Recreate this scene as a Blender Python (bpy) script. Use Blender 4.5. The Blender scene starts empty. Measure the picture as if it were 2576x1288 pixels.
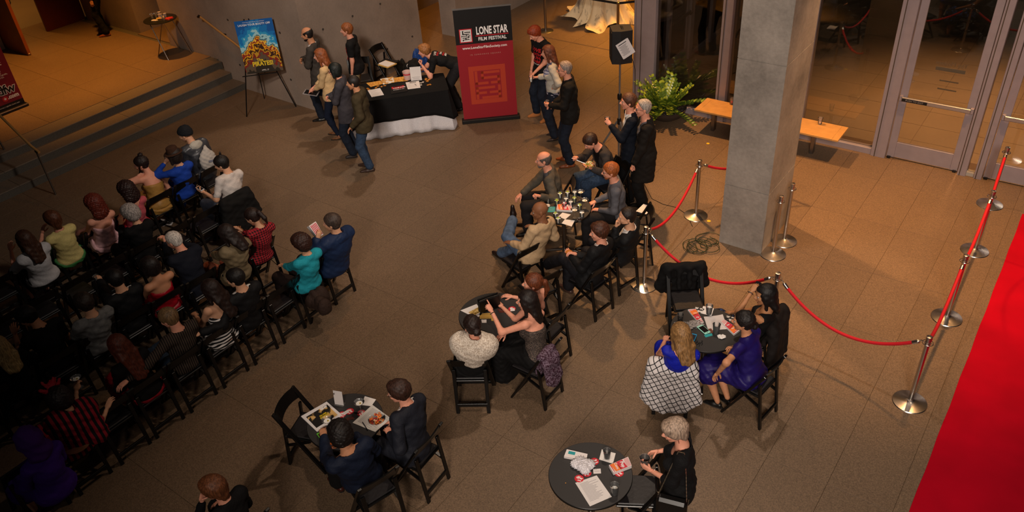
import bpy, bmesh, math, random
import numpy as np
from mathutils import Vector, Matrix, Euler
from mathutils.bvhtree import BVHTree
S = bpy.context.scene
COL = S.collection
rnd = random.Random(7)
# ---------- camera (on the balcony, 6.6 m above the hall floor) ----------
cd = bpy.data.cameras.new('camera'); cam = bpy.data.objects.new('camera', cd); COL.objects.link(cam); S.camera = cam
cd.sensor_width = 36.0; cd.sensor_fit = 'HORIZONTAL'; cd.lens = 36.0*2033.4875/2576.0
_p, _r, _t = math.radians(35.20427), math.radians(-4.490075), math.radians(-38.301675)
_fw = Vector((0, math.cos(_p), -math.sin(_p))); _rt = Vector((1, 0, 0)); _up = _rt.cross(_fw)
_R = math.cos(_r)*_rt+math.sin(_r)*_up; _U = -math.sin(_r)*_rt+math.cos(_r)*_up
_m = Matrix((( _R.x, _U.x, -_fw.x), (_R.y, _U.y, -_fw.y), (_R.z, _U.z, -_fw.z)))
_G = Matrix(((math.cos(_t), math.sin(_t), 0), (-math.sin(_t), math.cos(_t), 0), (0, 0, 1)))
cam.matrix_world = Matrix.Translation((0, 0, 6.6109)) @ (_G @ _m).to_4x4()
cd.clip_end = 200
# ---------- world, exposure, lights ----------
S.view_settings.view_transform = 'Standard'; S.view_settings.look = 'None'
S.view_settings.gamma = 1; S.view_settings.use_curve_mapping = False; S.view_settings.exposure = 0.0
w = bpy.data.worlds.new('night'); S.world = w; w.use_nodes = True
w.node_tree.nodes['Background'].inputs[0].default_value = (.9, .8, .75, 1); w.node_tree.nodes['Background'].inputs[1].default_value = .010
def spot(name, loc, aim, watt, col, angle, blend=1.0, size=.15):
    l = bpy.data.lights.new(name, 'SPOT'); l.energy = watt; l.color = col; l.spot_size = math.radians(angle); l.spot_blend = blend; l.shadow_soft_size = size
    o = bpy.data.objects.new(name, l); COL.objects.link(o); o.location = loc
    o.rotation_euler = (Vector(aim)-Vector(loc)).to_track_quat('-Z', 'Y').to_euler(); return o
def area(name, loc, aim, watt, col, sx, sy, spread=160):
    l = bpy.data.lights.new(name, 'AREA'); l.energy = watt; l.color = col; l.shape = 'RECTANGLE'; l.size = sx; l.size_y = sy; l.spread = math.radians(spread)
    o = bpy.data.objects.new(name, l); COL.objects.link(o); o.location = loc
    o.rotation_euler = (Vector(aim)-Vector(loc)).to_track_quat('-Z', 'Y').to_euler(); return o
WARM = (1, .50, .18); AMB = (1, .40, .06); NEU = (1, .78, .60); ORA = (1, .42, .05); FRO = (1, .86, .74)
# warm ceiling spots over the right-hand floor, behind the column
spot('ceiling_spot', (-.7, 10.6, 8.8), (-1.3, 10.3, 0), 4200, WARM, 50)
spot('ceiling_spot', (-7.2, 11.6, 8.6), (-4.2, 10.6, 0), 4200, WARM, 56)
# over the registration desk
spot('ceiling_spot', (-10.6, 11.2, 8.4), (-10.4, 9.2, .8), 900, NEU, 62)
# amber lamps: landing, stairs, side passage
spot('ceiling_spot', (-16.5, 8.4, 7.4), (-17.6, 7.6, .45), 3300, AMB, 57)
spot('corridor_lamp', (-23.6, 8.2, 4.2), (-23.6, 8.2, .4), 500, AMB, 120)
spot('ceiling_spot', (-13.6, 7.8, 8.0), (-14.6, 8.6, .3), 300, AMB, 70)
spot('ceiling_spot', (-8.9, 17.2, 6.5), (-7.9, 16.4, 0), 4200, ORA, 66)
spot('ceiling_spot', (-13.1, 14.6, 6.5), (-12.9, 14.4, 0), 900, AMB, 70)
spot('ceiling_spot', (-10.6, 13.4, 7.5), (-10.2, 13.2, 0), 900, WARM, 60)
# general ceiling light over the tables
spot('ceiling_spot', (-3.6, 8.4, 9.2), (-4.3, 6.6, 0), 1150, NEU, 74)
spot('ceiling_spot', (-2.4, 3.4, 9.4), (-2.6, 4.2, 0), 640, NEU, 66)
spot('ceiling_spot', (-8.2, 9.6, 9.0), (-8.6, 7.8, 0), 520, WARM, 66)
# balcony-side floods, soft, behind the viewer
spot('balcony_flood', (3.2, -6.5, 10.5), (-2.2, 10.2, 1.2), 9500, FRO, 60, 1.0, 1.8)
spot('balcony_flood', (-3.2, -1.2, 9.6), (-11.9, 10.7, 1.6), 4700, FRO, 36, 1.0, .6)
spot('balcony_flood', (.4, 6.2, 9.6), (-10.3, 5.9, .9), 2300, FRO, 34, 1.0, .5)
# terrace and carpet
spot('terrace_spot', (-1.2, 14.8, 5.4), (-1.0, 14.3, 0), 3000, (1, .5, .2), 84)
spot('carpet_spot', (.9, 9.0, 8.0), (.7, 8.9, 0), 140, NEU, 42)

# ---------- helpers ----------
def tag(o, label=None, cat=None, group=None, kind=None):
    if label: o['label'] = label
    if cat: o['category'] = cat
    if group: o['group'] = group
    if kind: o['kind'] = kind
    return o
def empty(name, loc=(0, 0, 0), rz=0, parent=None):
    o = bpy.data.objects.new(name, None); COL.objects.link(o); o.location = loc; o.rotation_euler = (0, 0, math.radians(rz)); o.empty_display_size = .1
    if parent: o.parent = parent
    return o
def mobj(name, me, parent=None, loc=None, rot_=None):
    o = bpy.data.objects.new(name, me); COL.objects.link(o)
    if parent: o.parent = parent
    if loc is not None: o.location = loc
    if rot_ is not None: o.rotation_euler = rot_
    return o
def copy_tree(o, parent=None):
    c = o.copy(); COL.objects.link(c); c.parent = parent
    for ch in list(o.children): copy_tree(ch, c)
    return c
def srgb(h):
    if isinstance(h, str):
        v = [int(h[i:i+2], 16)/255 for i in (0, 2, 4)]
        return tuple(x/12.92 if x <= .04045 else ((x+.055)/1.055)**2.4 for x in v)
    return h
_mc = {}
def mat(name, col, rough=.6, metal=0, noise=0, nscale=60, bump=0, bscale=80, coat=0, emit=0, trans=0, spec=.5, sheen=0, ior=1.45):
    if name in _mc: return _mc[name]
    m = bpy.data.materials.new(name); m.use_nodes = True; nt = m.node_tree; b = nt.nodes['Principled BSDF']
    c = srgb(col)+(1,); b.inputs['Base Color'].default_value = c
    b.inputs['Roughness'].default_value = rough; b.inputs['Metallic'].default_value = metal
    b.inputs['Specular IOR Level'].default_value = spec; b.inputs['IOR'].default_value = ior
    b.inputs['Coat Weight'].default_value = coat; b.inputs['Transmission Weight'].default_value = trans; b.inputs['Sheen Weight'].default_value = sheen
    if emit: b.inputs['Emission Color'].default_value = c; b.inputs['Emission Strength'].default_value = emit
    tc = nt.nodes.new('ShaderNodeTexCoord')
    if noise:
        n = nt.nodes.new('ShaderNodeTexNoise'); n.inputs['Scale'].default_value = nscale; n.inputs['Detail'].default_value = 3
        nt.links.new(tc.outputs['Object'], n.inputs['Vector'])
        r = nt.nodes.new('ShaderNodeMapRange'); r.inputs[1].default_value = .3; r.inputs[2].default_value = .7; r.inputs[3].default_value = 1-noise; r.inputs[4].default_value = 1+noise
        nt.links.new(n.outputs['Fac'], r.inputs[0])
        x = nt.nodes.new('ShaderNodeVectorMath'); x.operation = 'SCALE'; x.inputs[0].default_value = c[:3]
        nt.links.new(r.outputs[0], x.inputs['Scale']); nt.links.new(x.outputs[0], b.inputs['Base Color'])
    if bump:
        n2 = nt.nodes.new('ShaderNodeTexNoise'); n2.inputs['Scale'].default_value = bscale; n2.inputs['Detail'].default_value = 4
        nt.links.new(tc.outputs['Object'], n2.inputs['Vector'])
        bp = nt.nodes.new('ShaderNodeBump'); bp.inputs['Strength'].default_value = bump; bp.inputs['Distance'].default_value = .01
        nt.links.new(n2.outputs['Fac'], bp.inputs['Height']); nt.links.new(bp.outputs[0], b.inputs['Normal'])
    _mc[name] = m; return m
SILV = mat('silver_metal', 'C8C8C8', .25, 1)
def cloth(col, **k):
    d = dict(rough=.85, noise=.12, nscale=90, bump=.75, bscale=20, spec=.25, sheen=.0); d.update(k)
    return mat('cloth_'+str(col)+str(sorted(k.items())), col, **d)
def node_mat(name, fn, rough=.8, spec=.3, metal=0):
    if name in _mc: return _mc[name]
    m = bpy.data.materials.new(name); m.use_nodes = True; nt = m.node_tree; b = nt.nodes['Principled BSDF']
    b.inputs['Roughness'].default_value = rough; b.inputs['Specular IOR Level'].default_value = spec; b.inputs['Metallic'].default_value = metal
    fn(nt, b, nt.nodes, nt.links); _mc[name] = m; return m
def stripes(name, c1, c2, axis, freq, duty=.5, rough=.85, rotz=0, rotx=0):
    def fn(nt, b, N, L):
        tc = N.new('ShaderNodeTexCoord'); mp = N.new('ShaderNodeMapping'); L.new(tc.outputs['Object'], mp.inputs[0]); mp.inputs['Rotation'].default_value = (math.radians(rotx), 0, math.radians(rotz))
        sp = N.new('ShaderNodeSeparateXYZ'); L.new(mp.outputs[0], sp.inputs[0])
        a = N.new('ShaderNodeMath'); a.operation = 'MULTIPLY'; a.inputs[1].default_value = freq; L.new(sp.outputs[axis], a.inputs[0])
        f = N.new('ShaderNodeMath'); f.operation = 'FRACT'; L.new(a.outputs[0], f.inputs[0])
        g = N.new('ShaderNodeMath'); g.operation = 'LESS_THAN'; g.inputs[1].default_value = duty; L.new(f.outputs[0], g.inputs[0])
        mx = N.new('ShaderNodeMix'); mx.data_type = 'RGBA'; L.new(g.outputs[0], mx.inputs[0]); mx.inputs[6].default_value = srgb(c1)+(1,); mx.inputs[7].default_value = srgb(c2)+(1,)
        L.new(mx.outputs[2], b.inputs['Base Color'])
    return node_mat(name, fn, rough)
def plaid(name, base, line, freq, duty, rotz=0, both='mul', axes=(0, 2)):
    def fn(nt, b, N, L):
        tc = N.new('ShaderNodeTexCoord'); mp = N.new('ShaderNodeMapping'); L.new(tc.outputs['Object'], mp.inputs[0]); mp.inputs['Rotation'].default_value = (0, math.radians(rotz), 0)
        sp = N.new('ShaderNodeSeparateXYZ'); L.new(mp.outputs[0], sp.inputs[0]); outs = []
        for ax in axes:
            a = N.new('ShaderNodeMath'); a.operation = 'MULTIPLY'; a.inputs[1].default_value = freq; L.new(sp.outputs[ax], a.inputs[0])
            f = N.new('ShaderNodeMath'); f.operation = 'FRACT'; L.new(a.outputs[0], f.inputs[0])
            g = N.new('ShaderNodeMath'); g.operation = 'LESS_THAN'; g.inputs[1].default_value = duty; L.new(f.outputs[0], g.inputs[0]); outs.append(g)
        h = N.new('ShaderNodeMath'); h.operation = 'ADD'; L.new(outs[0].outputs[0], h.inputs[0]); L.new(outs[1].outputs[0], h.inputs[1])
        k = N.new('ShaderNodeMath'); k.operation = 'MULTIPLY'; k.inputs[1].default_value = .5 if both == 'half' else 1; L.new(h.outputs[0], k.inputs[0]); k.use_clamp = True
        mx = N.new('ShaderNodeMix'); mx.data_type = 'RGBA'; L.new(k.outputs[0], mx.inputs[0]); mx.inputs[6].default_value = srgb(base)+(1,); mx.inputs[7].default_value = srgb(line)+(1,)
        L.new(mx.outputs[2], b.inputs['Base Color'])
    return node_mat(name, fn, .85)
class MB:
    """collects simple shapes and links them as one mesh"""
    def __init__(s): s.v = []; s.f = []; s.m = []; s.mi = 0; s.sm = []
    def add(s, vs, fs, smooth=False):
        o = len(s.v); s.v += [tuple(v) for v in vs]; s.f += [tuple(i+o for i in f) for f in fs]; s.m += [s.mi]*len(fs); s.sm += [smooth]*len(fs); return s
    def box(s, c, d, M=None, taper=1.0, bev=0.0):
        x, y, z = d[0]/2, d[1]/2, d[2]/2; vs = []
        if bev > 0:
            bm = bmesh.new(); bmesh.ops.create_cube(bm, size=1); bmesh.ops.scale(bm, vec=d, verts=bm.verts)
            bmesh.ops.bevel(bm, geom=bm.edges[:], offset=bev, segments=1, affect='EDGES', profile=.5); bm.verts.index_update()
            vs = [v.co.copy() for v in bm.verts]; fs = [[v.index for v in f.verts] for f in bm.faces]; bm.free()
        else:
            for k, t in ((-z, 1), (z, taper)):
                for a, b in ((-x, -y), (x, -y), (x, y), (-x, y)): vs.append(Vector((a*t, b*t, k)))
            fs = [(3, 2, 1, 0), (4, 5, 6, 7), (0, 1, 5, 4), (1, 2, 6, 5), (2, 3, 7, 6), (3, 0, 4, 7)]
        if M is not None: vs = [M @ v for v in vs]
        return s.add([Vector(c)+v for v in vs], fs)
    def bar(s, a, b, w, t, up=(0, 0, 1), bev=0):
        a, b = Vector(a), Vector(b); d = b-a; L = d.length; y = d.normalized(); x = y.cross(Vector(up))
        if x.length < 1e-4: x = y.cross(Vector((1, 0, 0)))
        x.normalize(); z = x.cross(y); M = Matrix((x, y, z)).transposed()
        return s.box((a+b)/2, (w, L, t), M, bev=bev)
    def tube(s, pts, r, n=8, cap=True, closed=False):
        pts = [Vector(p) for p in pts]; m = len(pts); rs = r if isinstance(r, (list, tuple)) else [r]*m; vs = []; fs = []
        prev = None
        for i, p in enumerate(pts):
            if closed: d = pts[(i+1) % m]-pts[i-1]
            else: d = pts[min(i+1, m-1)]-pts[max(i-1, 0)]
            d.normalize()
            if prev is None:
                u = d.cross(Vector((0, 0, 1)))
                if u.length < .05: u = d.cross(Vector((1, 0, 0)))
            else: u = prev-d*prev.dot(d)
            u.normalize(); prev = u; v = d.cross(u)
            for k in range(n):
                a = 2*math.pi*k/n; vs.append(p+(u*math.cos(a)+v*math.sin(a))*rs[i])
        for i in range(m if closed else m-1):
            j = (i+1) % m
            for k in range(n): fs.append((i*n+k, i*n+(k+1) % n, j*n+(k+1) % n, j*n+k))
        if cap and not closed: fs.append(tuple(range(n))[::-1]); fs.append(tuple((m-1)*n+k for k in range(n)))
        return s.add(vs, fs, True)
    def lathe(s, prof, n=24, c=(0, 0, 0), cap=True, M=None, sq=None):
        vs = []; fs = []; m = len(prof); c = Vector(c)
        for r, z in prof:
            for k in range(n):
                a = 2*math.pi*k/n; v = Vector((r*math.cos(a), r*math.sin(a), z)); vs.append(c+(M @ v if M else v))
        for i in range(m-1):
            for k in range(n): fs.append((i*n+k, i*n+(k+1) % n, (i+1)*n+(k+1) % n, (i+1)*n+k))
        if cap:
            if prof[0][0] > 1e-5: fs.append(tuple(range(n))[::-1])
            if prof[-1][0] > 1e-5: fs.append(tuple((m-1)*n+k for k in range(n)))
        return s.add(vs, fs, True)
    def quad(s, a, b, c, d): return s.add([a, b, c, d], [(0, 1, 2, 3)])
    def slot(s, i): s.mi = i; return s
    def mesh(s, name, mats):
        me = bpy.data.meshes.new(name); me.from_pydata([tuple(v) for v in s.v], [], s.f); me.update()
        for m in (mats if isinstance(mats, (list, tuple)) else [mats]): me.materials.append(m)
        me.polygons.foreach_set('material_index', s.m); me.polygons.foreach_set('use_smooth', s.sm)
        if any(s.sm) :
            try: me.set_sharp_from_angle(angle=math.radians(38))
            except Exception: pass
        me.update(); return me
    def build(s, name, mats, parent=None, loc=None, rz=None):
        o = mobj(name, s.mesh(name, mats), parent, loc)
        if rz is not None: o.rotation_euler = (0, 0, math.radians(rz))
        return o
def text_obj(name, body, size, m, parent, M, extrude=.0015, align='CENTER', xs=1.0, shear=0, bold=0, sp=1.0, cond=None):
    c = bpy.data.curves.new('t', 'FONT'); c.body = body; c.size = size; c.align_x = align; c.align_y = 'CENTER'; c.extrude = extrude; c.resolution_u = 2; c.offset = bold; c.shear = shear; c.space_character = sp
    t = bpy.data.objects.new('t', c); COL.objects.link(t)
    dg = bpy.context.evaluated_depsgraph_get(); me = bpy.data.meshes.new_from_object(t.evaluated_get(dg)); me.name = name
    bpy.data.objects.remove(t); me.materials.clear(); me.materials.append(m)
    for v in me.vertices: v.co.x *= xs
    me.transform(M); return mobj(name, me, parent)

# ---------- cloth colours ----------
M = dict(
 teal=cloth('1E8C9C'), brownblack=cloth('251A18'), parka=cloth('162645', rough=.6, bump=.7, bscale=14), black=cloth('0B0A0B'), white=cloth('D8D4D0'), suitblack=cloth('101012', rough=.7), suitblack2=cloth('15151A', rough=.7),
 bwstripe=stripes('stripe_black_white', '0C0B0D', 'CFC9C6', 2, 26, .5), pinstripe=stripes('stripe_brown', '17110E', '4A3C32', 0, 42, .35, rotz=14), jeans=cloth('2A3A50', noise=.25, nscale=40), jeanslight=cloth('4A5C76', noise=.3, nscale=14), darkjeans=cloth('161D2A', noise=.25, nscale=20), greyjeans=cloth('3B4150'), indigo=cloth('10182A'),
 reddress=cloth('8A0E20', rough=.6), redblack=stripes('stripe_red_black', '0A0607', '8E1024', 0, 17, .5, rotz=8), purplecape=cloth('3A1678'), redcheck=plaid('check_red', 'A01E2A', '12090B', 30, .5, both='half'), khaki=cloth('75654C', rough=.7, bump=.8, bscale=12), peach=cloth('B5674C'), navyblack=cloth('10131E'),
 redsatin=cloth('8E0A1C', rough=.4), greytrousers=cloth('4C4C4C'), greycotton=cloth('6A6A6A', bump=.8, bscale=14, noise=.3, nscale=18), whitetee=cloth('C6BDB8'), shinygrey=cloth('3A3C42', rough=.32, bump=.9, bscale=16, spec=.6), royalblue=cloth('173C9A'), goldsatin=cloth('A0783C', rough=.45), pink=cloth('B5525C'), palepink=cloth('CFA3A8', noise=.25, nscale=16), paleyellow=cloth('C9B877'), green=cloth('3C7440', rough=.5), whitedim=cloth('B9B7BA'),
 slateshirt=cloth('4A4C52'), greybrown=cloth('4E483F', noise=.2, nscale=140), charcoal=cloth('1C1A1C'), charcoalblazer=cloth('35302F'), greyshirt=cloth('57565C', bump=.6, bscale=16), tanjacket=cloth('B89B78', bump=.6, bscale=12), darktie=cloth('22222A', rough=.5), lace=None, blackskirt=cloth('0A090A'), fur=None,
 cobalt=cloth('0E1A94', rough=.6), purplesatin=cloth('1C1254', rough=.5, bump=.6, bscale=10), bluefloral=None, blackknit=cloth('0C0B0D', bump=.7, bscale=60), navysuit=cloth('10182B', rough=.7), darksuit=cloth('1B1D26', rough=.7), redtie=cloth('7A1420', rough=.5), greyblazer=cloth('38332F', noise=.2, nscale=140), creamblazer=cloth('BE9F74'), redblouse=cloth('9A1C22'), greycardigan=cloth('38353A'), olive=cloth('39301F'), blacktee=cloth('100F10'), khakitrousers=cloth('A08C68'),
 greystripe=stripes('stripe_grey_white', 'A8A6B2', '54567A', 2, 24, .38), palecardigan=cloth('A9A49A'), blackshirt=cloth('131110'), velvet=cloth('0C111C'), blackcoat=cloth('171310'),
 brown=mat('leather_brown', '3A1A0E', .4), brownblackshoe=mat('leather_black_brown', '1C1210', .35), brownpolish=mat('leather_polished', '43302A', .22), redbrown=mat('leather_red_brown', '3E1A12', .35), brownshoe=mat('leather_mid_brown', '33221A', .5), wedge=mat('cork_tan', '6A4326', .7), bootgrey=mat('leather_grey', '2C2524', .5), tanboot=mat('suede_tan', '9A5E2C', .8), cognac=mat('leather_cognac', '7A3E1C', .35), blackflat=mat('leather_black', '0E0D0D', .4))
def _mixmat(name, c1, c2, sc, lo, hi, rough=.8, bump=0):
    def fn(nt, b, N, L):
        tc = N.new('ShaderNodeTexCoord'); n = N.new('ShaderNodeTexNoise'); n.inputs['Scale'].default_value = sc; n.inputs['Detail'].default_value = 4; L.new(tc.outputs['Object'], n.inputs['Vector'])
        r = N.new('ShaderNodeMapRange'); r.inputs[1].default_value = lo; r.inputs[2].default_value = hi; L.new(n.outputs['Fac'], r.inputs[0])
        mx = N.new('ShaderNodeMix'); mx.data_type = 'RGBA'; L.new(r.outputs[0], mx.inputs[0]); mx.inputs[6].default_value = srgb(c1)+(1,); mx.inputs[7].default_value = srgb(c2)+(1,); L.new(mx.outputs[2], b.inputs['Base Color'])
        if bump:
            bp = N.new('ShaderNodeBump'); bp.inputs['Strength'].default_value = bump; bp.inputs['Distance'].default_value = .01; L.new(n.outputs['Fac'], bp.inputs['Height']); L.new(bp.outputs[0], b.inputs['Normal'])
    return node_mat(name, fn, rough)
M['lace'] = _mixmat('lace', '1A1718', '5E5048', 130, .44, .58)
M['fur'] = _mixmat('fur', 'A89888', 'DCD0C2', 70, .36, .60, bump=1.0)
M['bluefloral'] = _mixmat('floral_blue', '101018', '2E4C8E', 22, .5, .56)
SHOEM = {'shoe': ('shoe', 'cognac')}
RED = mat('print_red', 'B4161C', .7); WHT = mat('print_white', 'D8D4D0', .7)
PR = {'love': ('front', [('LOVE', .085, .075, RED, 1.25), ('DEATH', .068, .0, RED, 1.15), ('FUN', .085, -.07, RED, 1.35), ('MORE', .06, -.135, RED, 1.25), ('FORT WORTH', .030, -.180, WHT, 1.1)]),
      'back': ('back', [('LOVE', .06, .15, WHT, 1.2), ('DEATH', .05, .10, RED, 1.2), ('100', .06, .045, WHT, 1.3), ('FILMS', .045, -.005, RED, 1.4), ('FEST', .05, -.05, WHT, 1.4)])}

# ---------- setting ----------
def concrete(name, col, rough=.75, blot=.25):
    def fn(nt, b, N, L):
        tc = N.new('ShaderNodeTexCoord'); ge = N.new('ShaderNodeNewGeometry')
        n = N.new('ShaderNodeTexNoise'); n.inputs['Scale'].default_value = 1.1; n.inputs['Detail'].default_value = 7; n.inputs['Roughness'].default_value = .62; L.new(ge.outputs['Position'], n.inputs['Vector'])
        n2 = N.new('ShaderNodeTexNoise'); n2.inputs['Scale'].default_value = 26; n2.inputs['Detail'].default_value = 4; L.new(ge.outputs['Position'], n2.inputs['Vector'])
        a = N.new('ShaderNodeMath'); a.operation = 'MULTIPLY_ADD'; a.inputs[1].default_value = .25; L.new(n2.outputs['Fac'], a.inputs[0]); L.new(n.outputs['Fac'], a.inputs[2])
        r = N.new('ShaderNodeMapRange'); r.inputs[1].default_value = .35; r.inputs[2].default_value = .9; r.inputs[3].default_value = 1-blot; r.inputs[4].default_value = 1+blot; L.new(a.outputs[0], r.inputs[0])
        x = N.new('ShaderNodeVectorMath'); x.operation = 'SCALE'; x.inputs[0].default_value = srgb(col); L.new(r.outputs[0], x.inputs['Scale']); L.new(x.outputs[0], b.inputs['Base Color'])
        bp = N.new('ShaderNodeBump'); bp.inputs['Strength'].default_value = .25; bp.inputs['Distance'].default_value = .01; L.new(n2.outputs['Fac'], bp.inputs['Height']); L.new(bp.outputs[0], b.inputs['Normal'])
    return node_mat(name, fn, rough, .35)
def granite(name, col, speck=.5, rough=.5, vary=.10):
    def fn(nt, b, N, L):
        ge = N.new('ShaderNodeNewGeometry'); oi = N.new('ShaderNodeObjectInfo')
        n = N.new('ShaderNodeTexNoise'); n.inputs['Scale'].default_value = 75; n.inputs['Detail'].default_value = 3; n.inputs['Roughness'].default_value = .75; L.new(ge.outputs['Position'], n.inputs['Vector'])
        n2 = N.new('ShaderNodeTexNoise'); n2.inputs['Scale'].default_value = .55; n2.inputs['Detail'].default_value = 5; L.new(ge.outputs['Position'], n2.inputs['Vector'])
        r = N.new('ShaderNodeMapRange'); r.inputs[1].default_value = .32; r.inputs[2].default_value = .68; r.inputs[3].default_value = 1-speck; r.inputs[4].default_value = 1+speck; L.new(n.outputs['Fac'], r.inputs[0])
        r2 = N.new('ShaderNodeMapRange'); r2.inputs[1].default_value = .3; r2.inputs[2].default_value = .7; r2.inputs[3].default_value = .9; r2.inputs[4].default_value = 1.1; L.new(n2.outputs['Fac'], r2.inputs[0])
        r3 = N.new('ShaderNodeMapRange'); r3.inputs[3].default_value = 1-vary; r3.inputs[4].default_value = 1+vary; L.new(oi.outputs['Random'], r3.inputs[0])
        m1 = N.new('ShaderNodeMath'); m1.operation = 'MULTIPLY'; L.new(r.outputs[0], m1.inputs[0]); L.new(r2.outputs[0], m1.inputs[1])
        m2 = N.new('ShaderNodeMath'); m2.operation = 'MULTIPLY'; L.new(m1.outputs[0], m2.inputs[0]); L.new(r3.outputs[0], m2.inputs[1])
        x = N.new('ShaderNodeVectorMath'); x.operation = 'SCALE'; x.inputs[0].default_value = srgb(col); L.new(m2.outputs[0], x.inputs['Scale']); L.new(x.outputs[0], b.inputs['Base Color'])
        rr = N.new('ShaderNodeMapRange'); rr.inputs[3].default_value = rough-.08; rr.inputs[4].default_value = rough+.14; L.new(n.outputs['Fac'], rr.inputs[0]); L.new(rr.outputs[0], b.inputs['Roughness'])
    return node_mat(name, fn, rough, .45)
GRAN = granite('granite_floor', '66523F', .42, .52, .05); JOINT = mat('joint_dark', '463A2E', .9); FJOINT = mat('floor_joint', '56452F', .9); PAVE = granite('terrace_paver', '8A7A66', .18, .6, .05)
CONC = concrete('concrete', '8A7A6E'); CONCL = concrete('concrete_column', '8E857C', .7, .5)
ALU = mat('aluminium_frame', '94898E', .42, .25, noise=.05, nscale=8); STEEL = mat('polished_steel', 'C8C2BC', .27, 1); STEELD = mat('brushed_steel', '8C8884', .32, 1); BLK = mat('black_metal', '0C0C0C', .4); BRASS = mat('bronze_rail', 'C89A5E', .35, .5)
def glassmat(name, tint=(.85, .92, .9), refl=1.0):
    if name in _mc: return _mc[name]
    m = bpy.data.materials.new(name); m.use_nodes = True; nt = m.node_tree; N, L = nt.nodes, nt.links; N.clear()
    o = N.new('ShaderNodeOutputMaterial'); t = N.new('ShaderNodeBsdfTransparent'); t.inputs[0].default_value = tint+(1,); g = N.new('ShaderNodeBsdfGlossy'); g.inputs['Roughness'].default_value = .0; g.inputs[0].default_value = (.95, .95, .95, 1)
    f = N.new('ShaderNodeFresnel'); f.inputs[0].default_value = 1.5; k = N.new('ShaderNodeMath'); k.operation = 'MULTIPLY'; k.inputs[1].default_value = 1.6*refl; k.use_clamp = True; mx = N.new('ShaderNodeMixShader')
    L.new(f.outputs[0], k.inputs[0]); L.new(k.outputs[0], mx.inputs[0]); L.new(t.outputs[0], mx.inputs[1]); L.new(g.outputs[0], mx.inputs[2]); L.new(mx.outputs[0], o.inputs[0]); _mc[name] = m; return m
PANE = glassmat('window_glass', (.68, .66, .62))
def plasticmat():
    m = bpy.data.materials.new('clear_plastic'); m.use_nodes = True; nt = m.node_tree; N, L = nt.nodes, nt.links; N.clear()
    o = N.new('ShaderNodeOutputMaterial'); t = N.new('ShaderNodeBsdfTransparent'); t.inputs[0].default_value = (1, 1, 1, 1); g = N.new('ShaderNodeBsdfGlossy'); g.inputs['Roughness'].default_value = .12
    d = N.new('ShaderNodeBsdfDiffuse'); d.inputs[0].default_value = (.95, .96, .96, 1); a = N.new('ShaderNodeMixShader'); a.inputs[0].default_value = .055; b = N.new('ShaderNodeMixShader')
    f = N.new('ShaderNodeFresnel'); f.inputs[0].default_value = 1.45; L.new(f.outputs[0], b.inputs[0]); L.new(t.outputs[0], a.inputs[1]); L.new(d.outputs[0], a.inputs[2]); L.new(a.outputs[0], b.inputs[1]); L.new(g.outputs[0], b.inputs[2]); L.new(b.outputs[0], o.inputs[0]); return m
CUPG = plasticmat()
def struct(o, label=None): o['kind'] = 'structure'; return o
# floor slab and granite tiles
TW, TL_, X0, Y0 = .6135, 1.222, -.855, 5.78
mb = MB(); mb.box((-6.5, 9.0, -.02), (20, 24, .034)); floor = struct(mb.build('floor', FJOINT))
tile_me = MB().box((0, 0, 0), (TW-.0028, TL_-.0028, .008), bev=.001).mesh('floor_tile', GRAN)
cw = cam.matrix_world.inverted(); fx = 2033.4875
def to_px(p):
    q = cw @ Vector(p); return (1288+fx*q.x/-q.z, 644-fx*q.y/-q.z) if q.z < -.1 else (-1e5, -1e5)
cand = []
for i in range(-24, 14):
    for j in range(-6, 12):
        c = (X0+(i+.5)*TW, Y0+(j+.5)*TL_)
        if c[0] < -14.55 and c[1] < 9.6: continue
        if c[0] > 2 or (c[1] > 12.6 and c[0] > -6.9) : continue
        if c[1] > 9.5 and c[0] < -14.4: continue
        u, v = to_px((c[0], c[1], 0))
        if -260 < u < 2830 and -200 < v < 1480: cand.append(((Vector(c+(0,))-cam.location).length, c))
cand.sort(); rest = MB()
for n, (d, c) in enumerate(cand):
    if n < 300:
        t = mobj('floor_tile', tile_me, floor, (c[0], c[1], .0005))
    else: rest.box((c[0], c[1], .0005), (TW-.005, TL_-.005, .008))
o = rest.build('floor_tiles_far', GRAN, floor); o['kind'] = 'stuff'
# stairs: three long risers up to the landing
stairs = empty('stairs', (0, 0, 0)); stairs['kind'] = 'structure'
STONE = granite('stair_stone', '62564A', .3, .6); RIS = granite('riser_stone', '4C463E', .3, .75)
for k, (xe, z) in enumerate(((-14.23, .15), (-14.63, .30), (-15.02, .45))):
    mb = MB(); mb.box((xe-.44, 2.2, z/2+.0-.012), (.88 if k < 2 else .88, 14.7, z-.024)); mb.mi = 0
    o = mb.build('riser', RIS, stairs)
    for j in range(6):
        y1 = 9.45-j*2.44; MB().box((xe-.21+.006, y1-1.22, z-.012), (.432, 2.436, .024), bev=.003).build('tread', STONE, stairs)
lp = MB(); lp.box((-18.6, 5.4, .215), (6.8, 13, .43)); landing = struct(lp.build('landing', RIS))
LT = MB().box((0, 0, 0), (TL_-.005, 1.222-.005, .02)).mesh('landing_tile', GRAN)
for i in range(6):
    for j in range(7):
        x = -15.455-.61-i*1.222; y = 9.6-.61-j*1.222
        if x < -22: continue
        mobj('landing_tile', LT, landing, (x, y, .44))
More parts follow.
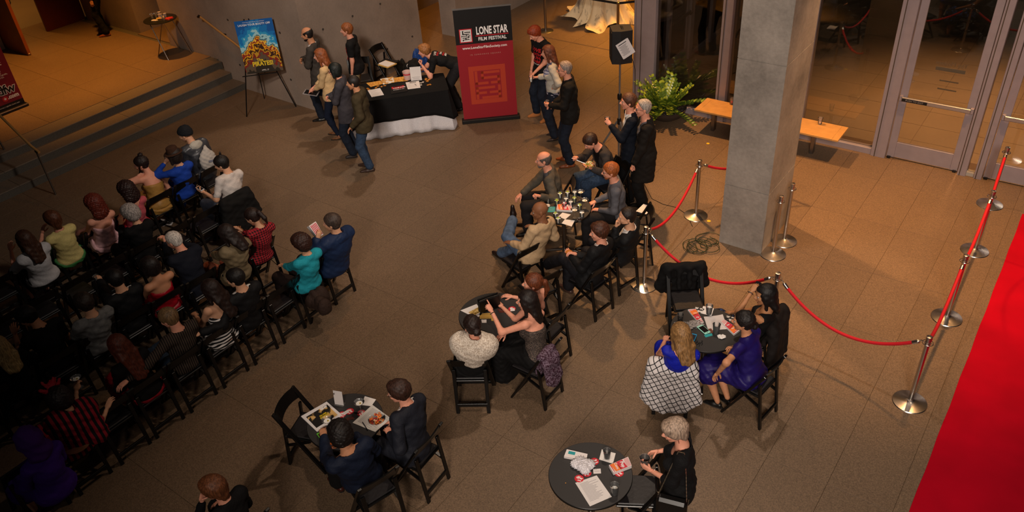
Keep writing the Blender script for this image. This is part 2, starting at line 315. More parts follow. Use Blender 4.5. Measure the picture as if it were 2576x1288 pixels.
def wall(name, pts, h, m=CONC, z0=0, hor=(2.6,)):
    """vertical slab from a closed footprint, with recessed formwork joints"""
    mb = MB(); n = len(pts); lv = [z0]
    for z in hor: lv += [z-.006, z+.006]
    lv.append(h); vs = []; cx = sum(p[0] for p in pts)/n; cy = sum(p[1] for p in pts)/n
    rows = []
    for i, z in enumerate(lv):
        for ins in ((0,) if i in (0, len(lv)-1) else (0, .012) if i % 2 else (.012, 0)):
            rows.append((z, ins))
    for z, ins in rows:
        for x, y in pts:
            d = math.hypot(cx-x, cy-y); vs.append((x+(cx-x)/d*ins, y+(cy-y)/d*ins, z))
    fs = []
    for r in range(len(rows)-1):
        for k in range(n): fs.append((r*n+k, r*n+(k+1) % n, (r+1)*n+(k+1) % n, (r+1)*n+k))
    fs.append(tuple(range(n))[::-1]); fs.append(tuple((len(rows)-1)*n+k for k in range(n)))
    mb.add(vs, fs); o = struct(mb.build(name, m))
    bm = bmesh.new(); bm.from_mesh(o.data); bmesh.ops.recalc_face_normals(bm, faces=bm.faces); bm.to_mesh(o.data); bm.free(); return o
# main concrete core: long face by the stairs, then the face behind the desk
w1 = wall('wall_left', [(-14.84, 9.45), (-11.95, 9.40), (-12.0, 12.62), (-12.5, 12.62), (-12.5, 10.1), (-14.84, 10.1)], 6.2, hor=(2.35, 4.6))
w2 = wall('wall_landing', [(-16.94, 9.62), (-14.845, 9.60), (-14.845, 10.1), (-16.94, 10.1)], 6.2, hor=(2.8, 4.6))
w3 = wall('wall_back', [(-20.7, 9.78), (-18.345, 9.775), (-18.36, 12.2), (-18.8, 12.2), (-18.8, 10.1), (-20.7, 10.1)], 6.2)
w4 = wall('wall_alcove', [(-18.36, 12.2), (-16.5, 12.2), (-16.5, 12.5), (-18.36, 12.5)], 6.2, CONC)
mb = MB(); mb.box((-17.6, 11.0, .2255), (1.5, 2.6, .45)); struct(mb.build('floor_alcove', GRAN))
w5 = wall('wall_doorway', [(-20.75, 8.74+1.0), (-20.75, 9.78), (-21.0, 9.78), (-21.0, 9.74)], 6.2)
w6 = wall('wall_far_left', [(-20.75, 7.62), (-20.75, -2), (-21.0, -2), (-21.0, 7.62)], 6.2)
w7 = wall('wall_far', [(-14.15, 13.2), (-14.15, 24), (-14.5, 24), (-14.5, 13.2)], 7)
w8 = wall('wall_rear', [(-12.0, 13.85), (-12.0, 24), (-12.5, 24), (-12.5, 13.85)], 7, CONC)
mb = MB(); mb.box((-10.0, 19.0, -.02), (9, 12, .03)); 
mb = MB(); mb.box((-26.5, 8.2, .22), (11.4, 6, .44)); struct(mb.build('floor_corridor', granite('corridor_floor', '6E6258', .3, .6)))
mb = MB(); mb.box((-32, 8.2, 2), (.2, 8, 5)); struct(mb.build('wall_corridor', mat('corridor_paint', '7A6A58', .8)))
# tie-rod holes of the cast concrete
mb = MB()
DARKH = mat('tie_hole', '3A342F', .9)
for (wx, wy, dx, dy, n) in ((-14.2, 9.425, 1, -.017, 3), (-11.955, 9.9, -.012, 1.0, 4)):
    for i in range(n):
        for z in (.55, 1.5, 3.0, 3.9):
            px_, py_ = wx+dx*i*.8, wy+dy*i*.8; nx, ny = (0, -1) if abs(dx) > .5 else (1, 0)
            mb.lathe([(.022, 0), (.022, .004), (.0, .004)], 10, (px_+nx*.004, py_+ny*.004, z), M=Vector((nx, ny, 0)).to_track_quat('Z', 'Y').to_matrix())
o = mb.build('tie_holes', DARKH, w1); o['kind'] = 'stuff'
# landing doors
WOOD = mat('door_wood', '7A3E1C', .45, noise=.12, nscale=6); WOODR = mat('door_wood_red', '5A2012', .45, noise=.12, nscale=6)
for nm, c, d, m in (('door_1', (-20.72, 9.24, 1.7), (.07, 1.0, 2.5), WOODR), ('door_2', (-20.09, 7.66, 1.7), (1.24, .07, 2.5), WOOD)):
    dr = struct(MB().box((0, 0, 0), d, bev=.004).build(nm, m, None, c))
    hb = MB(); s_ = (1, 0) if d[0] < .1 else (0, 1)
    hb.tube([(s_[0]*.06+(0 if s_[0] else .5), s_[1]*.06-(.4 if s_[0] else 0), -.15), (s_[0]*.10+(0 if s_[0] else .5), s_[1]*.10-(.4 if s_[0] else 0), -.1), (s_[0]*.10+(0 if s_[0] else .5), s_[1]*.10-(.4 if s_[0] else 0), .1), (s_[0]*.06+(0 if s_[0] else .5), s_[1]*.06-(.4 if s_[0] else 0), .15)], .012, 8)
    hb.build('door_handle', STEELD, dr)
    MB().box((.6 if d[0] > 1 else .02, 0 if d[0] > 1 else .52, -1.22), (.05, .05, .04), bev=.006).build('door_stop', STEELD, dr)
struct(MB().box((-20.55, 7.35, 1.6), (.12, .5, 2.3)).build('trim_1', mat('panel_white', 'A8A4A0', .7)))
# red carpet
def carpet_fn(nt, b, N, L):
    ge = N.new('ShaderNodeNewGeometry'); n = N.new('ShaderNodeTexNoise'); n.inputs['Scale'].default_value = 2.2; n.inputs['Detail'].default_value = 6; L.new(ge.outputs['Position'], n.inputs['Vector'])
    r = N.new('ShaderNodeMapRange'); r.inputs[1].default_value = .3; r.inputs[2].default_value = .7; r.inputs[3].default_value = .88; r.inputs[4].default_value = 1.1; L.new(n.outputs['Fac'], r.inputs[0])
    x = N.new('ShaderNodeVectorMath'); x.operation = 'SCALE'; x.inputs[0].default_value = srgb('A00018'); L.new(r.outputs[0], x.inputs['Scale']); L.new(x.outputs[0], b.inputs['Base Color'])
mb = MB(); n = 40
for i in range(n):
    y0, y1 = 1.5+i*.26, 1.5+(i+1)*.26; w0, w1_ = .004*math.sin(i*1.7), .004*math.sin((i+1)*1.7)
    for (xa, xb, za, zb) in ((-.115, 2.1, .009, .009),): mb.add([(xa+w0, y0, .004), (xa+w0, y0, za), (xb, y0, zb), (xa+w1_, y1, .004), (xa+w1_, y1, za), (xb, y1, zb)], [(1, 2, 5, 4), (0, 1, 4, 3)])
tag(mb.build('red_carpet', node_mat('carpet_red', carpet_fn, .95, .1)), 'bright red carpet runner along the right side of the floor leading to the doors', 'carpet')
# concrete column
w9 = wall('column', [(-3.475, 9.13), (-2.865, 9.13), (-2.865, 10.08), (-3.475, 10.08)], 6.2, CONCL, hor=(.95, 2.72, 4.6))
# ---------- glazed entrance wall ----------
GY = 12.72
def frame(name, x0, x1, y0, y1, z0=0, z1=6.2): return struct(MB().box(((x0+x1)/2, (y0+y1)/2, (z0+z1)/2), (x1-x0, y1-y0, z1-z0), bev=.006).build(name, ALU))
ti = 2
for x0, x1 in ((-6.74, -6.36), (-5.14, -4.96), (-3.78, -3.60), (-2.42, -2.20), (-1.13, -1.01), (-.90, -.79), (.34, .46)):
    f = frame('trim_%d' % ti, x0, x1, GY-.10, GY+.12); ti += 1
    MB().box(((x0+x1)/2-(x1-x0)*.22, GY-.102, 3.1), (.012, .012, 6.2)).build('groove', JOINT, f)
frame('trim_%d' % ti, -6.36, -2.42, GY-.07, GY+.07, 0, .11); ti += 1
wi = 1
for x0, x1, z0 in ((-6.36, -5.14, .11), (-4.96, -3.78, .11), (-3.60, -2.42, .11), (-1.01, -.90, .06)):
    o = struct(MB().box(((x0+x1)/2, GY, (z0+6.2)/2), (x1-x0, .012, 6.2-z0)).build('window_%d' % wi, PANE)); wi += 1
struct(MB().box((-.955, GY, .03), (.11, .12, .06)).build('trim_%d' % ti, mat('sill_light', '9A948C', .5))); ti += 1
di = 3
for x0, x1 in ((-2.20, -1.13), (-.79, .34)):
    d = empty('door_%d' % di, (x0, GY, 0)); d['kind'] = 'structure'; di += 1; w_ = x1-x0
    for a, b, c, e in ((.01, .12, .02, 3.1), (w_-.12, w_-.01, .02, 3.1)): MB().box(((a+b)/2, 0, (c+e)/2), (b-a, .05, e-c), bev=.004).build('stile', ALU, d)
    MB().box((w_/2, 0, .16), (w_-.24, .05, .26), bev=.004).build('bottom_rail', ALU, d); MB().box((w_/2, 0, 3.05), (w_-.24, .05, .12), bev=.004).build('top_rail', ALU, d)
    MB().box((w_/2, 0, 1.64), (w_-.24, .010, 2.7)).build('pane', PANE, d)
    MB().box((w_/2, -.075, 1.04), (w_-.10, .035, .07), bev=.008).build('push_bar', mat('bar_satin', 'B4B0B0', .3, .8), d)
    for a in (.04, w_-.04): MB().box((a, -.04, 1.04), (.05, .06, .09), bev=.006).build('bar_bracket', ALU, d)
    if x0 < -2:
        lb = MB().box((.24, -.0945, 1.035), (.36, .003, .045)).build('bar_label', mat('label_black', '0A0A0A', .5), d)
        text_obj('bar_lettering', 'PUSH TO EXIT', .036, mat('label_grey', '8A8480', .6), d, Matrix.Translation((.24, -.0975, 1.035)) @ Matrix.Rotation(math.radians(90), 4, 'X'), .0005, xs=1.1)
        text_obj('glass_lettering', 'The Modern', .085, mat('vinyl_frost', 'A89C8C', .7), d, Matrix.Translation((.60, .012, 1.66)) @ Matrix.Rotation(math.radians(180), 4, 'Z') @ Matrix.Rotation(math.radians(90), 4, 'X'), .0004)
        MB().box((.60, .012, 1.575), (.40, .002, .055)).build('glass_strip', mat('vinyl_frost', 'A89C8C', .7), d)
        for z, ww in ((1.40, .26), (1.27, .26)): MB().box((.62, .012, z), (ww, .002, .022)).build('glass_strip', mat('vinyl_dim', '9A8C78', .7), d)
    for a in (.05, w_-.05): MB().box((a, -.03, .02), (.05, .06, .03)).build('pivot', BLK, d)
# return glazing on the side passage with its own doors
for y0, y1 in ((12.84, 12.98), (14.02, 14.12), (15.0, 15.16), (16.05, 16.2), (17.6, 17.8)):
    frame('trim_%d' % ti, -6.90, -6.76, y0, y1); ti += 1
MB_ = lambda c, d: struct(MB().box(c, d).build('window_%d' % wi, PANE))
for y0, y1 in ((12.98, 14.02), (15.16, 16.05), (16.2, 17.6)):
    MB_((-6.83, (y0+y1)/2, 3.15), (.012, y1-y0, 6.1)); wi += 1; frame('trim_%d' % ti, -6.87, -6.79, y0, y1, 0, .1); ti += 1
d = empty('door_5', (-6.83, 14.12, 0)); d['kind'] = 'structure'
for a, b in ((.0, .1), (.78, .88)): MB().box((0, (a+b)/2, 1.5), (.05, b-a, 3.0), bev=.004).build('stile', ALU, d)
MB().box((0, .44, .14), (.05, .68, .24)).build('bottom_rail', ALU, d); MB().box((0, .44, 1.6), (.01, .68, 2.7)).build('pane', PANE, d); MB().box((.07, .44, 1.02), (.04, .8, .07), bev=.008).build('push_bar', STEELD, d)
MB().tube([(.06, .84, .95), (.11, .84, 1.0), (.11, .84, 1.25), (.06, .84, 1.3)], .012, 8).build('door_handle', STEELD, d)
# terrace beyond the glass
tf = struct(MB().box((-2.5, 17.2, -.03), (8.3, 8.8, .04)).build('floor_terrace', JOINT))
PM = MB().box((0, 0, 0), (1.214, .602, .02)).mesh('terrace_paver', PAVE); np_ = 0; far = MB()
for j in range(14):
    for i in range(7):
        x = -1.99-.61-3*1.22+i*1.22; y = 12.86+.305+j*.61
        if x > 2 or x < -6.4: continue
        if j < 9: mobj('terrace_paver', PM, tf, (x, y, -.009))
        else: far.box((x, y, -.009), (1.214, .602, .02))
o = far.build('terrace_pavers_far', PAVE, tf); o['kind'] = 'stuff'
struct(MB().box((-2.5, 24, 2.5), (12, .3, 5)).build('wall_garden', mat('night_hedge', '0C0A08', .95)))
fo = struct(MB().box((-9.6, 19.5, -.012), (5.6, 9, .02)).build('floor_passage', granite('passage_floor', '7A6448', .3, .5)))
# formwork-lined joints on the passage floor

# ---------- folding chairs ----------
CHB = mat('chair_black', '090808', .32, spec=.5); PADM = mat('chair_seat', '171416', .5, bump=.2, bscale=30)
def make_chair(label, group=None):
    r = empty('folding_chair'); tag(r, label, 'chair', group); w = .20
    for sx in (-1, 1):
        MB().bar((sx*w, -.225, .785), (sx*w, .205, .004), .026, .046, up=(1, 0, 0), bev=.004).build('front_leg', CHB, r)
        MB().bar((sx*(w-.028), -.165, .60), (sx*(w-.028), -.235, .004), .024, .040, up=(1, 0, 0), bev=.004).build('rear_leg', CHB, r)
        MB().bar((sx*(w-.030), .10, .425), (sx*(w-.030), -.20, .30), .018, .030, up=(1, 0, 0)).build('seat_strut', CHB, r)
    mb = MB(); n = 10; pts = []
    for i in range(n+1):
        a = -1+2*i/n; x = a*(w-.01); y = -.205-.032*(1-a*a); top = .795-.012*a*a; bot = .655+.03*(1-a*a)
        pts.append(((x, y, top), (x, y-.016, top), (x, y+.045-.016, bot), (x, y+.045, bot)))
    vs = [p for q in pts for p in q]; fs = [(i*4+j, i*4+(j+1) % 4, (i+1)*4+(j+1) % 4, (i+1)*4+j) for i in range(n) for j in range(4)]+[(3, 2, 1, 0), (n*4, n*4+1, n*4+2, n*4+3)]
    mb.add(vs, fs); mb.build('back_rail', CHB, r)
    MB().box((0, .015, .438), (.365, .39, .022), bev=.006).build('seat', CHB, r)
    MB().box((0, .02, .456), (.335, .36, .022), bev=.009).build('seat_pad', PADM, r)
    MB().bar((-w+.03, -.222, .12), (w-.03, -.222, .12), .022, .045, bev=.003).build('stretcher', CHB, r)
    MB().bar((-w, .145, .115), (w, .145, .115), .022, .038, bev=.003).build('stretcher', CHB, r)
    mb = MB()
    for sx in (-1, 1):
        mb.lathe([(.007, 0), (.007, .004), (0, .004)], 8, (sx*(w+.013), -.20, .735), M=Matrix.Rotation(math.radians(90*sx), 3, 'Y'))
        mb.lathe([(.007, 0), (.007, .004), (0, .004)], 8, (sx*(w+.013), -.045, .455), M=Matrix.Rotation(math.radians(90*sx), 3, 'Y'))
    mb.build('bolts', STEEL, r); return r
proto = make_chair('x'); first = [True]
def chair(x, y, yaw, label, group=None, z=0):
    if first[0]: o = proto; first[0] = False
    else: o = copy_tree(proto)
    o.location = (x, y, z); o.rotation_euler = (0, 0, math.radians(yaw-90))
    for k in ('group', 'label'):
        if k in o: del o[k]
    tag(o, label, 'chair', group); return o
AUG = 'black folding chairs in the audience rows'
who = {(0, 8): 'under the woman in the teal top', (0, 9): 'in the back row under the man in the navy parka', (0, 7): 'standing empty in the back row left of the woman in teal', (0, 6): 'under the black-suited man in the back row', (0, 5): 'under the woman in the striped dress', (0, 4): 'under the man in the pinstriped shirt', (0, 3): 'under the auburn-haired woman in red', (0, 2): 'standing empty in the back row beside the red and black costume', (0, 1): 'under the person in the red and black costume', (0, 0): 'under the purple hooded cape'}
for i, y in enumerate((1.25, 1.72, 2.20, 2.64, 3.10, 3.57, 4.04, 4.50, 4.95, 5.41)):
    chair(-7.41, y, 180, 'black folding chair '+who[(0, i)], AUG)
r3 = {1.38: 'at the dark left end of the third row', 1.84: 'under the blonde person at the left edge', 2.32: 'under the man in the black t-shirt with glasses', 2.79: 'under the person in the loose grey shirt', 3.24: 'under the black-haired man holding out a cup', 3.68: 'under the woman in the strapless red dress', 4.14: 'under the white-haired man', 4.61: 'under the woman in the khaki jacket', 5.04: 'in the third row under the woman in the checked shirt'}
for y, l in r3.items(): chair(-8.66+(y-2.5)*.10, y, 178, 'black folding chair '+l, AUG)
r2 = {2.30: 'at the far left of the second row', 2.78: 'empty in the second row behind the white blouse', 3.26: 'empty in the second row behind the yellow top', 3.73: 'empty in the second row left of the grey-haired person', 4.21: 'under the person with grey curly hair', 4.69: 'empty in the second row with papers on the floor in front', 5.17: 'empty in the second row left of the white t-shirt', 5.64: 'under the topknot man with a black coat over its back'}
for y, l in r2.items(): chair(-9.84+(y-4)*.06, y, 179, 'black folding chair '+l, AUG)
r1 = {2.68: 'at the dark left end of the front row', 3.16: 'under the woman in the white blouse', 3.64: 'under the person in the pale yellow top', 4.11: 'under the red-curled woman', 4.58: 'under the woman with dark brown curls', 5.10: 'under the woman in the gold dress', 5.57: 'under the person in the felt hat', 6.06: 'at the right end of the front row under the beanie wearer'}
for y, l in r1.items(): chair(-10.80, y, 180, 'black folding chair '+l, AUG)
for a in ((-3.98, 5.30, 180, 'black folding chair with a purple scarf, under the woman in the lace dress'), (-4.53, 4.86, 123, 'black folding chair under the woman in pale fur'), (-5.45, 3.28, 20, 'empty black folding chair pushed to the newspaper table'),
          (-1.88, 6.31, 172, 'black folding chair under the woman in purple satin'), (-4.28, 3.62, 184, 'black folding chair under the man with the red bow tie'), (-4.34, 3.07, 164, 'black folding chair under the man in the navy suit'),
          (-2.65, 5.99, 113, 'black folding chair hidden under a black and white plaid coat'), (-5.24, 6.84, 165, 'black folding chair under the bald man in the tan blazer'), (-4.26, 6.93, 171, 'black folding chair under the man with the burger'),
          (-4.24, 7.56, 165, 'black folding chair under the bearded man in black'), (-4.30, 8.17, 214, 'black folding chair behind the ginger-haired man, papers on its seat'), (-4.72, 6.46, 157, 'empty black folding chair behind the ponytail woman'),
          (-4.22, 5.86, 180, 'black folding chair under the ponytail woman'), (-2.15, 6.98, 186, 'black folding chair with a dark coat, under the woman raising a phone'), (-3.07, 7.19, 307, 'black folding chair with a black jacket over its back beyond the right table'),
          (-5.60, 8.28, 214, 'black folding chair under the balding man in grey-brown'), (-5.22, 9.10, 240, 'black folding chair under the man eating from a plate'), (-2.20, 4.40, 210, 'black folding chair in front of the standing grey-blonde woman'),
          (-4.93, 1.99, 186, 'black folding chair under the short ginger-haired person at the bottom edge'), (-11.64, 11.10, 6, 'black folding chair by the wall behind the desk with a tray on it'), (-11.55, 10.28, 320, 'black folding chair beside the ginger man behind the desk')):
    chair(*a)
# ---------- bistro tables ----------
TOPM = mat('table_top', '2C2A2A', .55, noise=.06, nscale=120, spec=.4); EDGE = mat('table_edge', '0B0B0B', .4)
def table(x, y, r, label, z=.74):
    t = empty('bistro_table', (x, y, 0)); tag(t, label, 'table', 'round black bistro tables')
    MB().lathe([(0, z-.026), (r-.004, z-.026), (r, z-.022)], 56, cap=False).slot(1).lathe([(r, z-.022), (r, z-.004), (r-.004, z-.0005)], 56, cap=False).slot(0).lathe([(r-.004, z-.0005), (0, z)], 56, cap=False).build('table_top', [TOPM, EDGE], t)
    MB().lathe([(.028, .06), (.028, z-.06), (.10, z-.04), (.10, z-.026)], 20).build('column', STEELD, t)
    for i in range(4):
        a = math.radians(25+90*i); MB().bar((.02*math.cos(a), .02*math.sin(a), .065), (.29*math.cos(a), .29*math.sin(a), .022), .045, .026, bev=.006).build('foot', STEELD, t)
    return t
table(-2.548, 4.117, .38, 'round black table with a printed sheet, popcorn carton and ice-like plastic pile')
table(-2.523, 6.495, .38, 'round black table with popcorn bags and a grey scarf')
table(-4.671, 5.485, .40, 'round black table with an upright black clutch bag')
table(-5.208, 7.80, .38, 'round black table crowded with plastic cups and martini glasses')
table(-4.942, 3.376, .38, 'round black table with a newspaper and plates of food')
# ---------- stanchions and ropes ----------
def make_stanchion(h=.94):
    s = empty('stanchion')
    MB().lathe([(.175, 0), (.178, .006), (.172, .014), (.12, .026), (.05, .040), (.028, .05), (.027, .06)], 40).build('base', STEEL, s)
    MB().lathe([(.0255, .05), (.0255, h-.10)], 20).build('post', STEEL, s)
    MB().lathe([(.030, h-.10), (.030, h-.09), (.027, h-.085), (.033, h-.02), (.030, h-.004), (.02, h)], 20).build('cap', STEEL, s)
    mb = MB(); mb.tube([(.052*math.cos(a), .052*math.sin(a), h-.085) for a in [i*math.pi/10 for i in range(20)]], .0045, 6, closed=True)
    for i in range(4): a = i*math.pi/2; mb.bar((.02*math.cos(a), .02*math.sin(a), h-.085), (.052*math.cos(a), .052*math.sin(a), h-.085), .006, .006)
    mb.build('ring', STEEL, s); return s
sp = make_stanchion(); ST = {}
for i, (k, x, y, l) in enumerate((('S1', -3.896, 7.70, 'polished steel rope post beside the table of glasses'), ('S2', -4.046, 9.586, 'polished steel rope post left of the concrete column'), ('S3', -2.727, 9.215, 'polished steel post without a rope, nearer one at the column corner'), ('S4', -2.712, 9.593, 'polished steel post without a rope, farther one at the column corner'), ('S5', -2.154, 7.595, 'polished steel rope post behind the woman with the phone'), ('S6', -.478, 7.328, 'polished steel rope post nearest the bottom along the red carpet'), ('S7', -.474, 8.993, 'polished steel rope post second from the bottom along the carpet'), ('S8', -.488, 10.631, 'polished steel rope post third along the carpet'), ('S9', -.547, 11.95, 'polished steel rope post nearest the glass doors'), ('S10', -3.22, 10.75, 'polished steel rope post hidden behind the concrete column'))):
    o = sp if i == 0 else copy_tree(sp); o.location = (x, y, 0); tag(o, l, 'rope post'); o['group'] = 'polished stanchions'; ST[k] = Vector((x, y, .855))
ROPE = mat('rope_red', 'B8061C', .75, bump=.3, bscale=200)
for a, b, sag, l in (('S2', 'S10', .20, 'red rope running behind the concrete column'), ('S2', 'S1', .26, 'red rope between the column-side post and the post by the glasses table'), ('S1', 'S5', .36, 'long sagging red rope in front of the column'), ('S5', 'S6', .36, 'long sagging red rope between the phone woman and the carpet'), ('S6', 'S7', .22, 'red rope along the carpet, nearest the bottom'), ('S7', 'S8', .22, 'red rope along the carpet, middle one'), ('S8', 'S9', .16, 'red rope along the carpet, nearest the doors')):
    A, B = ST[a], ST[b]; d = (B-A).normalized(); d.z = 0; A = A+d*.055; B = B-d*.055
    P_ = [A.lerp(B, t/24)+Vector((0, 0, -4*sag*(t/24)*(1-t/24))) for t in range(25)]
    L_ = (B-A).length; r = empty('velvet_rope', A.lerp(B, .5)*1); r.location.z = 0; tag(r, l, 'rope', 'red velvet ropes'); off = Vector((r.location.x, r.location.y, 0))
    k = max(1, round(24*.07/L_)); Q = [p-off for p in P_]
    MB().tube(Q[k:25-k], .0185, 10).build('rope', ROPE, r)
    for u, v in ((Q[0], Q[k]), (Q[-1], Q[-1-k])):
        w_ = u.lerp(v, 1.25); MB().tube([u.lerp(v, .35), u.lerp(v, .5), w_], [.010, .0215, .0215], 12).build('end_clip', STEEL, r)
        MB().tube([u, u.lerp(v, .2)+Vector((0, 0, .008)), u.lerp(v, .45)], .005, 6).build('hook', STEEL, r)
# ---------- bench ----------
b = empty('bench', (-4.03, 12.27, 0)); tag(b, 'long blond-wood bench on metal legs in front of the glass wall', 'bench')
BW = mat('bench_wood', 'BE8C4E', .42, noise=.10, nscale=9, spec=.5)
for i in range(3): MB().box((0, -.175+i*.175, .435), (2.24, .173, .03), bev=.002).build('plank', BW, b)
for sx in (-1, 1): MB().box((sx*1.17, 0, .435), (.098, .524, .03), bev=.002).build('end_board', BW, b)
MB().box((0, 0, .40), (2.1, .06, .03)).build('beam', STEELD, b)
for x in (-.95, -.05, .78): MB().box((x, .0, .20), (.06, .10, .40), bev=.004).build('leg', STEELD, b); MB().box((x, .0, .395), (.07, .42, .025)).build('crossbar', STEELD, b)
# ---------- planter ----------
pl = empty('potted_plant', (-5.93, 12.33, 0)); tag(pl, 'bushy glossy-leaved green plant in a wide low bowl planter by the glass wall', 'plant')
MB().lathe([(.16, 0), (.20, .01), (.29, .07), (.345, .15), (.365, .21), (.357, .215), (.345, .205), (.32, .16)], 40, cap=False).build('bowl', mat('bowl_bronze', '4A4038', .35, .3), pl)
mb = MB(); rr = random.Random(3)
MB().lathe([(.0, .175), (.335, .165)], 24, cap=False).build('soil', mat('soil', '1A1410', .95), pl)
for i in range(260):
    a = rr.random()*6.28; q = math.sqrt(rr.random())*.31; s_ = .012+rr.random()*.014
    mb.box((q*math.cos(a), q*math.sin(a), .178+rr.random()*.012), (s_*1.5, s_*1.2, s_), Matrix.Rotation(rr.random()*3, 3, 'Z'), taper=.6)
o = mb.build('pebbles', mat('pebbles', '2A201A', .7), pl); o['kind'] = 'stuff'
LF = [mat('leaf_green', '4A6420', .28, noise=.25, nscale=5, spec=.7), mat('leaf_light', '8A9A2E', .3, noise=.2, nscale=5, spec=.7)]
for i in range(60):
    a = rr.random()*6.28; up_ = rr.random(); L_ = .34+.34*rr.random(); tilt = (.10+.85*rr.random()**.8); r0 = .03+.13*rr.random()
    if i % 9 == 0: tilt = 1.35; L_ = .62
    d = Vector((math.cos(a)*math.sin(tilt), math.sin(a)*math.sin(tilt), math.cos(tilt))); p = Vector((r0*math.cos(a), r0*math.sin(a), .17)); pts = [p.copy()]
    for k in range(9): d = (d+Vector((math.cos(a)*.05, math.sin(a)*.05, -.05 if tilt > .5 else -.015))).normalized(); p = p+d*L_/9; p.z = max(p.z, .09 if p.xy.length > .36 else .2); pts.append(p.copy())
    mb = MB(); mb.tube(pts, [.006*(1-.06*j) for j in range(10)], 5)
    for j in range(2, 10):
        t_ = (pts[j]-pts[j-1]).normalized(); side = t_.cross(Vector((0, 0, 1))); side = side.normalized() if side.length > .1 else Vector((1, 0, 0)); upv = side.cross(t_)
        for s_ in (-1, 1):
            l = (t_*.55+side*s_*.85+upv*.25).normalized(); n_ = l.cross(t_*s_).normalized(); ln = .088-.003*abs(j-5); w_ = .030; b0 = pts[j]
            mid_ = b0+l*ln*.55+n_*.006; sd = l.cross(n_).normalized(); mb.mi = 1 if rr.random() < .35 else 0
            mb.add([b0, b0+l*ln*.3+sd*w_*.8, b0+l*ln*.65+sd*w_*.85, b0+l*ln, b0+l*ln*.65-sd*w_*.85, b0+l*ln*.3-sd*w_*.8, mid_], [(0, 1, 6), (1, 2, 6), (2, 3, 6), (3, 4, 6), (4, 5, 6), (5, 0, 6)], True); mb.mi = 0
    mb.build('frond', LF, pl)
# ---------- loudspeaker ----------
sx_, sy_ = -5.70, 10.20
s = empty('speaker_stand', (sx_, sy_, 0)); tag(s, 'grey tripod stand holding up the loudspeaker behind the two men', 'stand'); GREY = mat('stand_grey', '8A8886', .35, .7)
MB().lathe([(.019, .12), (.019, 1.30)], 14).build('lower_pole', GREY, s); MB().lathe([(.015, 1.30), (.015, 1.92)], 14).build('upper_pole', GREY, s); MB().lathe([(.03, 1.27), (.034, 1.29), (.034, 1.34), (.03, 1.36)], 14).build('collar', BLK, s); MB().lathe([(.032, .85), (.034, .87), (.034, .93), (.03, .95)], 14).build('collar', BLK, s)
for i in range(3):
    a = math.radians(205+120*i); c_, s_ = math.cos(a), math.sin(a)
    lg = MB().bar((.03*c_, .03*s_, .90), (.52*c_, .52*s_, .02), .022, .03).build('leg', GREY, s); MB().bar((.02*c_, .02*s_, .18), (.30*c_, .30*s_, .44), .016, .02).build('brace', GREY, s); MB().box((.52*c_, .52*s_, .016), (.05, .04, .03), bev=.006).build('rubber_foot', BLK, lg)
sk = empty('loudspeaker', (sx_, sy_, 1.90), 38-90); tag(sk, 'black loudspeaker box with white printed sheets taped to its side, on the tripod stand', 'speaker')
mb = MB(); pr = [(-.16, -.02), (-.13, -.14), (.13, -.14), (.16, -.02), (.13, .16), (-.13, .16)]; H_ = .50
mb.add([(x, y, 0) for x, y in pr]+[(x, y, H_) for x, y in pr], [tuple(range(6))[::-1], tuple(range(6, 12))]+[(i, (i+1) % 6, 6+(i+1) % 6, 6+i) for i in range(6)]); mb.build('cabinet', mat('speaker_black', '0E0D0E', .6, bump=.3, bscale=150), sk)
MB().box((0, -.143, .25), (.23, .008, .44), bev=.003).build('grille', mat('grille_black', '060606', .8), sk); MB().box((0, .02, .503), (.14, .035, .012), bev=.004).build('top_handle', BLK, sk); MB().box((-.05, -.149, .07), (.04, .002, .022)).build('badge', SILV, sk)
for i in range(3):
    M_ = Matrix.Translation((.158+.004*i, .06-.008*i, .24)) @ Matrix.Rotation(math.radians(9), 4, 'Z') @ Matrix.Rotation(math.radians(28), 4, 'X')
    o = MB().box((0, 0, 0), (.002, .19, .26)).build('taped_sheet', mat('paper', 'C9C5C6', .8), sk); o.matrix_local = M_
    if i == 2:
        tb = MB()
        tb.box((.0018, 0, .095), (.0008, .13, .012))
        for k in range(11): tb.box((.0018, -.01, .065-k*.015), (.0008, .13-(k % 3)*.02, .004))
        tb.build('print', mat('ink', '2A2830', .8), o)
tag(MB().tube([(sx_+.1, sy_+.14, 1.98), (sx_+.14, sy_+.22, 1.7), (sx_+.14, sy_+.25, 1.0), (sx_+.10, sy_+.3, .02), (sx_+.35, sy_+.05, .008), (-4.823, 9.688, 0.008), (-4.602, 9.627, 0.008), (-4.386, 9.646, 0.008), (-4.166, 9.541, 0.008), (-3.957, 9.290, 0.008)], .0045, 6).build('power_cable', mat('cable_black', '14140F', .5)), 'thin dark cable dropping from the loudspeaker and crossing the floor', 'cable')
mb = MB(); pts = []
for i in range(150):
    t = i/150; a = t*6.28*7.3; R_ = .14+.05*math.sin(a*.37+1)+.03*math.sin(a*1.9); pts.append((-3.66+R_*math.cos(a)*1.05+.08*math.sin(t*9), 8.97+R_*math.sin(a)*.8+.18*math.sin(t*5+2), .012+.012*(i % 7)/7+.02*t))
mb.tube(pts, .0055, 5)
tag(mb.build('cable_coil', mat('cable_green', '2A3018', .5)), 'loose coil of dark green cable on the floor at the foot of the column', 'cable')
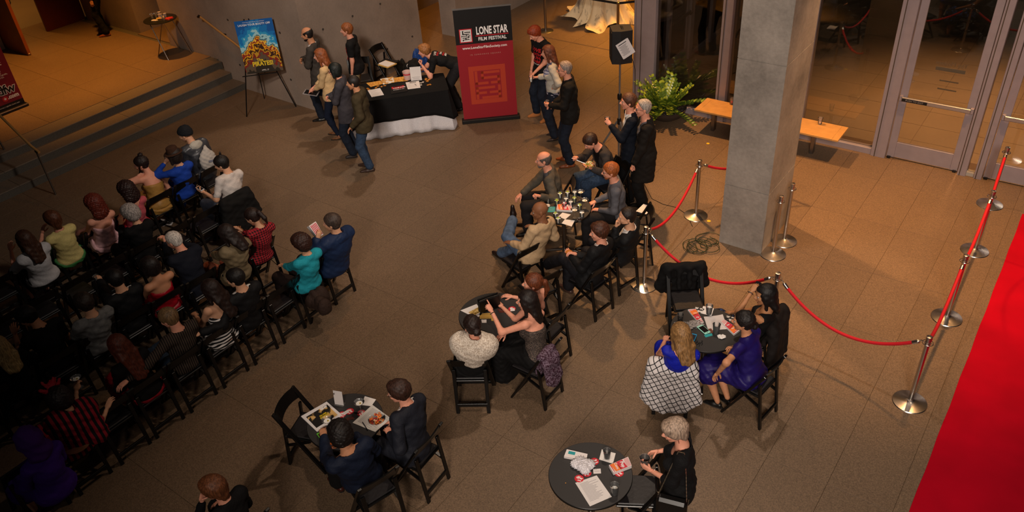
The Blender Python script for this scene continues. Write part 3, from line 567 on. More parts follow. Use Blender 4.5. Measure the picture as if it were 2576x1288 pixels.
# ---------- belt posts, statue ----------
def beltpost(x, y, l):
    s = empty('belt_post', (x, y, 0)); tag(s, l, 'belt post', 'belt barrier posts')
    MB().lathe([(.175, 0), (.178, .008), (.16, .018), (.03, .03)], 36).build('base', STEELD, s); MB().lathe([(.030, .02), (.030, .90), (.033, .905), (.033, .945), (.026, .95)], 18).build('post', STEELD, s); return s
p1 = beltpost(-8.479, 15.054, 'steel belt barrier post rising behind the loudspeaker'); beltpost(-10.403, 15.093, 'steel belt barrier post on the floor behind the red-haired man')
BELT = mat('belt_black', '0D0C0C', .7)
for e in ((-10.40, 15.09, .92), (-6.6, 16.9, .92)): MB().bar((0, 0, .92), (e[0]+8.479, e[1]-15.054, .92), .003, .05, up=(0, 0, 1)).build('belt', BELT, p1)
def marble_fn(nt, b, N, L):
    tc = N.new('ShaderNodeTexCoord'); mp = N.new('ShaderNodeMapping'); mp.inputs['Scale'].default_value = (1, 1, .22); L.new(tc.outputs['Object'], mp.inputs[0])
    n = N.new('ShaderNodeTexNoise'); n.inputs['Scale'].default_value = 6; n.inputs['Detail'].default_value = 7; n.inputs['Roughness'].default_value = .65; L.new(mp.outputs[0], n.inputs['Vector'])
    r = N.new('ShaderNodeValToRGB'); L.new(n.outputs['Fac'], r.inputs[0]); r.color_ramp.elements[0].position = .33; r.color_ramp.elements[0].color = srgb('6A625C')+(1,); r.color_ramp.elements[1].position = .47; r.color_ramp.elements[1].color = srgb('D0C0A0')+(1,); L.new(r.outputs[0], b.inputs['Base Color'])
mb = MB(); nz, na = 26, 96; vs = []
for i in range(nz+1):
    z = 2.4*(i/nz)**1.25; t = z/2.4
    for k in range(na):
        a = 2*math.pi*k/na; f = math.sin(a*9+.8*math.sin(3*a)+.6*t)+.5*math.sin(a*17+2+t*2)
        flare = .42+.46*math.exp(-t*7.5); r = flare*(1+(.10+.07*math.exp(-t*6))*f)
        r *= 1+.16*math.exp(-t*9)*math.sin(a*4+1)
        vs.append((r*math.cos(a), r*math.sin(a)*.85, z+(.05*math.exp(-t*20)*(1+math.sin(a*7)))))
fs = [(i*na+k, i*na+(k+1) % na, (i+1)*na+(k+1) % na, (i+1)*na+k) for i in range(nz) for k in range(na)]
fs.append(tuple(nz*na+k for k in range(na))); mb.add(vs, fs, True)
st = mb.build('draped_sculpture', node_mat('draped_stone', marble_fn, .7)); st.location = (-9.62, 16.35, 0); tag(st, 'tall cream and grey draped cloth-like sculpture spreading over the floor at the top', 'sculpture')
# ---------- registration desk ----------
U_, V_ = Vector((.681, .732, 0)), Vector((-.732, .681, 0)); DC = Vector((-10.09, 9.72, 0)); dang = math.degrees(math.atan2(.732, .681))
dk = empty('folding_table', DC, dang); tag(dk, 'long registration table beside the tall red banner, hidden under its cloths', 'table')
MB().box((0, 0, .725), (1.83, .76, .035), bev=.006).build('table_top', mat('laminate', '8A7A66', .5), dk)
for x in (-.75, .75):
    for y in (-.28, .28): MB().lathe([(.013, 0), (.013, .71)], 10, (x, y, 0)).build('leg', STEELD, dk)
def drape_cloth(name, hx, hy, z0, drop, flare, fold, seed, m, label, over=0, hem=None):
    mb = MB(); R_ = random.Random(seed); per = []; n = 160; c = .05
    def edge(t):
        # rounded rectangle perimeter
        P4 = 2*(2*hx)+2*(2*hy); s_ = t*P4
        for (x0, y0, dx, dy, l) in ((-hx, -hy, 1, 0, 2*hx), (hx, -hy, 0, 1, 2*hy), (hx, hy, -1, 0, 2*hx), (-hx, hy, 0, -1, 2*hy)):
            if s_ <= l: return x0+dx*s_, y0+dy*s_, dy, -dx
            s_ -= l
        return -hx, -hy, 0, -1
    rows = 9; vs = []
    for j in range(rows+1):
        u = j/rows
        for i in range(n):
            x, y, nx, ny = edge(i/n); cr = max(0, 1-min(abs(abs(x)-hx)+abs(abs(y)-hy), .3)/.3)
            f = fold*u*(math.sin(i*.55+seed)+.6*math.sin(i*1.13+2*seed)); o_ = .008+over+u*flare+f+u*.10*cr*cr*(1 if flare else 0)
            nn = Vector((nx, ny, 0))+cr*Vector((x/hx, y/hy, 0))*.5; nn.normalize(); d = drop(x, y, cr)
            vs.append((x+nn.x*o_, y+nn.y*o_, z0-u*d if j else z0))
    fs = [(j*n+i, j*n+(i+1) % n, (j+1)*n+(i+1) % n, (j+1)*n+i) for j in range(rows) for i in range(n)]
    fs = [f[::-1] for f in fs]; fs.append(tuple(range(n))); mb.add(vs, fs, True); o = mb.build(name, m, None, DC); o.rotation_euler = (0, 0, math.radians(dang))
    so = o.modifiers.new('thick', 'SOLIDIFY'); so.thickness = .003; tag(o, label, 'tablecloth'); return o
drape_cloth('white_tablecloth', .925, .385, .7465, lambda x, y, c: .735, .045, .022, 4, cloth('C9C5C8', bump=.8, bscale=8), 'long white cloth showing below the black one on the registration table')
drape_cloth('black_tablecloth', .93, .39, .7515, lambda x, y, c: .43+.10*c, .035, .006, 7, cloth('0D0C0D'), 'black cloth laid over the white one on the registration table', over=.012)
# ---------- pull-up banners ----------
def frame3(o, x, y, z): x, y, z, o = Vector(x), Vector(y), Vector(z), Vector(o); return Matrix(((x.x, y.x, z.x, o.x), (x.y, y.y, z.y, o.y), (x.z, y.z, z.z, o.z), (0, 0, 0, 1)))
RX = Matrix.Rotation(math.radians(90), 4, 'X')
bn = empty('pull_up_banner', (-8.70, 10.71, 0), math.degrees(math.atan2(.69, .793))); tag(bn, 'tall pull-up banner, black above deep red, with white film festival lettering', 'banner')
BH, BWd = 2.13, 1.0; BK = mat('banner_black', '070607', .5); BR_ = mat('banner_red', '8C1420', .5); OR_ = mat('banner_orange', 'A8351E', .5); WH = mat('banner_white', 'E4E0DE', .5); RD = mat('banner_bright_red', 'B01A26', .5)
MB().box((0, 0, .04), (1.08, .14, .07), bev=.01).build('base', BLK, bn); MB().box((0, .0, BH), (1.02, .02, .025)).build('top_rail', GREY, bn); MB().box((0, .03, 1.07), (.02, .015, 2.1)).build('support_pole', GREY, bn)
MB().box((0, 0, .07+(1.50-.07)/2), (BWd, .003, 1.43)).build('lower_panel', BR_, bn); MB().box((0, 0, (1.50+BH)/2), (BWd, .003, BH-1.50)).build('upper_panel', BK, bn)
def blk(name, x, z, w_, h_, m, y=-.003, par=None): return MB().box((x, y, z), (w_, .0012, h_)).build(name, m, par or bn)
def lettering(t_, x, z, size, m, xs=1, sp=1, bold=.0, y=-.0045, al='CENTER', par=None): return text_obj('lettering', t_, size, m, par or bn, Matrix.Translation((x, y, z)) @ RX, .0004, al, xs, bold=bold, sp=sp)
lettering('LONE STAR', .145, 1.72, .19, WH, .56, 1.0, .006); blk('red_rule', .145, 1.635, .58, .016, RD); lettering('FILM FESTIVAL', .145, 1.575, .085, WH, .90, 1.03, .0025)
def emblem(cx, cz, s_, mats_, par, y=-.003):
    # square maze emblem: interlocked L S F F strokes inside a frame
    def bar(x0, z0, x1, z1, k=0, t=.085): 
        return MB().box((cx+(x0+x1)/2*s_, y-.0012*k, cz+(z0+z1)/2*s_), (max(abs(x1-x0), t)*s_, .001, max(abs(z1-z0), t)*s_))
    mb = MB().box((cx, y, cz), (1.18*s_, .001, 1.30*s_)); mb.build('emblem_border', mats_[0], par)
    MB().box((cx, y-.001, cz), (1.0*s_, .001, 1.12*s_)).build('emblem_field', mats_[1], par)
    MB().box((cx, y-.002, cz), (.86*s_, .001, .98*s_)).build('emblem_ground', mats_[2], par)
    mb = MB(); y2 = y-.0032; t = .085
    for x0, z0, x1, z1 in ((-.36, .44, -.36, .06), (-.36, .06, -.02, .06), (.36, .42, -.16, .42), (-.16, .42, -.16, .24), (-.16, .24, .36, .24), (.36, .24, .36, .06), (.36, .06, .14, .06), (-.36, -.44, -.36, -.10), (-.36, -.10, .18, -.10), (-.36, -.27, -.10, -.27), (.36, -.08, .36, -.44), (.36, -.27, .08, -.27), (.36, -.44, -.18, -.44)):
        mb.box((cx+(x0+x1)/2*s_, y2, cz+(z0+z1)/2*s_), ((abs(x1-x0)+t)*s_, .0008, (abs(z1-z0)+t)*s_))
    mb.build('emblem_strokes', mats_[1], par)
emblem(-.315, 1.655, .19, (RD, WH, BK), bn); emblem(.0, .72, .56, (OR_, OR_, BR_), bn)
blk('emblem_gap', 0, .72, 0.01, .01, BR_)
lettering('www.LoneStarFilmSociety.com', .0, 1.43, .064, WH, .98, 1.0, .001); lettering('IN SUNDANCE SQUARE', .0, 1.30, .032, mat('banner_dim', 'B08A80', .6), 1.0, 1.75)
b2 = empty('pull_up_banner', (-16.72, 5.70, .45), 90); tag(b2, 'dark red pull-up banner at the left edge of the landing, web address at its foot', 'banner')
B2R = mat('banner_crimson', '7A0A24', .5)
MB().box((0, 0, .03), (.92, .14, .06), bev=.01).build('base', BLK, b2); MB().box((0, 0, 1.05), (.86, .003, 1.8)).build('lower_panel', B2R, b2); MB().box((0, 0, .115), (.86, .0034, .10)).build('foot_panel', BK, b2); MB().box((0, .03, 1.0), (.02, .015, 1.9)).build('support_pole', GREY, b2)
lettering('dfw', .20, .42, .24, WH, 1.0, .95, .016, par=b2); lettering('dfw', .20, .42, .24, BK, 1.0, .95, .004, y=-.0062, par=b2); lettering('.com', .28, .27, .11, WH, 1.0, 1.0, .005, par=b2); lettering('| movies | nightlife | food | style', .14, .115, .032, WH, 1, 1, par=b2)
mb = MB(); mb.lathe([(.0, 0), (.055, 0), (.055, .002)], 24, (.12, -.003, .26), M=Matrix.Rotation(math.radians(90), 3, 'X')); mb.build('round_badge', RD, b2)
mb = MB(); vs = [(.12+(.034 if i % 2 == 0 else .014)*math.sin(i*math.pi/5), -.0062, .26+(.034 if i % 2 == 0 else .014)*math.cos(i*math.pi/5)) for i in range(10)]; mb.add(vs, [tuple(range(10))]); mb.build('star', WH, b2)
lettering('Gift', .22, .92, .12, WH, 1, 1, .003, par=b2); lettering('everything\nyour way,\nFort Worth\'s nightlife,\nfood and fun.', .16, .72, .042, WH, par=b2)
MB().box((0, -.075, .055), (.88, .003, .02)).build('base_strip', SILV, b2)
# ---------- poster on an easel ----------
ez = empty('easel', (-12.95, 8.95, 0), 45.5); tag(ez, 'thin black tripod easel holding the film poster', 'easel')
for a, b_ in (((-.04, .16, 1.80), (-.40, -.20, .01)), ((.04, .16, 1.80), (.55, -.02, .01)), ((0, .18, 1.72), (-.12, .60, .01))): MB().bar(a, b_, .016, .016).build('leg', BLK, ez)
MB().bar((-.30, -.085, .785), (.36, -.085, .785), .025, .012).build('ledge', BLK, ez)
TLp, TRp, BRp, BLp = Vector((-13.09, 8.83, 1.83)), Vector((-12.61, 9.35, 1.83)), Vector((-12.56, 9.20, .80)), Vector((-13.08, 8.74, .80))
px_ = ((TRp-TLp)+(BRp-BLp)).normalized(); pz_ = ((TLp-BLp)+(TRp-BRp)).normalized(); py_ = pz_.cross(px_).normalized(); pz_ = px_.cross(py_)
po = empty('film_poster', (0, 0, 0)); po.matrix_world = frame3((TLp+TRp+BRp+BLp)/4-py_*.012, px_, py_, pz_) if False else frame3((TLp+TRp+BRp+BLp)/4, px_, py_, pz_)
tag(po, 'colourful film poster, blue sky above a yellow and red crowd scene, on the easel', 'poster')
def poster_fn(nt, b, N, L):
    tc = N.new('ShaderNodeTexCoord'); sp_ = N.new('ShaderNodeSeparateXYZ'); L.new(tc.outputs['Object'], sp_.inputs[0])
    n = N.new('ShaderNodeTexNoise'); n.inputs['Scale'].default_value = 9; n.inputs['Detail'].default_value = 5; L.new(tc.outputs['Object'], n.inputs['Vector'])
    m1 = N.new('ShaderNodeMath'); m1.operation = 'MULTIPLY_ADD'; m1.inputs[1].default_value = .55; L.new(n.outputs['Fac'], m1.inputs[0]); L.new(sp_.outputs[2], m1.inputs[2])
    ab = N.new('ShaderNodeMath'); ab.operation = 'ABSOLUTE'; L.new(sp_.outputs[0], ab.inputs[0]); bu = N.new('ShaderNodeMath'); bu.operation = 'MULTIPLY_ADD'; bu.inputs[1].default_value = .9; L.new(ab.outputs[0], bu.inputs[0]); L.new(m1.outputs[0], bu.inputs[2]); r = N.new('ShaderNodeMapRange'); r.inputs[1].default_value = -.12; r.inputs[2].default_value = .92; L.new(bu.outputs[0], r.inputs[0]); c = N.new('ShaderNodeValToRGB'); L.new(r.outputs[0], c.inputs[0]); c.color_ramp.interpolation = 'CONSTANT'
    e = c.color_ramp.elements; e[0].color = srgb('2A241C')+(1,); e[1].position = .14; e[1].color = srgb('5A4A3A')+(1,)
    for p_, k in ((.26, '7A2018'), (.32, 'B88A20'), (.38, '3A1A10'), (.43, 'E0A010'), (.48, '8A2A1A'), (.52, 'E8B840'), (.56, '3A6A7A'), (.60, '9CC8D0'), (.68, '2A94C4'), (.76, '0E70B4'), (.88, '0A549C')):
        x = e.new(p_); x.color = srgb(k)+(1,)
    L.new(c.outputs[0], b.inputs['Base Color'])
MB().box((0, 0, 0), (.70, .006, 1.0)).build('board', node_mat('poster_print', poster_fn, .35, .5), po)
YL = mat('poster_yellow', 'D8B820', .5)
def pl_(t_, x, z, size, m, xs=1, bold=0, sh=0): return text_obj('lettering', t_, size, m, po, Matrix.Translation((x, -.0045, z)) @ RX, .0004, 'CENTER', xs, shear=sh, bold=bold)
pl_('LAUGH YOUR BOOTY OFF', 0, .415, .052, WH, .95, .001); pl_('FROM THE CREATORS OF "CHICKEN RUN"', 0, .462, .021, WH); pl_('The', -.04, -.255, .075, YL, 1, .003); pl_('PIRATES!', .0, -.33, .115, YL, .88, .005); pl_('APRIL 27', .02, -.455, .036, WH)
# ---------- handrails ----------
h1 = empty('handrail', (-13.62, 4.84, 0)); tag(h1, 'bronze stair handrail on slim posts at the left', 'handrail')
MB().tube([(.10, .0, .84), (-.10, 0, .90), (-.85, .0, 1.31), (-1.9, .0, 1.40), (-3.4, 0, 1.41)], .021, 12).build('rail', BRASS, h1); MB().tube([(.0, 0, .0), (.0, 0, .84)], .016, 10).build('post', STEELD, h1); MB().tube([(-1.52, .06, .45), (-1.52, .0, 1.36)], .016, 10).build('post', STEELD, h1); MB().box((.03, 0, .84), (.08, .05, .05), bev=.01).build('bracket', BLK, h1)
h2 = empty('handrail', (-14.0, 9.38, 0)); tag(h2, 'bronze handrail fixed to the concrete wall above the right end of the stairs', 'handrail')
MB().tube([(-.98, -.05, 1.47), (.35, -.05, .90)], .021, 12).build('rail', BRASS, h2); MB().tube([(-.98, -.05, 1.47), (-1.06, -.05, 1.46), (-1.10, .0, 1.46)], .024, 10).build('rail_end', BLK, h2); MB().tube([(-.4, -.05, 1.21), (-.4, .04, 1.17)], .012, 8).build('bracket', BLK, h2)
# ---------- round folding tray table on the landing ----------
tt = empty('tray_table', (-16.36, 9.24, .45)); tag(tt, 'round black cocktail table on crossed chrome legs on the landing, littered with cups', 'table')
MB().lathe([(0, .79), (.335, .79), (.345, .795), (.345, .805), (.33, .81), (0, .81)], 40, cap=False).build('tray', BLK, tt)
for a, b_ in (((-.25, -.14, .78), (.24, -.24, 0)), ((.20, -.10, .78), (-.20, -.20, 0)), ((.05, .22, .78), (.30, .30, 0)), ((-.22, .12, .78), (-.12, .30, 0))):
    MB().tube([a, b_], .010, 8).build('leg', STEEL if b_[1] != -.20 else STEELD, tt)
r2_ = random.Random(11)
for i in range(7):
    x, y = -16.36+r2_.uniform(-.2, .2), 9.24+r2_.uniform(-.18, .18); mb = MB(); mb.lathe([(.026, 0), (.036, .08+.02*(i % 2)), (.038, .085+.02*(i % 2))], 16, cap=False); o = mb.build('plastic_cup', CUPG if i % 2 else mat('cup_white', 'C8B8A8', .5)); o.location = (x, y, 1.262); tag(o, 'CUPL', 'cup', 'cups on the landing table')
for i in range(5):
    mb = MB(); mb.box((0, 0, .012), (.10+.04*r2_.random(), .07, .022), Matrix.Rotation(r2_.random()*3, 3, 'Z') @ Matrix.Rotation(r2_.uniform(-.2, .2), 3, 'X'), taper=.8); o = mb.build('crumpled_napkin', mat('nap_'+'rwywr'[i], ('A81E1E', 'C8BCB0', 'C09A40', 'C8BCB0', 'A81E1E')[i], .8)); o.location = (-16.36+r2_.uniform(-.2, .22), 9.24+r2_.uniform(-.16, .16), 1.262); tag(o, 'WRAPL', 'napkin', 'wrappers on the landing table')
wp = empty('slim_post', (-17.05, 9.80, .45)); tag(wp, 'slim white upright post behind the landing table', 'post'); MB().box((0, 0, .95), (.06, .03, 1.8), bev=.004).build('shaft', mat('white_post', 'C8B8A0', .6), wp); MB().box((0, 0, .02), (.12, .09, .03), bev=.006).build('base', mat('white_post', 'C8B8A0', .6), wp)

_ord = ['leftmost', 'second from the left', 'third from the left', 'fourth from the left', 'fifth from the left', 'second from the right', 'rightmost']
for key, txt in (('CUPL', 'plastic cup on the landing table, %s of the cups'), ('WRAPL', 'crumpled wrapper on the landing table, %s of the wrappers')):
    L_ = sorted([o for o in COL.objects if o.get('label') == key], key=lambda o: to_px(o.location)[0]); names = _ord if len(L_) == 7 else _ord[:3]+_ord[5:]
    for o, n_ in zip(L_, names): o['label'] = txt % n_

# ---------- implicit surfaces -> meshes (bodies, clothes, hair) ----------
def d_cap(P, a, b, ra, rb):
    ab = b-a; pa = P-a; t = np.clip((pa@ab)/max(1e-9, ab@ab), 0, 1)
    return np.linalg.norm(pa-t[..., None]*ab, axis=-1)-(ra+(rb-ra)*t)
def d_ell(P, c, M, r):
    q = (P-c)@M; k0 = np.linalg.norm(q/r, axis=-1); k1 = np.linalg.norm(q/(r*r), axis=-1)
    return k0*(k0-1)/np.maximum(k1, 1e-6)
I3 = np.eye(3)
def C_(a, b, ra, rb=None): return ('c', np.array(a, float), np.array(b, float), float(ra), float(ra if rb is None else rb))
def E_(c, r, M=None): return ('e', np.array(c, float), I3 if M is None else np.array(M, float), np.array(r, float))
def infl(p, o):
    if p[0] == 'c': return ('c', p[1], p[2], p[3]+o, p[4]+o)
    return ('e', p[1], p[2], p[3]+o)
def xf(p, c, M, s=1.0):
    c = np.array(c, float); M = np.array(M, float)
    if p[0] == 'c': return ('c', c+M@(p[1]*s), c+M@(p[2]*s), p[3]*s, p[4]*s)
    return ('e', c+M@(p[1]*s), M@p[2], p[3]*s)
def bounds(p):
    if p[0] == 'c':
        return np.minimum(p[1]-p[3], p[2]-p[4]), np.maximum(p[1]+p[3], p[2]+p[4])
    h = np.sqrt(((p[2]*p[3])**2).sum(1)); return p[1]-h, p[1]+h
def grid(prims, h, k=.03, subs=(), wob=None, post=None):
    bs = [bounds(p) for p in prims]; pad = 2.5*h
    lo = np.min([b[0] for b in bs], 0)-pad-(wob[0] if wob else 0); hi = np.max([b[1] for b in bs], 0)+pad+(wob[0] if wob else 0)
    n = np.ceil((hi-lo)/h).astype(int)+1
    G = np.full(n, .25); ax = [lo[i]+h*np.arange(n[i]) for i in range(3)]
    for p, (a, b) in zip(prims, bs):
        m = k+2.5*h
        i0 = np.clip(np.floor((a-m-lo)/h).astype(int), 0, n-1); i1 = np.clip(np.ceil((b+m-lo)/h).astype(int)+1, 1, n)
        sl = tuple(slice(i0[i], i1[i]) for i in range(3))
        X = np.stack(np.meshgrid(*[ax[i][sl[i]] for i in range(3)], indexing='ij'), -1)
        d = d_cap(X, *p[1:]) if p[0] == 'c' else d_ell(X, *p[1:])
        g = G[sl]; hh = np.maximum(k-np.abs(g-d), 0)/k
        G[sl] = np.minimum(g, d)-hh*hh*k*.25
    if subs or wob:
        X = np.stack(np.meshgrid(*ax, indexing='ij'), -1)
        if wob:
            A, f, ph = wob; x, y, z = X[..., 0]*f, X[..., 1]*f, X[..., 2]*f
            G = G+A*(np.sin(x*1.3+ph+1.7*np.sin(z*.7+ph))*np.sin(y*1.1+z*1.9+ph*2)+.6*np.sin(z*2.3+x*1.2-y*1.7+ph*3))
        for s in subs:
            e = s(X); hh = np.maximum(.016-np.abs(G-e), 0)/.016; G = np.maximum(G, e)+hh*hh*.004
    return lo, h, G
def nets(lo, h, G):
    s = G < 0; n = np.array(G.shape)
    c = [s[i:n[0]-1+i, j:n[1]-1+j, k:n[2]-1+k] for i in (0, 1) for j in (0, 1) for k in (0, 1)]
    su = sum(x.astype(np.int8) for x in c); act = (su > 0) & (su < 8)
    idx = np.full(act.shape, -1, int); A = np.argwhere(act); idx[act] = np.arange(len(A))
    V = np.zeros((len(A), 3)); W = np.zeros(len(A)); g = lambda o: G[A[:, 0]+o[0], A[:, 1]+o[1], A[:, 2]+o[2]]
    corners = {o: g(o) for o in [(i, j, k) for i in (0, 1) for j in (0, 1) for k in (0, 1)]}
    for o in corners:
        for a in range(3):
            if o[a] == 0:
                q = list(o); q[a] = 1; q = tuple(q); u, v = corners[o], corners[q]; m = (u < 0) != (v < 0)
                t = np.where(m, u/np.where(m, u-v, 1), 0); p = np.array(o, float)[None]+np.zeros((len(A), 3)); p[:, a] += t
                V[m] += p[m]; W[m] += 1
    V = (A+V/np.maximum(W, 1)[:, None])*h+lo
    F = []
    for a in range(3):
        b, d = (a+1) % 3, (a+2) % 3
        s0 = [slice(1, -1)]*3; s1 = [slice(1, -1)]*3; s0[a] = slice(0, n[a]-1); s1[a] = slice(1, n[a])
        u, v = s[tuple(s0)], s[tuple(s1)]; E = np.argwhere(u != v)
        if not len(E): continue
        fl = u[tuple(E.T)]; off = np.ones(3, int); off[a] = 0; B = E+off
        def at(db, dd):
            q = B.copy(); q[:, b] -= db; q[:, d] -= dd; return idx[q[:, 0], q[:, 1], q[:, 2]]
        q = np.stack([at(1, 1), at(0, 1), at(0, 0), at(1, 0)], 1)
        q[~fl] = q[~fl][:, ::-1]; F.append(q)
    return V, np.concatenate(F) if F else np.zeros((0, 4), int)
def surf(prims, h, k=.03, subs=(), wob=None): return nets(*grid(prims, h, k, subs, wob))
def np_mesh(name, parts, mats, smooth=True):
    """parts: list of (V, F, material index or array); one mesh"""
    Vs = []; Fs = []; Ms = []; o = 0
    for V, F, m in parts:
        if not len(F): continue
        Vs.append(V); Fs.append(F+o); Ms.append(np.full(len(F), m) if np.isscalar(m) else m); o += len(V)
    V = np.concatenate(Vs); F = np.concatenate(Fs); Mi = np.concatenate(Ms)
    me = bpy.data.meshes.new(name); me.vertices.add(len(V)); me.vertices.foreach_set('co', V.astype(np.float32).ravel())
    me.loops.add(F.size); me.loops.foreach_set('vertex_index', F.ravel().astype(np.int32))
    me.polygons.add(len(F)); me.polygons.foreach_set('loop_start', np.arange(0, F.size, 4, dtype=np.int32))
    try: me.polygons.foreach_set('loop_total', np.full(len(F), 4, dtype=np.int32))
    except Exception: pass
    for m in mats: me.materials.append(m)
    me.polygons.foreach_set('material_index', Mi.astype(np.int32)); me.polygons.foreach_set('use_smooth', np.ones(len(F), bool) if smooth else np.zeros(len(F), bool))
    me.update(calc_edges=True); me.validate(); return me
def cut(p, n):
    p = np.array(p, float); n = nrm(n); return lambda X: (X-p)@n
def hole(*prims):
    def f(X):
        d = None
        for p in prims:
            e = d_cap(X, *p[1:]) if p[0] == 'c' else d_ell(X, *p[1:]); d = e if d is None else np.minimum(d, e)
        return -d
    return f

# ---------- figure skeletons (person-local: x right, y forward, z up) ----------
def rot(ax, deg):
    a = math.radians(deg); c, s = math.cos(a), math.sin(a)
    if ax == 'x': return np.array([[1,0,0],[0,c,-s],[0,s,c]], float)
    if ax == 'y': return np.array([[c,0,s],[0,1,0],[-s,0,c]], float)
    return np.array([[c,-s,0],[s,c,0],[0,0,1]], float)
def nrm(v):
    v = np.asarray(v, float); return v/max(1e-9, np.linalg.norm(v))
def ik(a, t, l1, l2, pole):
    a = np.array(a, float); t = np.array(t, float); d = t-a; L = np.linalg.norm(d)
    Lc = min(max(L, abs(l1-l2)+.03), (l1+l2)*.995); u = d/max(L, 1e-6); t = a+u*Lc
    x = (l1*l1-l2*l2+Lc*Lc)/(2*Lc); h = math.sqrt(max(0, l1*l1-x*x))
    p = np.array(pole, float); p = p-u*(p@u); p = nrm(p)
    return a+u*x+p*h, t
def skeleton(q):
    s = q.get('s', 1.0); fem = q.get('sex', 'm') == 'f'; sit = q.get('pose', 'sit') == 'sit'
    J = {}
    pz = q.get('pz', .515 if sit else .93*s)
    P = np.array([q.get('px', 0), q.get('py', 0), pz], float)
    lean = q.get('lean', -12 if sit else 0)
    T = rot('z', q.get('twist', 0)) @ rot('y', q.get('side', 0)) @ rot('x', -lean)
    R, F, Up = T[:, 0], T[:, 1], T[:, 2]
    bs = s*(.95 if sit else 1.0)
    hunch = q.get('hunch', 7 if sit else 2)
    T2 = T @ rot('x', -hunch); U2 = T2[:, 2]
    mid = P+Up*.24*bs
    N = mid+U2*.28*bs
    sw = (.155 if fem else .178)*s*q.get('broad', 1)
    J.update(P=P, T=T, T2=T2, mid=mid, N=N, s=s)
    sc = mid+U2*.235*bs
    J['SR'] = sc+T2[:, 0]*sw; J['SL'] = sc-T2[:, 0]*sw
    hy, hp, hr = q.get('head', (0, 0, 0))
    Hm = rot('z', q.get('twist', 0)) @ rot('z', hy) @ rot('x', -hp) @ rot('y', hr)
    nk = nrm(U2*.7+Hm[:, 2]*.3+T2[:, 1]*.12)
    HC = N+nk*.085*s+Hm[:, 2]*.105*s+Hm[:, 1]*.03*s
    J['Hm'] = Hm; J['HC'] = HC
    for k, sg in (('R', 1), ('L', -1)):
        if sit: d = (sg*.12, .30, pz+.13)
        else: d = (sg*.235*s, .04, pz-.14*s)
        t = q.get('hand'+k, d); t = np.array(t, float)
        pole = q.get('pole'+k, (sg*.55, -.45, -1) if sit else (sg*.35, -.9, -.2))
        E, Wr = ik(J['S'+k], t, .285*s, .255*s, pole)
        J['E'+k], J['W'+k] = E, Wr
        J['hip'+k] = P+np.array([sg*.09*s, 0, -.005])
        if sit: d = (sg*.11, .42, .085)
        else: d = (sg*.10*s, 0, .085*s)
        a = np.array(q.get('foot'+k, d), float)
        pole = q.get('knee'+k, (sg*.12, 1, .9) if sit else (sg*.1, 1, 0))
        K, A = ik(J['hip'+k], a, .44*s, .43*s, pole)
        J['K'+k], J['A'+k] = K, A
        J['toe'+k] = nrm(q.get('toe'+k, (sg*.2, 1, 0)))
    return J

# ---------- figures ----------
SKIN = {k: mat('skin_'+k, c, rough=.55, noise=.06, nscale=30, spec=.35) for k, c in dict(pale='D9A98C', fair='CC9878', pink='D4937A', tan='B67F5E', olive='A5734F', brown='85573B').items()}
EYEW = mat('eye_white', 'A3958B', .4); IRIS = mat('eye_iris', '2A1A12', .3); GOLD = mat('gold_metal', 'D8B25A', .3, 1); SILV = mat('silver_metal', 'C8C8C8', .25, 1)
def hairmat(c):
    def fn(nt, b, N, L):
        tc = N.new('ShaderNodeTexCoord'); mp = N.new('ShaderNodeMapping'); mp.inputs['Scale'].default_value = (1, 1, .14); L.new(tc.outputs['Object'], mp.inputs[0])
        n = N.new('ShaderNodeTexNoise'); n.inputs['Scale'].default_value = 85; n.inputs['Detail'].default_value = 4; L.new(mp.outputs[0], n.inputs['Vector'])
        r = N.new('ShaderNodeMapRange'); r.inputs[1].default_value = .3; r.inputs[2].default_value = .7; r.inputs[3].default_value = .45; r.inputs[4].default_value = 1.7; L.new(n.outputs['Fac'], r.inputs[0])
        x = N.new('ShaderNodeVectorMath'); x.operation = 'SCALE'; x.inputs[0].default_value = srgb(c); L.new(r.outputs[0], x.inputs['Scale']); L.new(x.outputs[0], b.inputs['Base Color'])
        bp = N.new('ShaderNodeBump'); bp.inputs['Strength'].default_value = .5; bp.inputs['Distance'].default_value = .006; L.new(n.outputs['Fac'], bp.inputs['Height']); L.new(bp.outputs[0], b.inputs['Normal'])
    return node_mat('hair_'+c, fn, .55, .35)
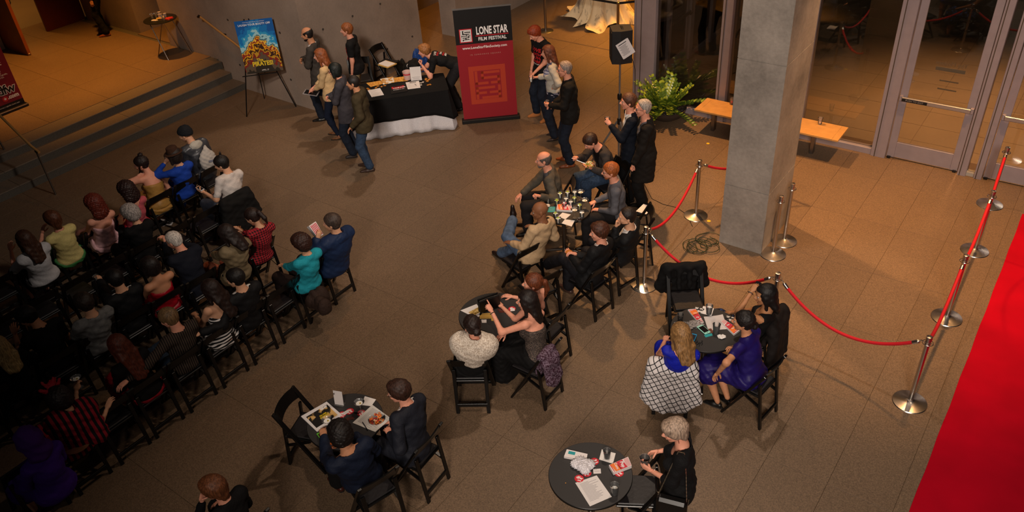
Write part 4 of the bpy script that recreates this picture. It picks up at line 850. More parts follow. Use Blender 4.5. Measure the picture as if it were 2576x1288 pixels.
def head_parts(fem):
    w = .93 if fem else 1.0
    P = [E_((0, -.012, .026), (.076*w, .094, .087)), E_((0, .026, -.028), (.060*w, .063, .074)), C_((0, .040, -.072), (0, .058, -.094), .034*w, .020 if not fem else .017),
         C_((.046*w, .004, -.048), (.012, .052, -.088), .024, .020), C_((-.046*w, .004, -.048), (-.012, .052, -.088), .024, .020),
         E_((.036*w, .058, -.022), (.024, .024, .024)), E_((-.036*w, .058, -.022), (.024, .024, .024)),
         C_((-.034, .076, .022), (.034, .076, .022), .012), C_((0, .086, .008), (0, .106, -.026), .008, .0125), C_((.011, .094, -.031), (-.011, .094, -.031), .008),
         C_((-.017, .083, -.055), (.017, .083, -.055), .0085),
         E_((.079*w, -.010, -.008), (.009, .018, .031)), E_((-.079*w, -.010, -.008), (.009, .018, .031))]
    V, F = surf(P, .0078, .012, [hole(E_((.031, .098, .003), (.017, .016, .011)), E_((-.031, .098, .003), (.017, .016, .011)))])
    c = V[F].mean(1); m = np.zeros(len(F), int)
    m[(np.abs(c[:, 0]) < .021) & (c[:, 2] < -.049) & (c[:, 2] > -.062) & (c[:, 1] > .084)] = 1
    out = [(V, F, m)]
    for sx in (1, -1):
        v, f = surf([E_((sx*.030, .074, .002), (.0135, .0135, .0125))], .0048, .01); cc = v[f].mean(1)
        out.append((v, f, np.where((np.hypot(cc[:, 0]-sx*.030, cc[:, 2]-.001) < .0085) & (cc[:, 1] > .076), 3, 2)))
        v, f = surf([C_((sx*.016, .0885, .0215), (sx*.043, .0785, .0225), .0042, .0032)], .004, .01); out.append((v, f, 4))
    return out
HEADS = {f: head_parts(f) for f in (True, False)}
def front(z0, y0, k): # keep hair above/behind a slanted hairline
    n = math.hypot(1, k); return lambda X: ((z0+k*(X[..., 1]-y0))-X[..., 2])/n
_hair = {}
def hair_parts(style, L=.2):
    key = (style, L)
    if key in _hair: return _hair[key]
    cr = E_((0, -.014, .028), (.076, .095, .087)); h = .0105; k = .02; subs = []; wob = (.0016, 70, 1.3)
    def cran(t): return infl(cr, t)
    hl = front(.066, .092, 1.25)
    if style == 'short': P = [cran(.014), E_((0, -.04, -.03), (.072, .052, .06))]; subs = [hl, cut((0, 0, -.082), (0, 0, -1))]
    elif style == 'crop': P = [cran(.020), E_((0, .02, .085), (.06, .075, .04)), E_((0, -.04, -.03), (.072, .054, .065))]; subs = [hl, cut((0, 0, -.085), (0, 0, -1))]; wob = (.0028, 55, 2)
    elif style == 'buzz': P = [cran(.007), E_((0, -.04, -.03), (.070, .050, .05))]; subs = [hl, cut((0, 0, -.075), (0, 0, -1))]; wob = None
    elif style == 'bald': P = [cran(.006), E_((0, -.04, -.03), (.070, .050, .05))]; subs = [front(.03, .06, 1.3), cut((0, 0, -.078), (0, 0, -1)), hole(E_((0, .035, .105), (.088, .135, .085)))]; wob = None
    elif style == 'thin': P = [cran(.010), E_((0, -.04, -.03), (.072, .052, .055))]; subs = [front(.085, .062, 1.5), cut((0, 0, -.08), (0, 0, -1))]
    elif style in ('long', 'fringe'):
        P = [cran(.019), E_((0, -.07, -.05), (.088, .045, .10)), C_((.06, -.045, -.03), (.07, -.09, -.12), .036, .032), C_((-.06, -.045, -.03), (-.07, -.09, -.12), .036, .032), C_((.07, -.09, -.12), (.06, -.125, -.12-L), .032, .022), C_((-.07, -.09, -.12), (-.06, -.125, -.12-L), .032, .022), C_((0, -.085, -.03), (0, -.125, -.13-L), .045, .038), C_((.078, .015, .0), (.086, .0, -.10-L*.4), .020, .016), C_((-.078, .015, .0), (-.086, .0, -.10-L*.4), .020, .016)]
        k = .035; wob = (.0022, 40, .6)
        if style == 'fringe': P.append(E_((0, .075, .06), (.06, .025, .03)))
        subs = [lambda X: np.minimum(.060-np.abs(X[..., 0]), np.minimum(X[..., 1]-.035, (.062 if style == 'long' else .03)-X[..., 2]))]
    elif style == 'bob': P = [cran(.020), E_((0, -.035, -.04), (.098, .075, .09)), C_((.08, .02, 0), (.088, .02, -.09), .022), C_((-.08, .02, 0), (-.088, .02, -.09), .022)]; k = .03; subs = [lambda X: np.minimum(.06-np.abs(X[..., 0]), np.minimum(X[..., 1]-.03, .055-X[..., 2])), cut((0, 0, -.115), (0, 0, -1))]
    elif style == 'mop': P = [cran(.021), E_((0, .045, .07), (.072, .06, .04)), E_((0, -.06, -.03), (.08, .05, .075)), C_((0, -.06, -.07), (.02, -.065, -.15), .045, .02), C_((0, -.06, -.07), (-.03, -.06, -.14), .04, .016)]; subs = [front(.028, .095, .95)]; wob = (.0025, 48, 1)
    elif style == 'curly': P = [cran(.030), E_((0, -.05, -.05), (.115, .075, .11)), E_((0, -.06, -.05-L), (.12, .07, .09)), E_((0, -.01, .06), (.1, .095, .065))]; k = .04; wob = (.0075, 85, .4); subs = [lambda X: np.minimum(.058-np.abs(X[..., 0]), np.minimum(X[..., 1]-.04, .06-X[..., 2]))]
    elif style == 'curlyshort': P = [cran(.030), E_((0, -.04, -.02), (.10, .085, .09)), E_((0, .01, .075), (.085, .085, .05))]; k = .03; wob = (.0055, 90, .4); subs = [front(.05, .09, 1.3), cut((0, 0, -.11), (0, 0, -1))]
    elif style == 'ponytail':
        P = [cran(.011), E_((0, -.04, -.03), (.072, .052, .05)), C_((0, -.10, .03), (0, -.125, .02), .022), C_((0, -.135, .02), (0, -.155, -.08), .030, .028), C_((0, -.155, -.08), (.01, -.13, -.10-L), .028, .012)]; subs = [hl]; k = .015
    elif style == 'bun': P = [cran(.012), E_((0, -.04, -.03), (.072, .052, .05)), E_((0, -.115, -.03), (.045, .034, .04))]; subs = [front(.066, .092, 1.25)]; k = .012; wob = (.004, 90, 1)
    elif style == 'topbun': P = [cran(.012), E_((0, -.04, -.03), (.072, .052, .05)), E_((0, -.055, .135), (.036, .036, .030))]; subs = [hl]; k = .012; wob = (.004, 90, 1)
    elif style == 'topknot': P = [cran(.015), E_((0, -.04, -.03), (.072, .052, .06)), C_((0, -.05, .11), (0, -.075, .165), .020, .013)]; subs = [hl, cut((0, 0, -.095), (0, 0, -1))]; k = .012
    elif style == 'beanie': P = [cran(.024), E_((0, -.03, .08), (.082, .085, .06))]; subs = [front(.05, .09, .42)]; wob = (.003, 60, 1)
    elif style == 'hood': P = [E_((0, -.02, .01), (.115, .13, .145)), E_((0, -.07, -.12), (.12, .09, .09))]; subs = [hole(E_((0, .09, -.01), (.08, .10, .10)))]; k = .05; h = .012; wob = (.006, 26, 1)
    V, F = surf(P, h, k, subs, wob); _hair[key] = (V, F); return V, F
def finger(base, d, up, L, r, curl):
    out = []; p = np.array(base, float); d = nrm(d); n = nrm(up)
    for i, f in enumerate((.42, .32, .26)):
        a = math.radians(curl*(.7, 1.0, .8)[i]); d = nrm(d*math.cos(a)+n*math.sin(a)); n = nrm(n-d*(n@d)); q = p+d*L*f
        out.append(C_(p, q, r*(1-.10*i), r*(.9-.10*i))); p = q
    return out
_hand = {}
def hand_parts(kind):
    # right hand, wrist at the origin, fingers along +y, palm faces -z, thumb on -x
    if kind in _hand: return _hand[kind]
    curl = dict(relax=22, flat=5, grip=52, fist=84, point=84, hold=38)[kind]
    P = [C_((-.020, .02, 0), (-.024, .078, .0), .0155, .0125), C_((-.004, .02, 0), (-.007, .084, .001), .0165, .0125), C_((.010, .02, 0), (.010, .082, .001), .0155, .012), C_((.018, .022, -.001), (.026, .074, -.001), .0145, .0115), C_((0, -.02, 0), (0, .02, 0), .0215, .0195)]
    V1, F1 = surf(P, .0072, .012)
    out = [(V1, F1)]
    for i, (x, y, L, r, sp) in enumerate(((-.026, .082, .070, .0092, -.10), (-.008, .088, .078, .0094, -.02), (.010, .085, .072, .0092, .06), (.027, .076, .056, .0082, .16))):
        c = curl if not (kind == 'point' and i == 0) else 4
        out.append(surf(finger((x, y-.004, 0), (sp if kind != 'flat' else sp*1.6, 1, 0), (0, 0, -1), L, r, c*(1+.06*i)), .0064, .004))
    tc = dict(relax=14, flat=6, grip=30, fist=42, point=40, hold=26)[kind]
    td = (-.62, .62, -.35) if kind in ('relax', 'flat') else (-.35, .62, -.72)
    out.append(surf(finger((-.020, .018, -.004), td, (.75, .35, -.3), .086, .0112, tc), .0062, .008))
    _hand[kind] = out; return out
def shoe_parts(kind):
    # ankle at the origin, toe along +y, sole at z=-.085
    if kind == 'heel': P = [C_((0, -.03, -.045), (0, .05, -.062), .030, .030), C_((0, .05, -.062), (0, .135, -.070), .032, .020)]
    elif kind == 'boot': P = [C_((0, -.02, -.05), (0, .05, -.058), .040, .038), C_((0, .05, -.058), (0, .145, -.064), .041, .031), C_((0, 0, -.05), (0, -.008, .09), .046, .056)]
    else: P = [C_((0, -.035, -.048), (0, .05, -.056), .036, .036), C_((0, .05, -.056), (0, .155, -.066), .039, .026)]
    V, F = surf(P, .0125, .03, [cut((0, 0, -.078), (0, 0, -1)), cut((0, 0, -.008 if kind != 'boot' else .07), (0, -.2, 1))])
    out = [(V, F, 0)]
    Pz = [C_((0, -.04, -.078), (0, .15, -.078), .037, .034), C_((0, -.04, -.078), (0, .05, -.078), .035, .043)]
    v, f = surf(Pz, .0115, .02, [cut((0, 0, -.085), (0, 0, -1)), cut((0, 0, -.0735), (0, 0, 1))]); out.append((v, f, 1)); return out
_shoe = {}
SOLE = mat('shoe_sole', '1A1512', .7)
def T_(V, c, M, s=1.0, mir=False):
    W = V*s
    if mir: W = W*np.array([-1, 1, 1])
    return W@np.array(M).T+np.array(c)
def flip(F, mir): return F[:, ::-1] if mir else F
def torso_prims(J, q):
    s = J['s']; T = J['T']; T2 = J['T2']; P = J['P']; mid = J['mid']; fem = q.get('sex', 'm') == 'f'; fat = q.get('fat', 1.0); b = q.get('broad', 1)
    sit = q.get('pose', 'sit') == 'sit'
    L = [E_(P+T@[0, -.01, .02], np.array((.168 if fem else .160, .118, .115))*s*(.5+.5*fat), T), E_(P+T@[0, .01, .14*s], np.array((.132 if fem else .148, .105, .13))*s*fat, T),
         E_(mid+T2@[0, .0, .09*s], np.array(((.138 if fem else .165)*b, .108, .17))*s*(.6+.4*fat), T2),
         C_(J['SL']*.96+J['SR']*.04, J['SR']*.96+J['SL']*.04, (.050 if fem else .058)*s), C_(J['SL']*.75+J['SR']*.25+T2@[0, -.02, .005], J['N']+T2@[0, -.01, .0], .045*s, .052*s), C_(J['SR']*.75+J['SL']*.25+T2@[0, -.02, .005], J['N']+T2@[0, -.01, .0], .045*s, .052*s)]
    if fem: L += [E_(mid+T2@[x, .085, .085*s], np.array((.062, .056, .060))*s, T2) for x in (.068*s, -.068*s)]
    return L
def neck_prims(J, q):
    s = J['s']; r = (.048 if q.get('sex', 'm') == 'f' else .057)*s
    return [C_(J['N']-J['T2']@[0, 0, .03], J['HC']-J['Hm']@[0, .025*s, .065*s], r*1.08, r)]
def arm_prims(J, k, q, t=2.0, o=0):
    s = J['s']*(.88 if q.get('sex', 'm') == 'f' else 1.0)*(.7+.3*q.get('fat', 1)); S_, E, W = J['S'+k], J['E'+k], J['W'+k]; L = []
    u = min(t, 1.0); e = S_+(E-S_)*u
    L.append(C_(S_, e, .052*s+o, (.052-.012*u)*s+o))
    if t > 1:
        v = min(t-1, 1.0); L.append(C_(E, E+(W-E)*v, .041*s+o, (.041-.014*v)*s+o))
    return L
def leg_prims(J, k, q, t=2.0, o=0, w=1.0):
    s = J['s']*(.6+.4*q.get('fat', 1)); H_, K, A = J['hip'+k], J['K'+k], J['A'+k]; u = min(t, 1.0)
    L = [C_(H_, H_+(K-H_)*u, .086*s+o, (.086-.028*u)*s+o)]
    if t > 1:
        v = min(t-1, 1.0); m = K+(A-K)*min(v, .35)+0*A
        L.append(C_(K, m, .058*s+o, .056*s+o)); L.append(C_(m, K+(A-K)*v, .056*s+o, (.056-.022*v)*s*w+o))
    return L
PEOPLE_OBJ = []
def bare_material(name): return SKIN[name]
def person(q):
    J = skeleton(q); s = J['s']; fem = q.get('sex', 'm') == 'f'; T, T2, mid, N, P = J['T'], J['T2'], J['mid'], J['N'], J['P']
    root = empty('person', (q['x'], q['y'], q.get('z', 0)), q['yaw']-90)
    tag(root, q['label'], 'person', q.get('group'))
    hv = q.get('h', .017)
    hc = q.get('hair', ('short', '2A1A12')); sk = SKIN[q.get('skin', 'fair')]; browm = hairmat(hc[1] if hc[0] not in ('beanie', 'hood') else '20160F')
    lip = mat('lips_'+('f' if fem else 'm'), '9A4A44' if fem else 'A8695A', .5)
    top, bot = q.get('top'), q.get('bottom')
    # --- body: one continuous skin ---
    lean_in = -.006
    tp = torso_prims(J, q)
    bp = [infl(p, lean_in) for p in tp]+neck_prims(J, q)
    for k in 'RL': bp += arm_prims(J, k, q, 2, -.001)+leg_prims(J, k, q, 2, -.004)
    bare_ = (bot and bot[0] == 'skirt') or any(g['k'] in ('strapless', 'tank') for g in (top or []))
    V, F = surf(bp, max(hv, .0178) if bare_ else .0225, .035)
    parts = [(V, F, 0)]
    hs = s*1.05
    for v, f, m in HEADS[fem]: parts.append((T_(v, J['HC'], J['Hm'], hs), f, m))
    HF = {}
    for k in 'RL':
        kind = q.get('grip'+k, 'relax'); E, W = J['E'+k], J['W'+k]; fd = nrm(W-E); y = nrm(np.array(q.get('dir'+k, fd), float)*.85+fd*.15)
        pm = np.array(q.get('palm'+k, (0, 0, -1) if q.get('pose', 'sit') == 'sit' or 'hand'+k in q else ((-1 if k == 'R' else 1), 0, 0)), float)
        z = -nrm(pm-y*(pm@y)); x = np.cross(y, z); M = np.stack([x, y, z], 1); HF[k] = (W, M)
        if kind == 'none': continue
        for v, f in hand_parts(kind): parts.append((T_(v, W+y*.012, M, s*(.92 if fem else 1.0), k == 'L'), flip(f, k == 'L'), 0))
    J['HF'] = HF
    bo = mobj('body', np_mesh('body', parts, [sk, lip, EYEW, IRIS, browm]), root)
    # --- hair ---
    if hc[0] != 'none':
        v, f = hair_parts(hc[0], hc[2] if len(hc) > 2 else .2)
        nm = {'beanie': 'beanie', 'hood': 'hood'}.get(hc[0], 'hair')
        mobj(nm, np_mesh(nm, [(T_(v, J['HC'], J['Hm'], hs*(.98 if fem else 1.0)), f, 0)], [hairmat(hc[1]) if nm == 'hair' else cloth(hc[1])]), root)
        if q.get('beard'):
            v, f = surf([C_((.048, .0, -.045), (.012, .055, -.088), .029, .026), C_((-.048, .0, -.045), (-.012, .055, -.088), .029, .026), C_((0, .044, -.08), (0, .060, -.098), .032, .018)], .008, .015, [cut((0, 0, -.056), (0, 0, 1)), hole(C_((-.015, .09, -.056), (.015, .09, -.056), .012))])
            mobj('beard', np_mesh('beard', [(T_(v, J['HC'], J['Hm'], hs), f, 0)], [hairmat(q['beard'])]), root)
    seg = q.get('pose', 'sit') == 'sit'
    # --- trousers / skirt ---
    if bot:
        kind, bm_ = bot[0], bot[1]; wob = (.003, 30, q['x']*3)
        if kind in ('trousers', 'jeans', 'leggings'):
            o = .018 if kind != 'leggings' else .006; w = {'trousers': 1.75, 'jeans': 1.6, 'leggings': 1.0}[kind]
            L = [infl(p, .008) for p in tp[:2]]
            for k in 'RL': L += leg_prims(J, k, q, 1.93, o, w)
            v, f = surf(L, max(hv, .021), .03, [cut(P+T@[0, 0, (.05 if seg else .12)*s], nrm(T@[0, 0, 1]+np.array([0, -.9 if seg else 0, .3])))], wob)
            mobj('jeans' if kind == 'jeans' else 'trousers', np_mesh('trousers', [(v, f, 0)], [bm_]), root)
        else:
            L = [infl(p, .014) for p in tp[:2]]; ln = bot[2] if len(bot) > 2 else 1.0
            hm = (J['hipL']+J['hipR'])/2; km = (J['KL']+J['KR'])/2; am = (J['AL']+J['AR'])/2
            for k in 'RL': L += leg_prims(J, k, q, min(ln, 2.0), .020)
            e1 = hm+(km-hm)*min(ln, 1); L.append(C_(hm, e1, .10*s, .075*s)); 
            if ln > 1:
                e2 = km+(am-km)*(ln-1); L.append(C_(km, e2, .08*s, .13*s)); 
                for k in 'RL': L.append(C_(J['K'+k], J['K'+k]+(J['A'+k]-J['K'+k])*(ln-1), .075*s, .10*s))
            v, f = surf(L, hv, .08, [cut(P+T@[0, 0, (.08 if seg else .14)*s], nrm(T@[0, 0, 1]+np.array([0, -.9 if seg else 0, .3]))), cut((0, 0, .02), (0, 0, -1))], (.006, 34, q['x']))
            mobj('skirt', np_mesh('skirt', [(v, f, 0)], [bm_]), root)
    # --- shoes ---
    sh = q.get('shoes', ('shoe', mat('shoe_black', '14110F', .35)))
    if sh:
        key = sh[0]
        if key not in _shoe: _shoe[key] = shoe_parts(key)
        for k in 'RL':
            A, t = J['A'+k], J['toe'+k]; shin = nrm(A-J['K'+k]); z = np.array([0, 0, 1.]) if A[2] < .14 or q.get('flatfoot') else nrm(-shin)
            y = nrm(t-z*(t@z)); x = np.cross(y, z); M = np.stack([x, y, z], 1)
            mobj('boot' if key == 'boot' else 'shoe', np_mesh('shoe', [(T_(v, A, M, s*(.92 if fem else 1.08)), f, m) for v, f, m in _shoe[key]], [sh[1], SOLE]), root)
    # --- tops ---
    for g in (top if isinstance(top, list) else [top] if top else []):
        kind = g['k']; gm = g['m']; o = g.get('o', {'tee': .012, 'shirt': .013, 'jacket': .024, 'coat': .030, 'sweater': .016, 'tank': .008, 'strapless': .008, 'inner': .010, 'dress': .010, 'fur': .045}[kind])
        slv = g.get('slv', {'tee': .62, 'shirt': 1.93, 'jacket': 1.9, 'coat': 1.9, 'sweater': 1.9, 'tank': 0, 'strapless': 0, 'inner': 0, 'dress': 0, 'fur': .55}[kind])
        hem = g.get('hem', {'tee': -.04, 'shirt': -.05, 'jacket': -.16, 'coat': -.30, 'sweater': -.05, 'tank': 0, 'strapless': 0, 'inner': -.04, 'dress': -.06, 'fur': .22}[kind])*s
        L = [infl(p, o) for p in tp]
        if kind == 'fur' and slv < 1: L.append(E_(mid+T2@[0, -.01, .17*s], np.array((.215, .15, .13))*s, T2))
        if kind in ('strapless',): L = [infl(p, o) for p in tp[:3]]+([infl(p, o) for p in tp[6:]])
        for k in 'RL':
            if slv: L += arm_prims(J, k, q, slv, o*.8)
        if hem < -.05 or seg:
            for k in 'RL': L += leg_prims(J, k, q, .12 if seg else min(1.0, max(.02, (-hem-.02)/.44)), o)
        if hem < -.08:
            d = P+T@[0, -.04 if seg else 0, hem] if not seg else P+T@[0, -.09, max(hem*.35, -.07)]
            L.append(E_(P+T@[0, 0, hem*.4], np.array((.175, .13, .12))*s+o*.6, T))
            if not seg: L.append(C_(P+T@[-.06, 0, 0], P+T@[-.07, 0, hem], .12*s+o*.4)); L.append(C_(P+T@[.06, 0, 0], P+T@[.07, 0, hem], .12*s+o*.4))
        up = T@[0, 0, 1]; subs = []; wsub = None
        if not seg or hem > 0: subs.append(cut(P+T@[0, 0, hem], -up))
        else: subs.append(cut((0, 0, P[2]+max(hem, -.09)), (0, 0, -1)))
        nr = (.052 if fem else .061)*s
        if kind in ('strapless', 'dress0') or g.get('neck') == 'strapless': subs.append(cut(mid+T2@[0, 0, .135*s], T2@[0, -.15, 1]))
        elif kind == 'fur': subs += [hole(C_(N-T2@[0, 0, .03], N+T2@[0, 0, .2], nr*1.1, nr*1.4)), cut(mid+T2@[0, 0, -.09], -T2[:, 2])]
        elif kind == 'tank' or g.get('neck') == 'tank': subs += [hole(C_(N+T2@[0, .02, -.03], N+T2@[0, .03, .2], .095*s, .12*s)), hole(E_(N+T2@[0, .06, -.04], (.09, .1, .10), T2))]
        elif g.get('neck') == 'scoop': subs += [hole(C_(N+T2@[0, .01, -.03], N+T2@[0, .03, .2], .085*s, .11*s)), hole(E_(N+T2@[0, .10, -.03], (.075, .10, .085), T2))]
        else: subs.append(hole(C_(N-T2@[0, 0, .05], N+T2@[0, .03, .2], nr*(1.18 if kind in ('jacket', 'coat') else 1.04), nr*1.5)))
        if kind in ('jacket', 'coat') or g.get('open'):
            vd = g.get('v', .34)*s; op = g.get('open', 0); ww = g.get('vw', .34); A0 = N+T2@[0, 0, -.0]; fwd = T2[:, 1]; u2 = T2[:, 2]; rr = T2[:, 0]
            def wedge(X, A0=A0, fwd=fwd, u2=u2, rr=rr, vd=vd, op=op, ww=ww):
                d = X-A0; u = d@u2; x = np.abs(d@rr); y = d@fwd
                e = (x-op-np.maximum(0, u+vd)*ww)/1.03
                if not op: e = np.maximum(e, -(u+vd))
                return -np.maximum(e, -y+.0)
            wsub = wedge
        wb = (g.get('w', .0035), g.get('wf', 27), q['x']*2+q['y'])
        if wsub is None:
            v, f = surf(L, hv if kind != 'fur' else .014, .035 if kind != 'fur' else .09, subs, wb); gp = [(v, f, 0)]
        else:
            A_ = []
            for k in 'RL':
                if slv: A_.append((k, arm_prims(J, k, q, slv, o*.8)))
            ids = sum((a[1] for a in A_), []); body_ = [x for x in L if not any(x is y for y in ids)]
            nl = len(L); narm = 0
            body_ = [infl(p, o) for p in tp]+L[len(tp)+len(ids):]
            v, f = surf(body_, hv, .035, subs+[wsub], wb); gp = [(v, f, 0)]
            for k, a_ in A_:
                v, f = surf(a_, hv, .035, (), wb); gp.append((v, f, 0))
        nm = {'tee': 't_shirt', 'shirt': 'shirt', 'jacket': 'jacket', 'coat': 'coat', 'sweater': 'cardigan' if g.get('open') else 'sweater', 'tank': 'top', 'strapless': 'bodice', 'inner': 'undershirt', 'dress': 'dress', 'fur': 'fur_wrap'}[kind]
        go = mobj(g.get('name', nm), np_mesh(nm, gp, [gm]), root)
        if 'print' in g: chest_print(go, root, J, g['print'])
        def ring(name, m, r0, r1, z0, z1, a0, tilt=0.0):
            M = T2; c = N+T2@[0, .002, 0]; mb = MB(); n = 22; vs = []; fs = []
            for i in range(n+1):
                t = -1+2*i/n; a = math.radians(270+t*a0); dz = -tilt*abs(t)**3
                for r, z in ((r0, z0), (r0*1.03, z1), (r1*1.08, z1-.005), (r1*1.22, z0-.004)):
                    vs.append(Vector(c+M@np.array([r*math.cos(a), r*math.sin(a)*1.08, z+dz])))
            for i in range(n):
                for j in range(4): fs.append((i*4+j, i*4+(j+1) % 4, (i+1)*4+(j+1) % 4, (i+1)*4+j))
            fs += [(3, 2, 1, 0), (n*4, n*4+1, n*4+2, n*4+3)]; mb.add(vs, fs, True); return mb.build(name, m, root)
        if g.get('collar'): ring('collar', g.get('cm', gm), nr*1.10, nr*1.16, -.028, .030, 155, .03)
        elif kind in ('jacket', 'coat') and q.get('hair', ('',))[0] != 'hood': ring('collar', gm, nr*1.12, nr*1.26, -.045, .016, 150, .05)
        elif kind in ('tee', 'sweater', 'shirt') and not g.get('open') and g.get('neck') not in ('scoop', 'tank'): ring('neckband', gm, nr*.98, nr*1.08, -.034, .004, 180)
    # --- extras ---
    Hm, HC = J['Hm'], J['HC']; hp = lambda x, y, z: Vector(HC+Hm@(np.array((x, y, z))*hs))
    for e in q.get('x_', ()):
        if e[0] == 'glasses':
            mb = MB(); m = mat('glasses_frame', '0D0C0C', .3)
            for sg in (1, -1):
                mb.tube([hp(sg*.031+.019*math.cos(a), .094-.004*abs(math.cos(a)), .001+.014*math.sin(a)) for a in [i*math.pi/5 for i in range(10)]], .0020, 5, closed=True)
                mb.tube([hp(sg*.050, .090, .004), hp(sg*.078, .03, .004), hp(sg*.079, -.005, .0)], .0020, 5)
            mb.tube([hp(-.012, .097, .003), hp(.012, .097, .003)], .0020, 5); mb.build('glasses', m, root)
        elif e[0] == 'earring':
            mb = MB()
            for sg in (1, -1): mb.tube([hp(sg*.079, -.008, -.035), hp(sg*.081, -.008, -.075)], .0025, 5)
            mb.build('earrings', SILV, root)
        elif e[0] == 'watch':
            k = e[1]; W, M = HF[k]; mb = MB(); mb.tube([Vector(W+M@np.array([.029*math.cos(a), -.012, .025*math.sin(a)])) for a in [i*math.pi/6 for i in range(12)]], .0055, 6, closed=True); mb.build('bracelet' if len(e) > 2 and e[2] == 'b' else 'watch', GOLD if len(e) > 3 else SILV, root)
        elif e[0] == 'tie':
            mb = MB(); q0 = Vector(N+T2@[0, .075*s, -.03]); mb.add([q0+Vector(T2@np.array(v)) for v in ((-.05, 0, .018), (-.05, 0, -.018), (0, .006, 0), (.05, 0, -.018), (.05, 0, .018), (-.05, -.01, .018), (-.05, -.01, -.018), (0, -.01, 0), (.05, -.01, -.018), (.05, -.01, .018))], [(0, 1, 2), (2, 3, 4), (0, 2, 7, 5), (1, 6, 7, 2), (2, 7, 8, 3), (2, 4, 9, 7), (3, 8, 9, 4), (0, 5, 6, 1)]); mb.build('bow_tie', e[1], root)
        elif e[0] == 'cuffs':
            for k in 'RL':
                W, M = HF[k]; E = J['E'+k]; d = nrm(W-E); mb = MB(); mb.tube([Vector(W-d*.028), Vector(W-d*.004)], .031*s, 12); mb.build('shirt_cuff', cloth('E8E4DE'), root)
        elif e[0] == 'feathers':
            q_ = random.Random(2); v, f = surf([C_(HC+Hm@np.array((q_.uniform(-.03, .03), .0, .09)), HC+Hm@np.array((q_.uniform(-.10, .10), q_.uniform(-.06, .10), .17+.05*q_.random())), .022, .012) for _ in range(9)], .009, .02, (), (.004, 110, 1)); mobj('feather_headpiece', np_mesh('feather_headpiece', [(v, f, 0)], [e[1]]), root)
        elif e[0] == 'hoodback':
            v, f = surf([E_(N+T2@[0, -.07, -.01], np.array((.12, .06, .075))*s, T2), C_(N+T2@[-.09, -.01, -.01], N+T2@[-.05, .06, -.05], .035*s), C_(N+T2@[.09, -.01, -.01], N+T2@[.05, .06, -.05], .035*s)], .013, .05, (), (.004, 30, 1)); mobj('hood', np_mesh('hood', [(v, f, 0)], [e[1]]), root)
        elif e[0] == 'hat':
            mb = MB(); M = Matrix([list(r) for r in Hm]); mb.lathe([(.0, .135), (.05, .14), (.078, .125), (.088, .07), (.090, .045), (.135, .040), (.14, .030), (.09, .030), (.085, .025)], 28, hp(0, -.012, .02), M=M); mb.build('hat', cloth(e[1]), root)
        elif e[0] == 'strap':
            for sg in (1, -1):
                mb = MB(); mb.tube([Vector(mid+T2@np.array([sg*.07, .10, .13*s])), Vector(mid+T2@np.array([sg*.085, .04, .262*s])), Vector(mid+T2@np.array([sg*.06, -.085, .19*s])), Vector(mid+T2@np.array([sg*.03, -.118, .10*s]))], .007, 6); mb.build('dress_strap', e[1], root)
    q['_J'] = J; q['_root'] = root; q['_HF'] = HF
    PEOPLE_OBJ.append(q); return root
def world_of(q, p):
    a = math.radians(q['yaw']-90); c, s_ = math.cos(a), math.sin(a)
    return Vector((q['x']+c*p[0]-s_*p[1], q['y']+s_*p[0]+c*p[1], q.get('z', 0)+p[2]))
def wrap_text(go, root, M, rows, mats_, back=False):
    """rows: (text, size, height along the chest, material, x-scale)"""
    me = go.data; bvh = BVHTree.FromPolygons([v.co for v in me.vertices], [tuple(p.vertices) for p in me.polygons])
    for body, size, u, m, xs in rows:
        c = bpy.data.curves.new('t', 'FONT'); c.body = body; c.size = size; c.align_x = 'CENTER'; c.align_y = 'CENTER'; c.resolution_u = 1; c.offset = size*.03
        t = bpy.data.objects.new('t', c); COL.objects.link(t); tm = bpy.data.meshes.new_from_object(t.evaluated_get(bpy.context.evaluated_depsgraph_get())); bpy.data.objects.remove(t)
        bm = bmesh.new(); bm.from_mesh(tm); bmesh.ops.triangulate(bm, faces=bm.faces[:])
        for v in bm.verts:
            p = M @ Vector((v.co.x*xs, u+v.co.y, 0)); d = -(M.to_3x3() @ Vector((0, 0, 1))); h = bvh.ray_cast(p-d*.4, d)
            v.co = (h[0] if h[0] else p)-d*.005
        bm.to_mesh(tm); bm.free(); tm.materials.clear(); tm.materials.append(m); mobj('shirt_print', tm, root)
def chest_print(go, root, J, spec):
    T2 = J['T2']; sg = 1 if spec[0] == 'front' else -1
    x = -T2[:, 0]*sg*1.0; x = T2[:, 0]*(-1 if sg > 0 else 1); y = T2[:, 2]; z = T2[:, 1]*sg
    o = J['mid']+T2@[0, 0, .08*J['s']]
    M = Matrix(((x[0], y[0], z[0], o[0]), (x[1], y[1], z[1], o[1]), (x[2], y[2], z[2], o[2]), (0, 0, 0, 1)))
    wrap_text(go, root, M, spec[1], None)

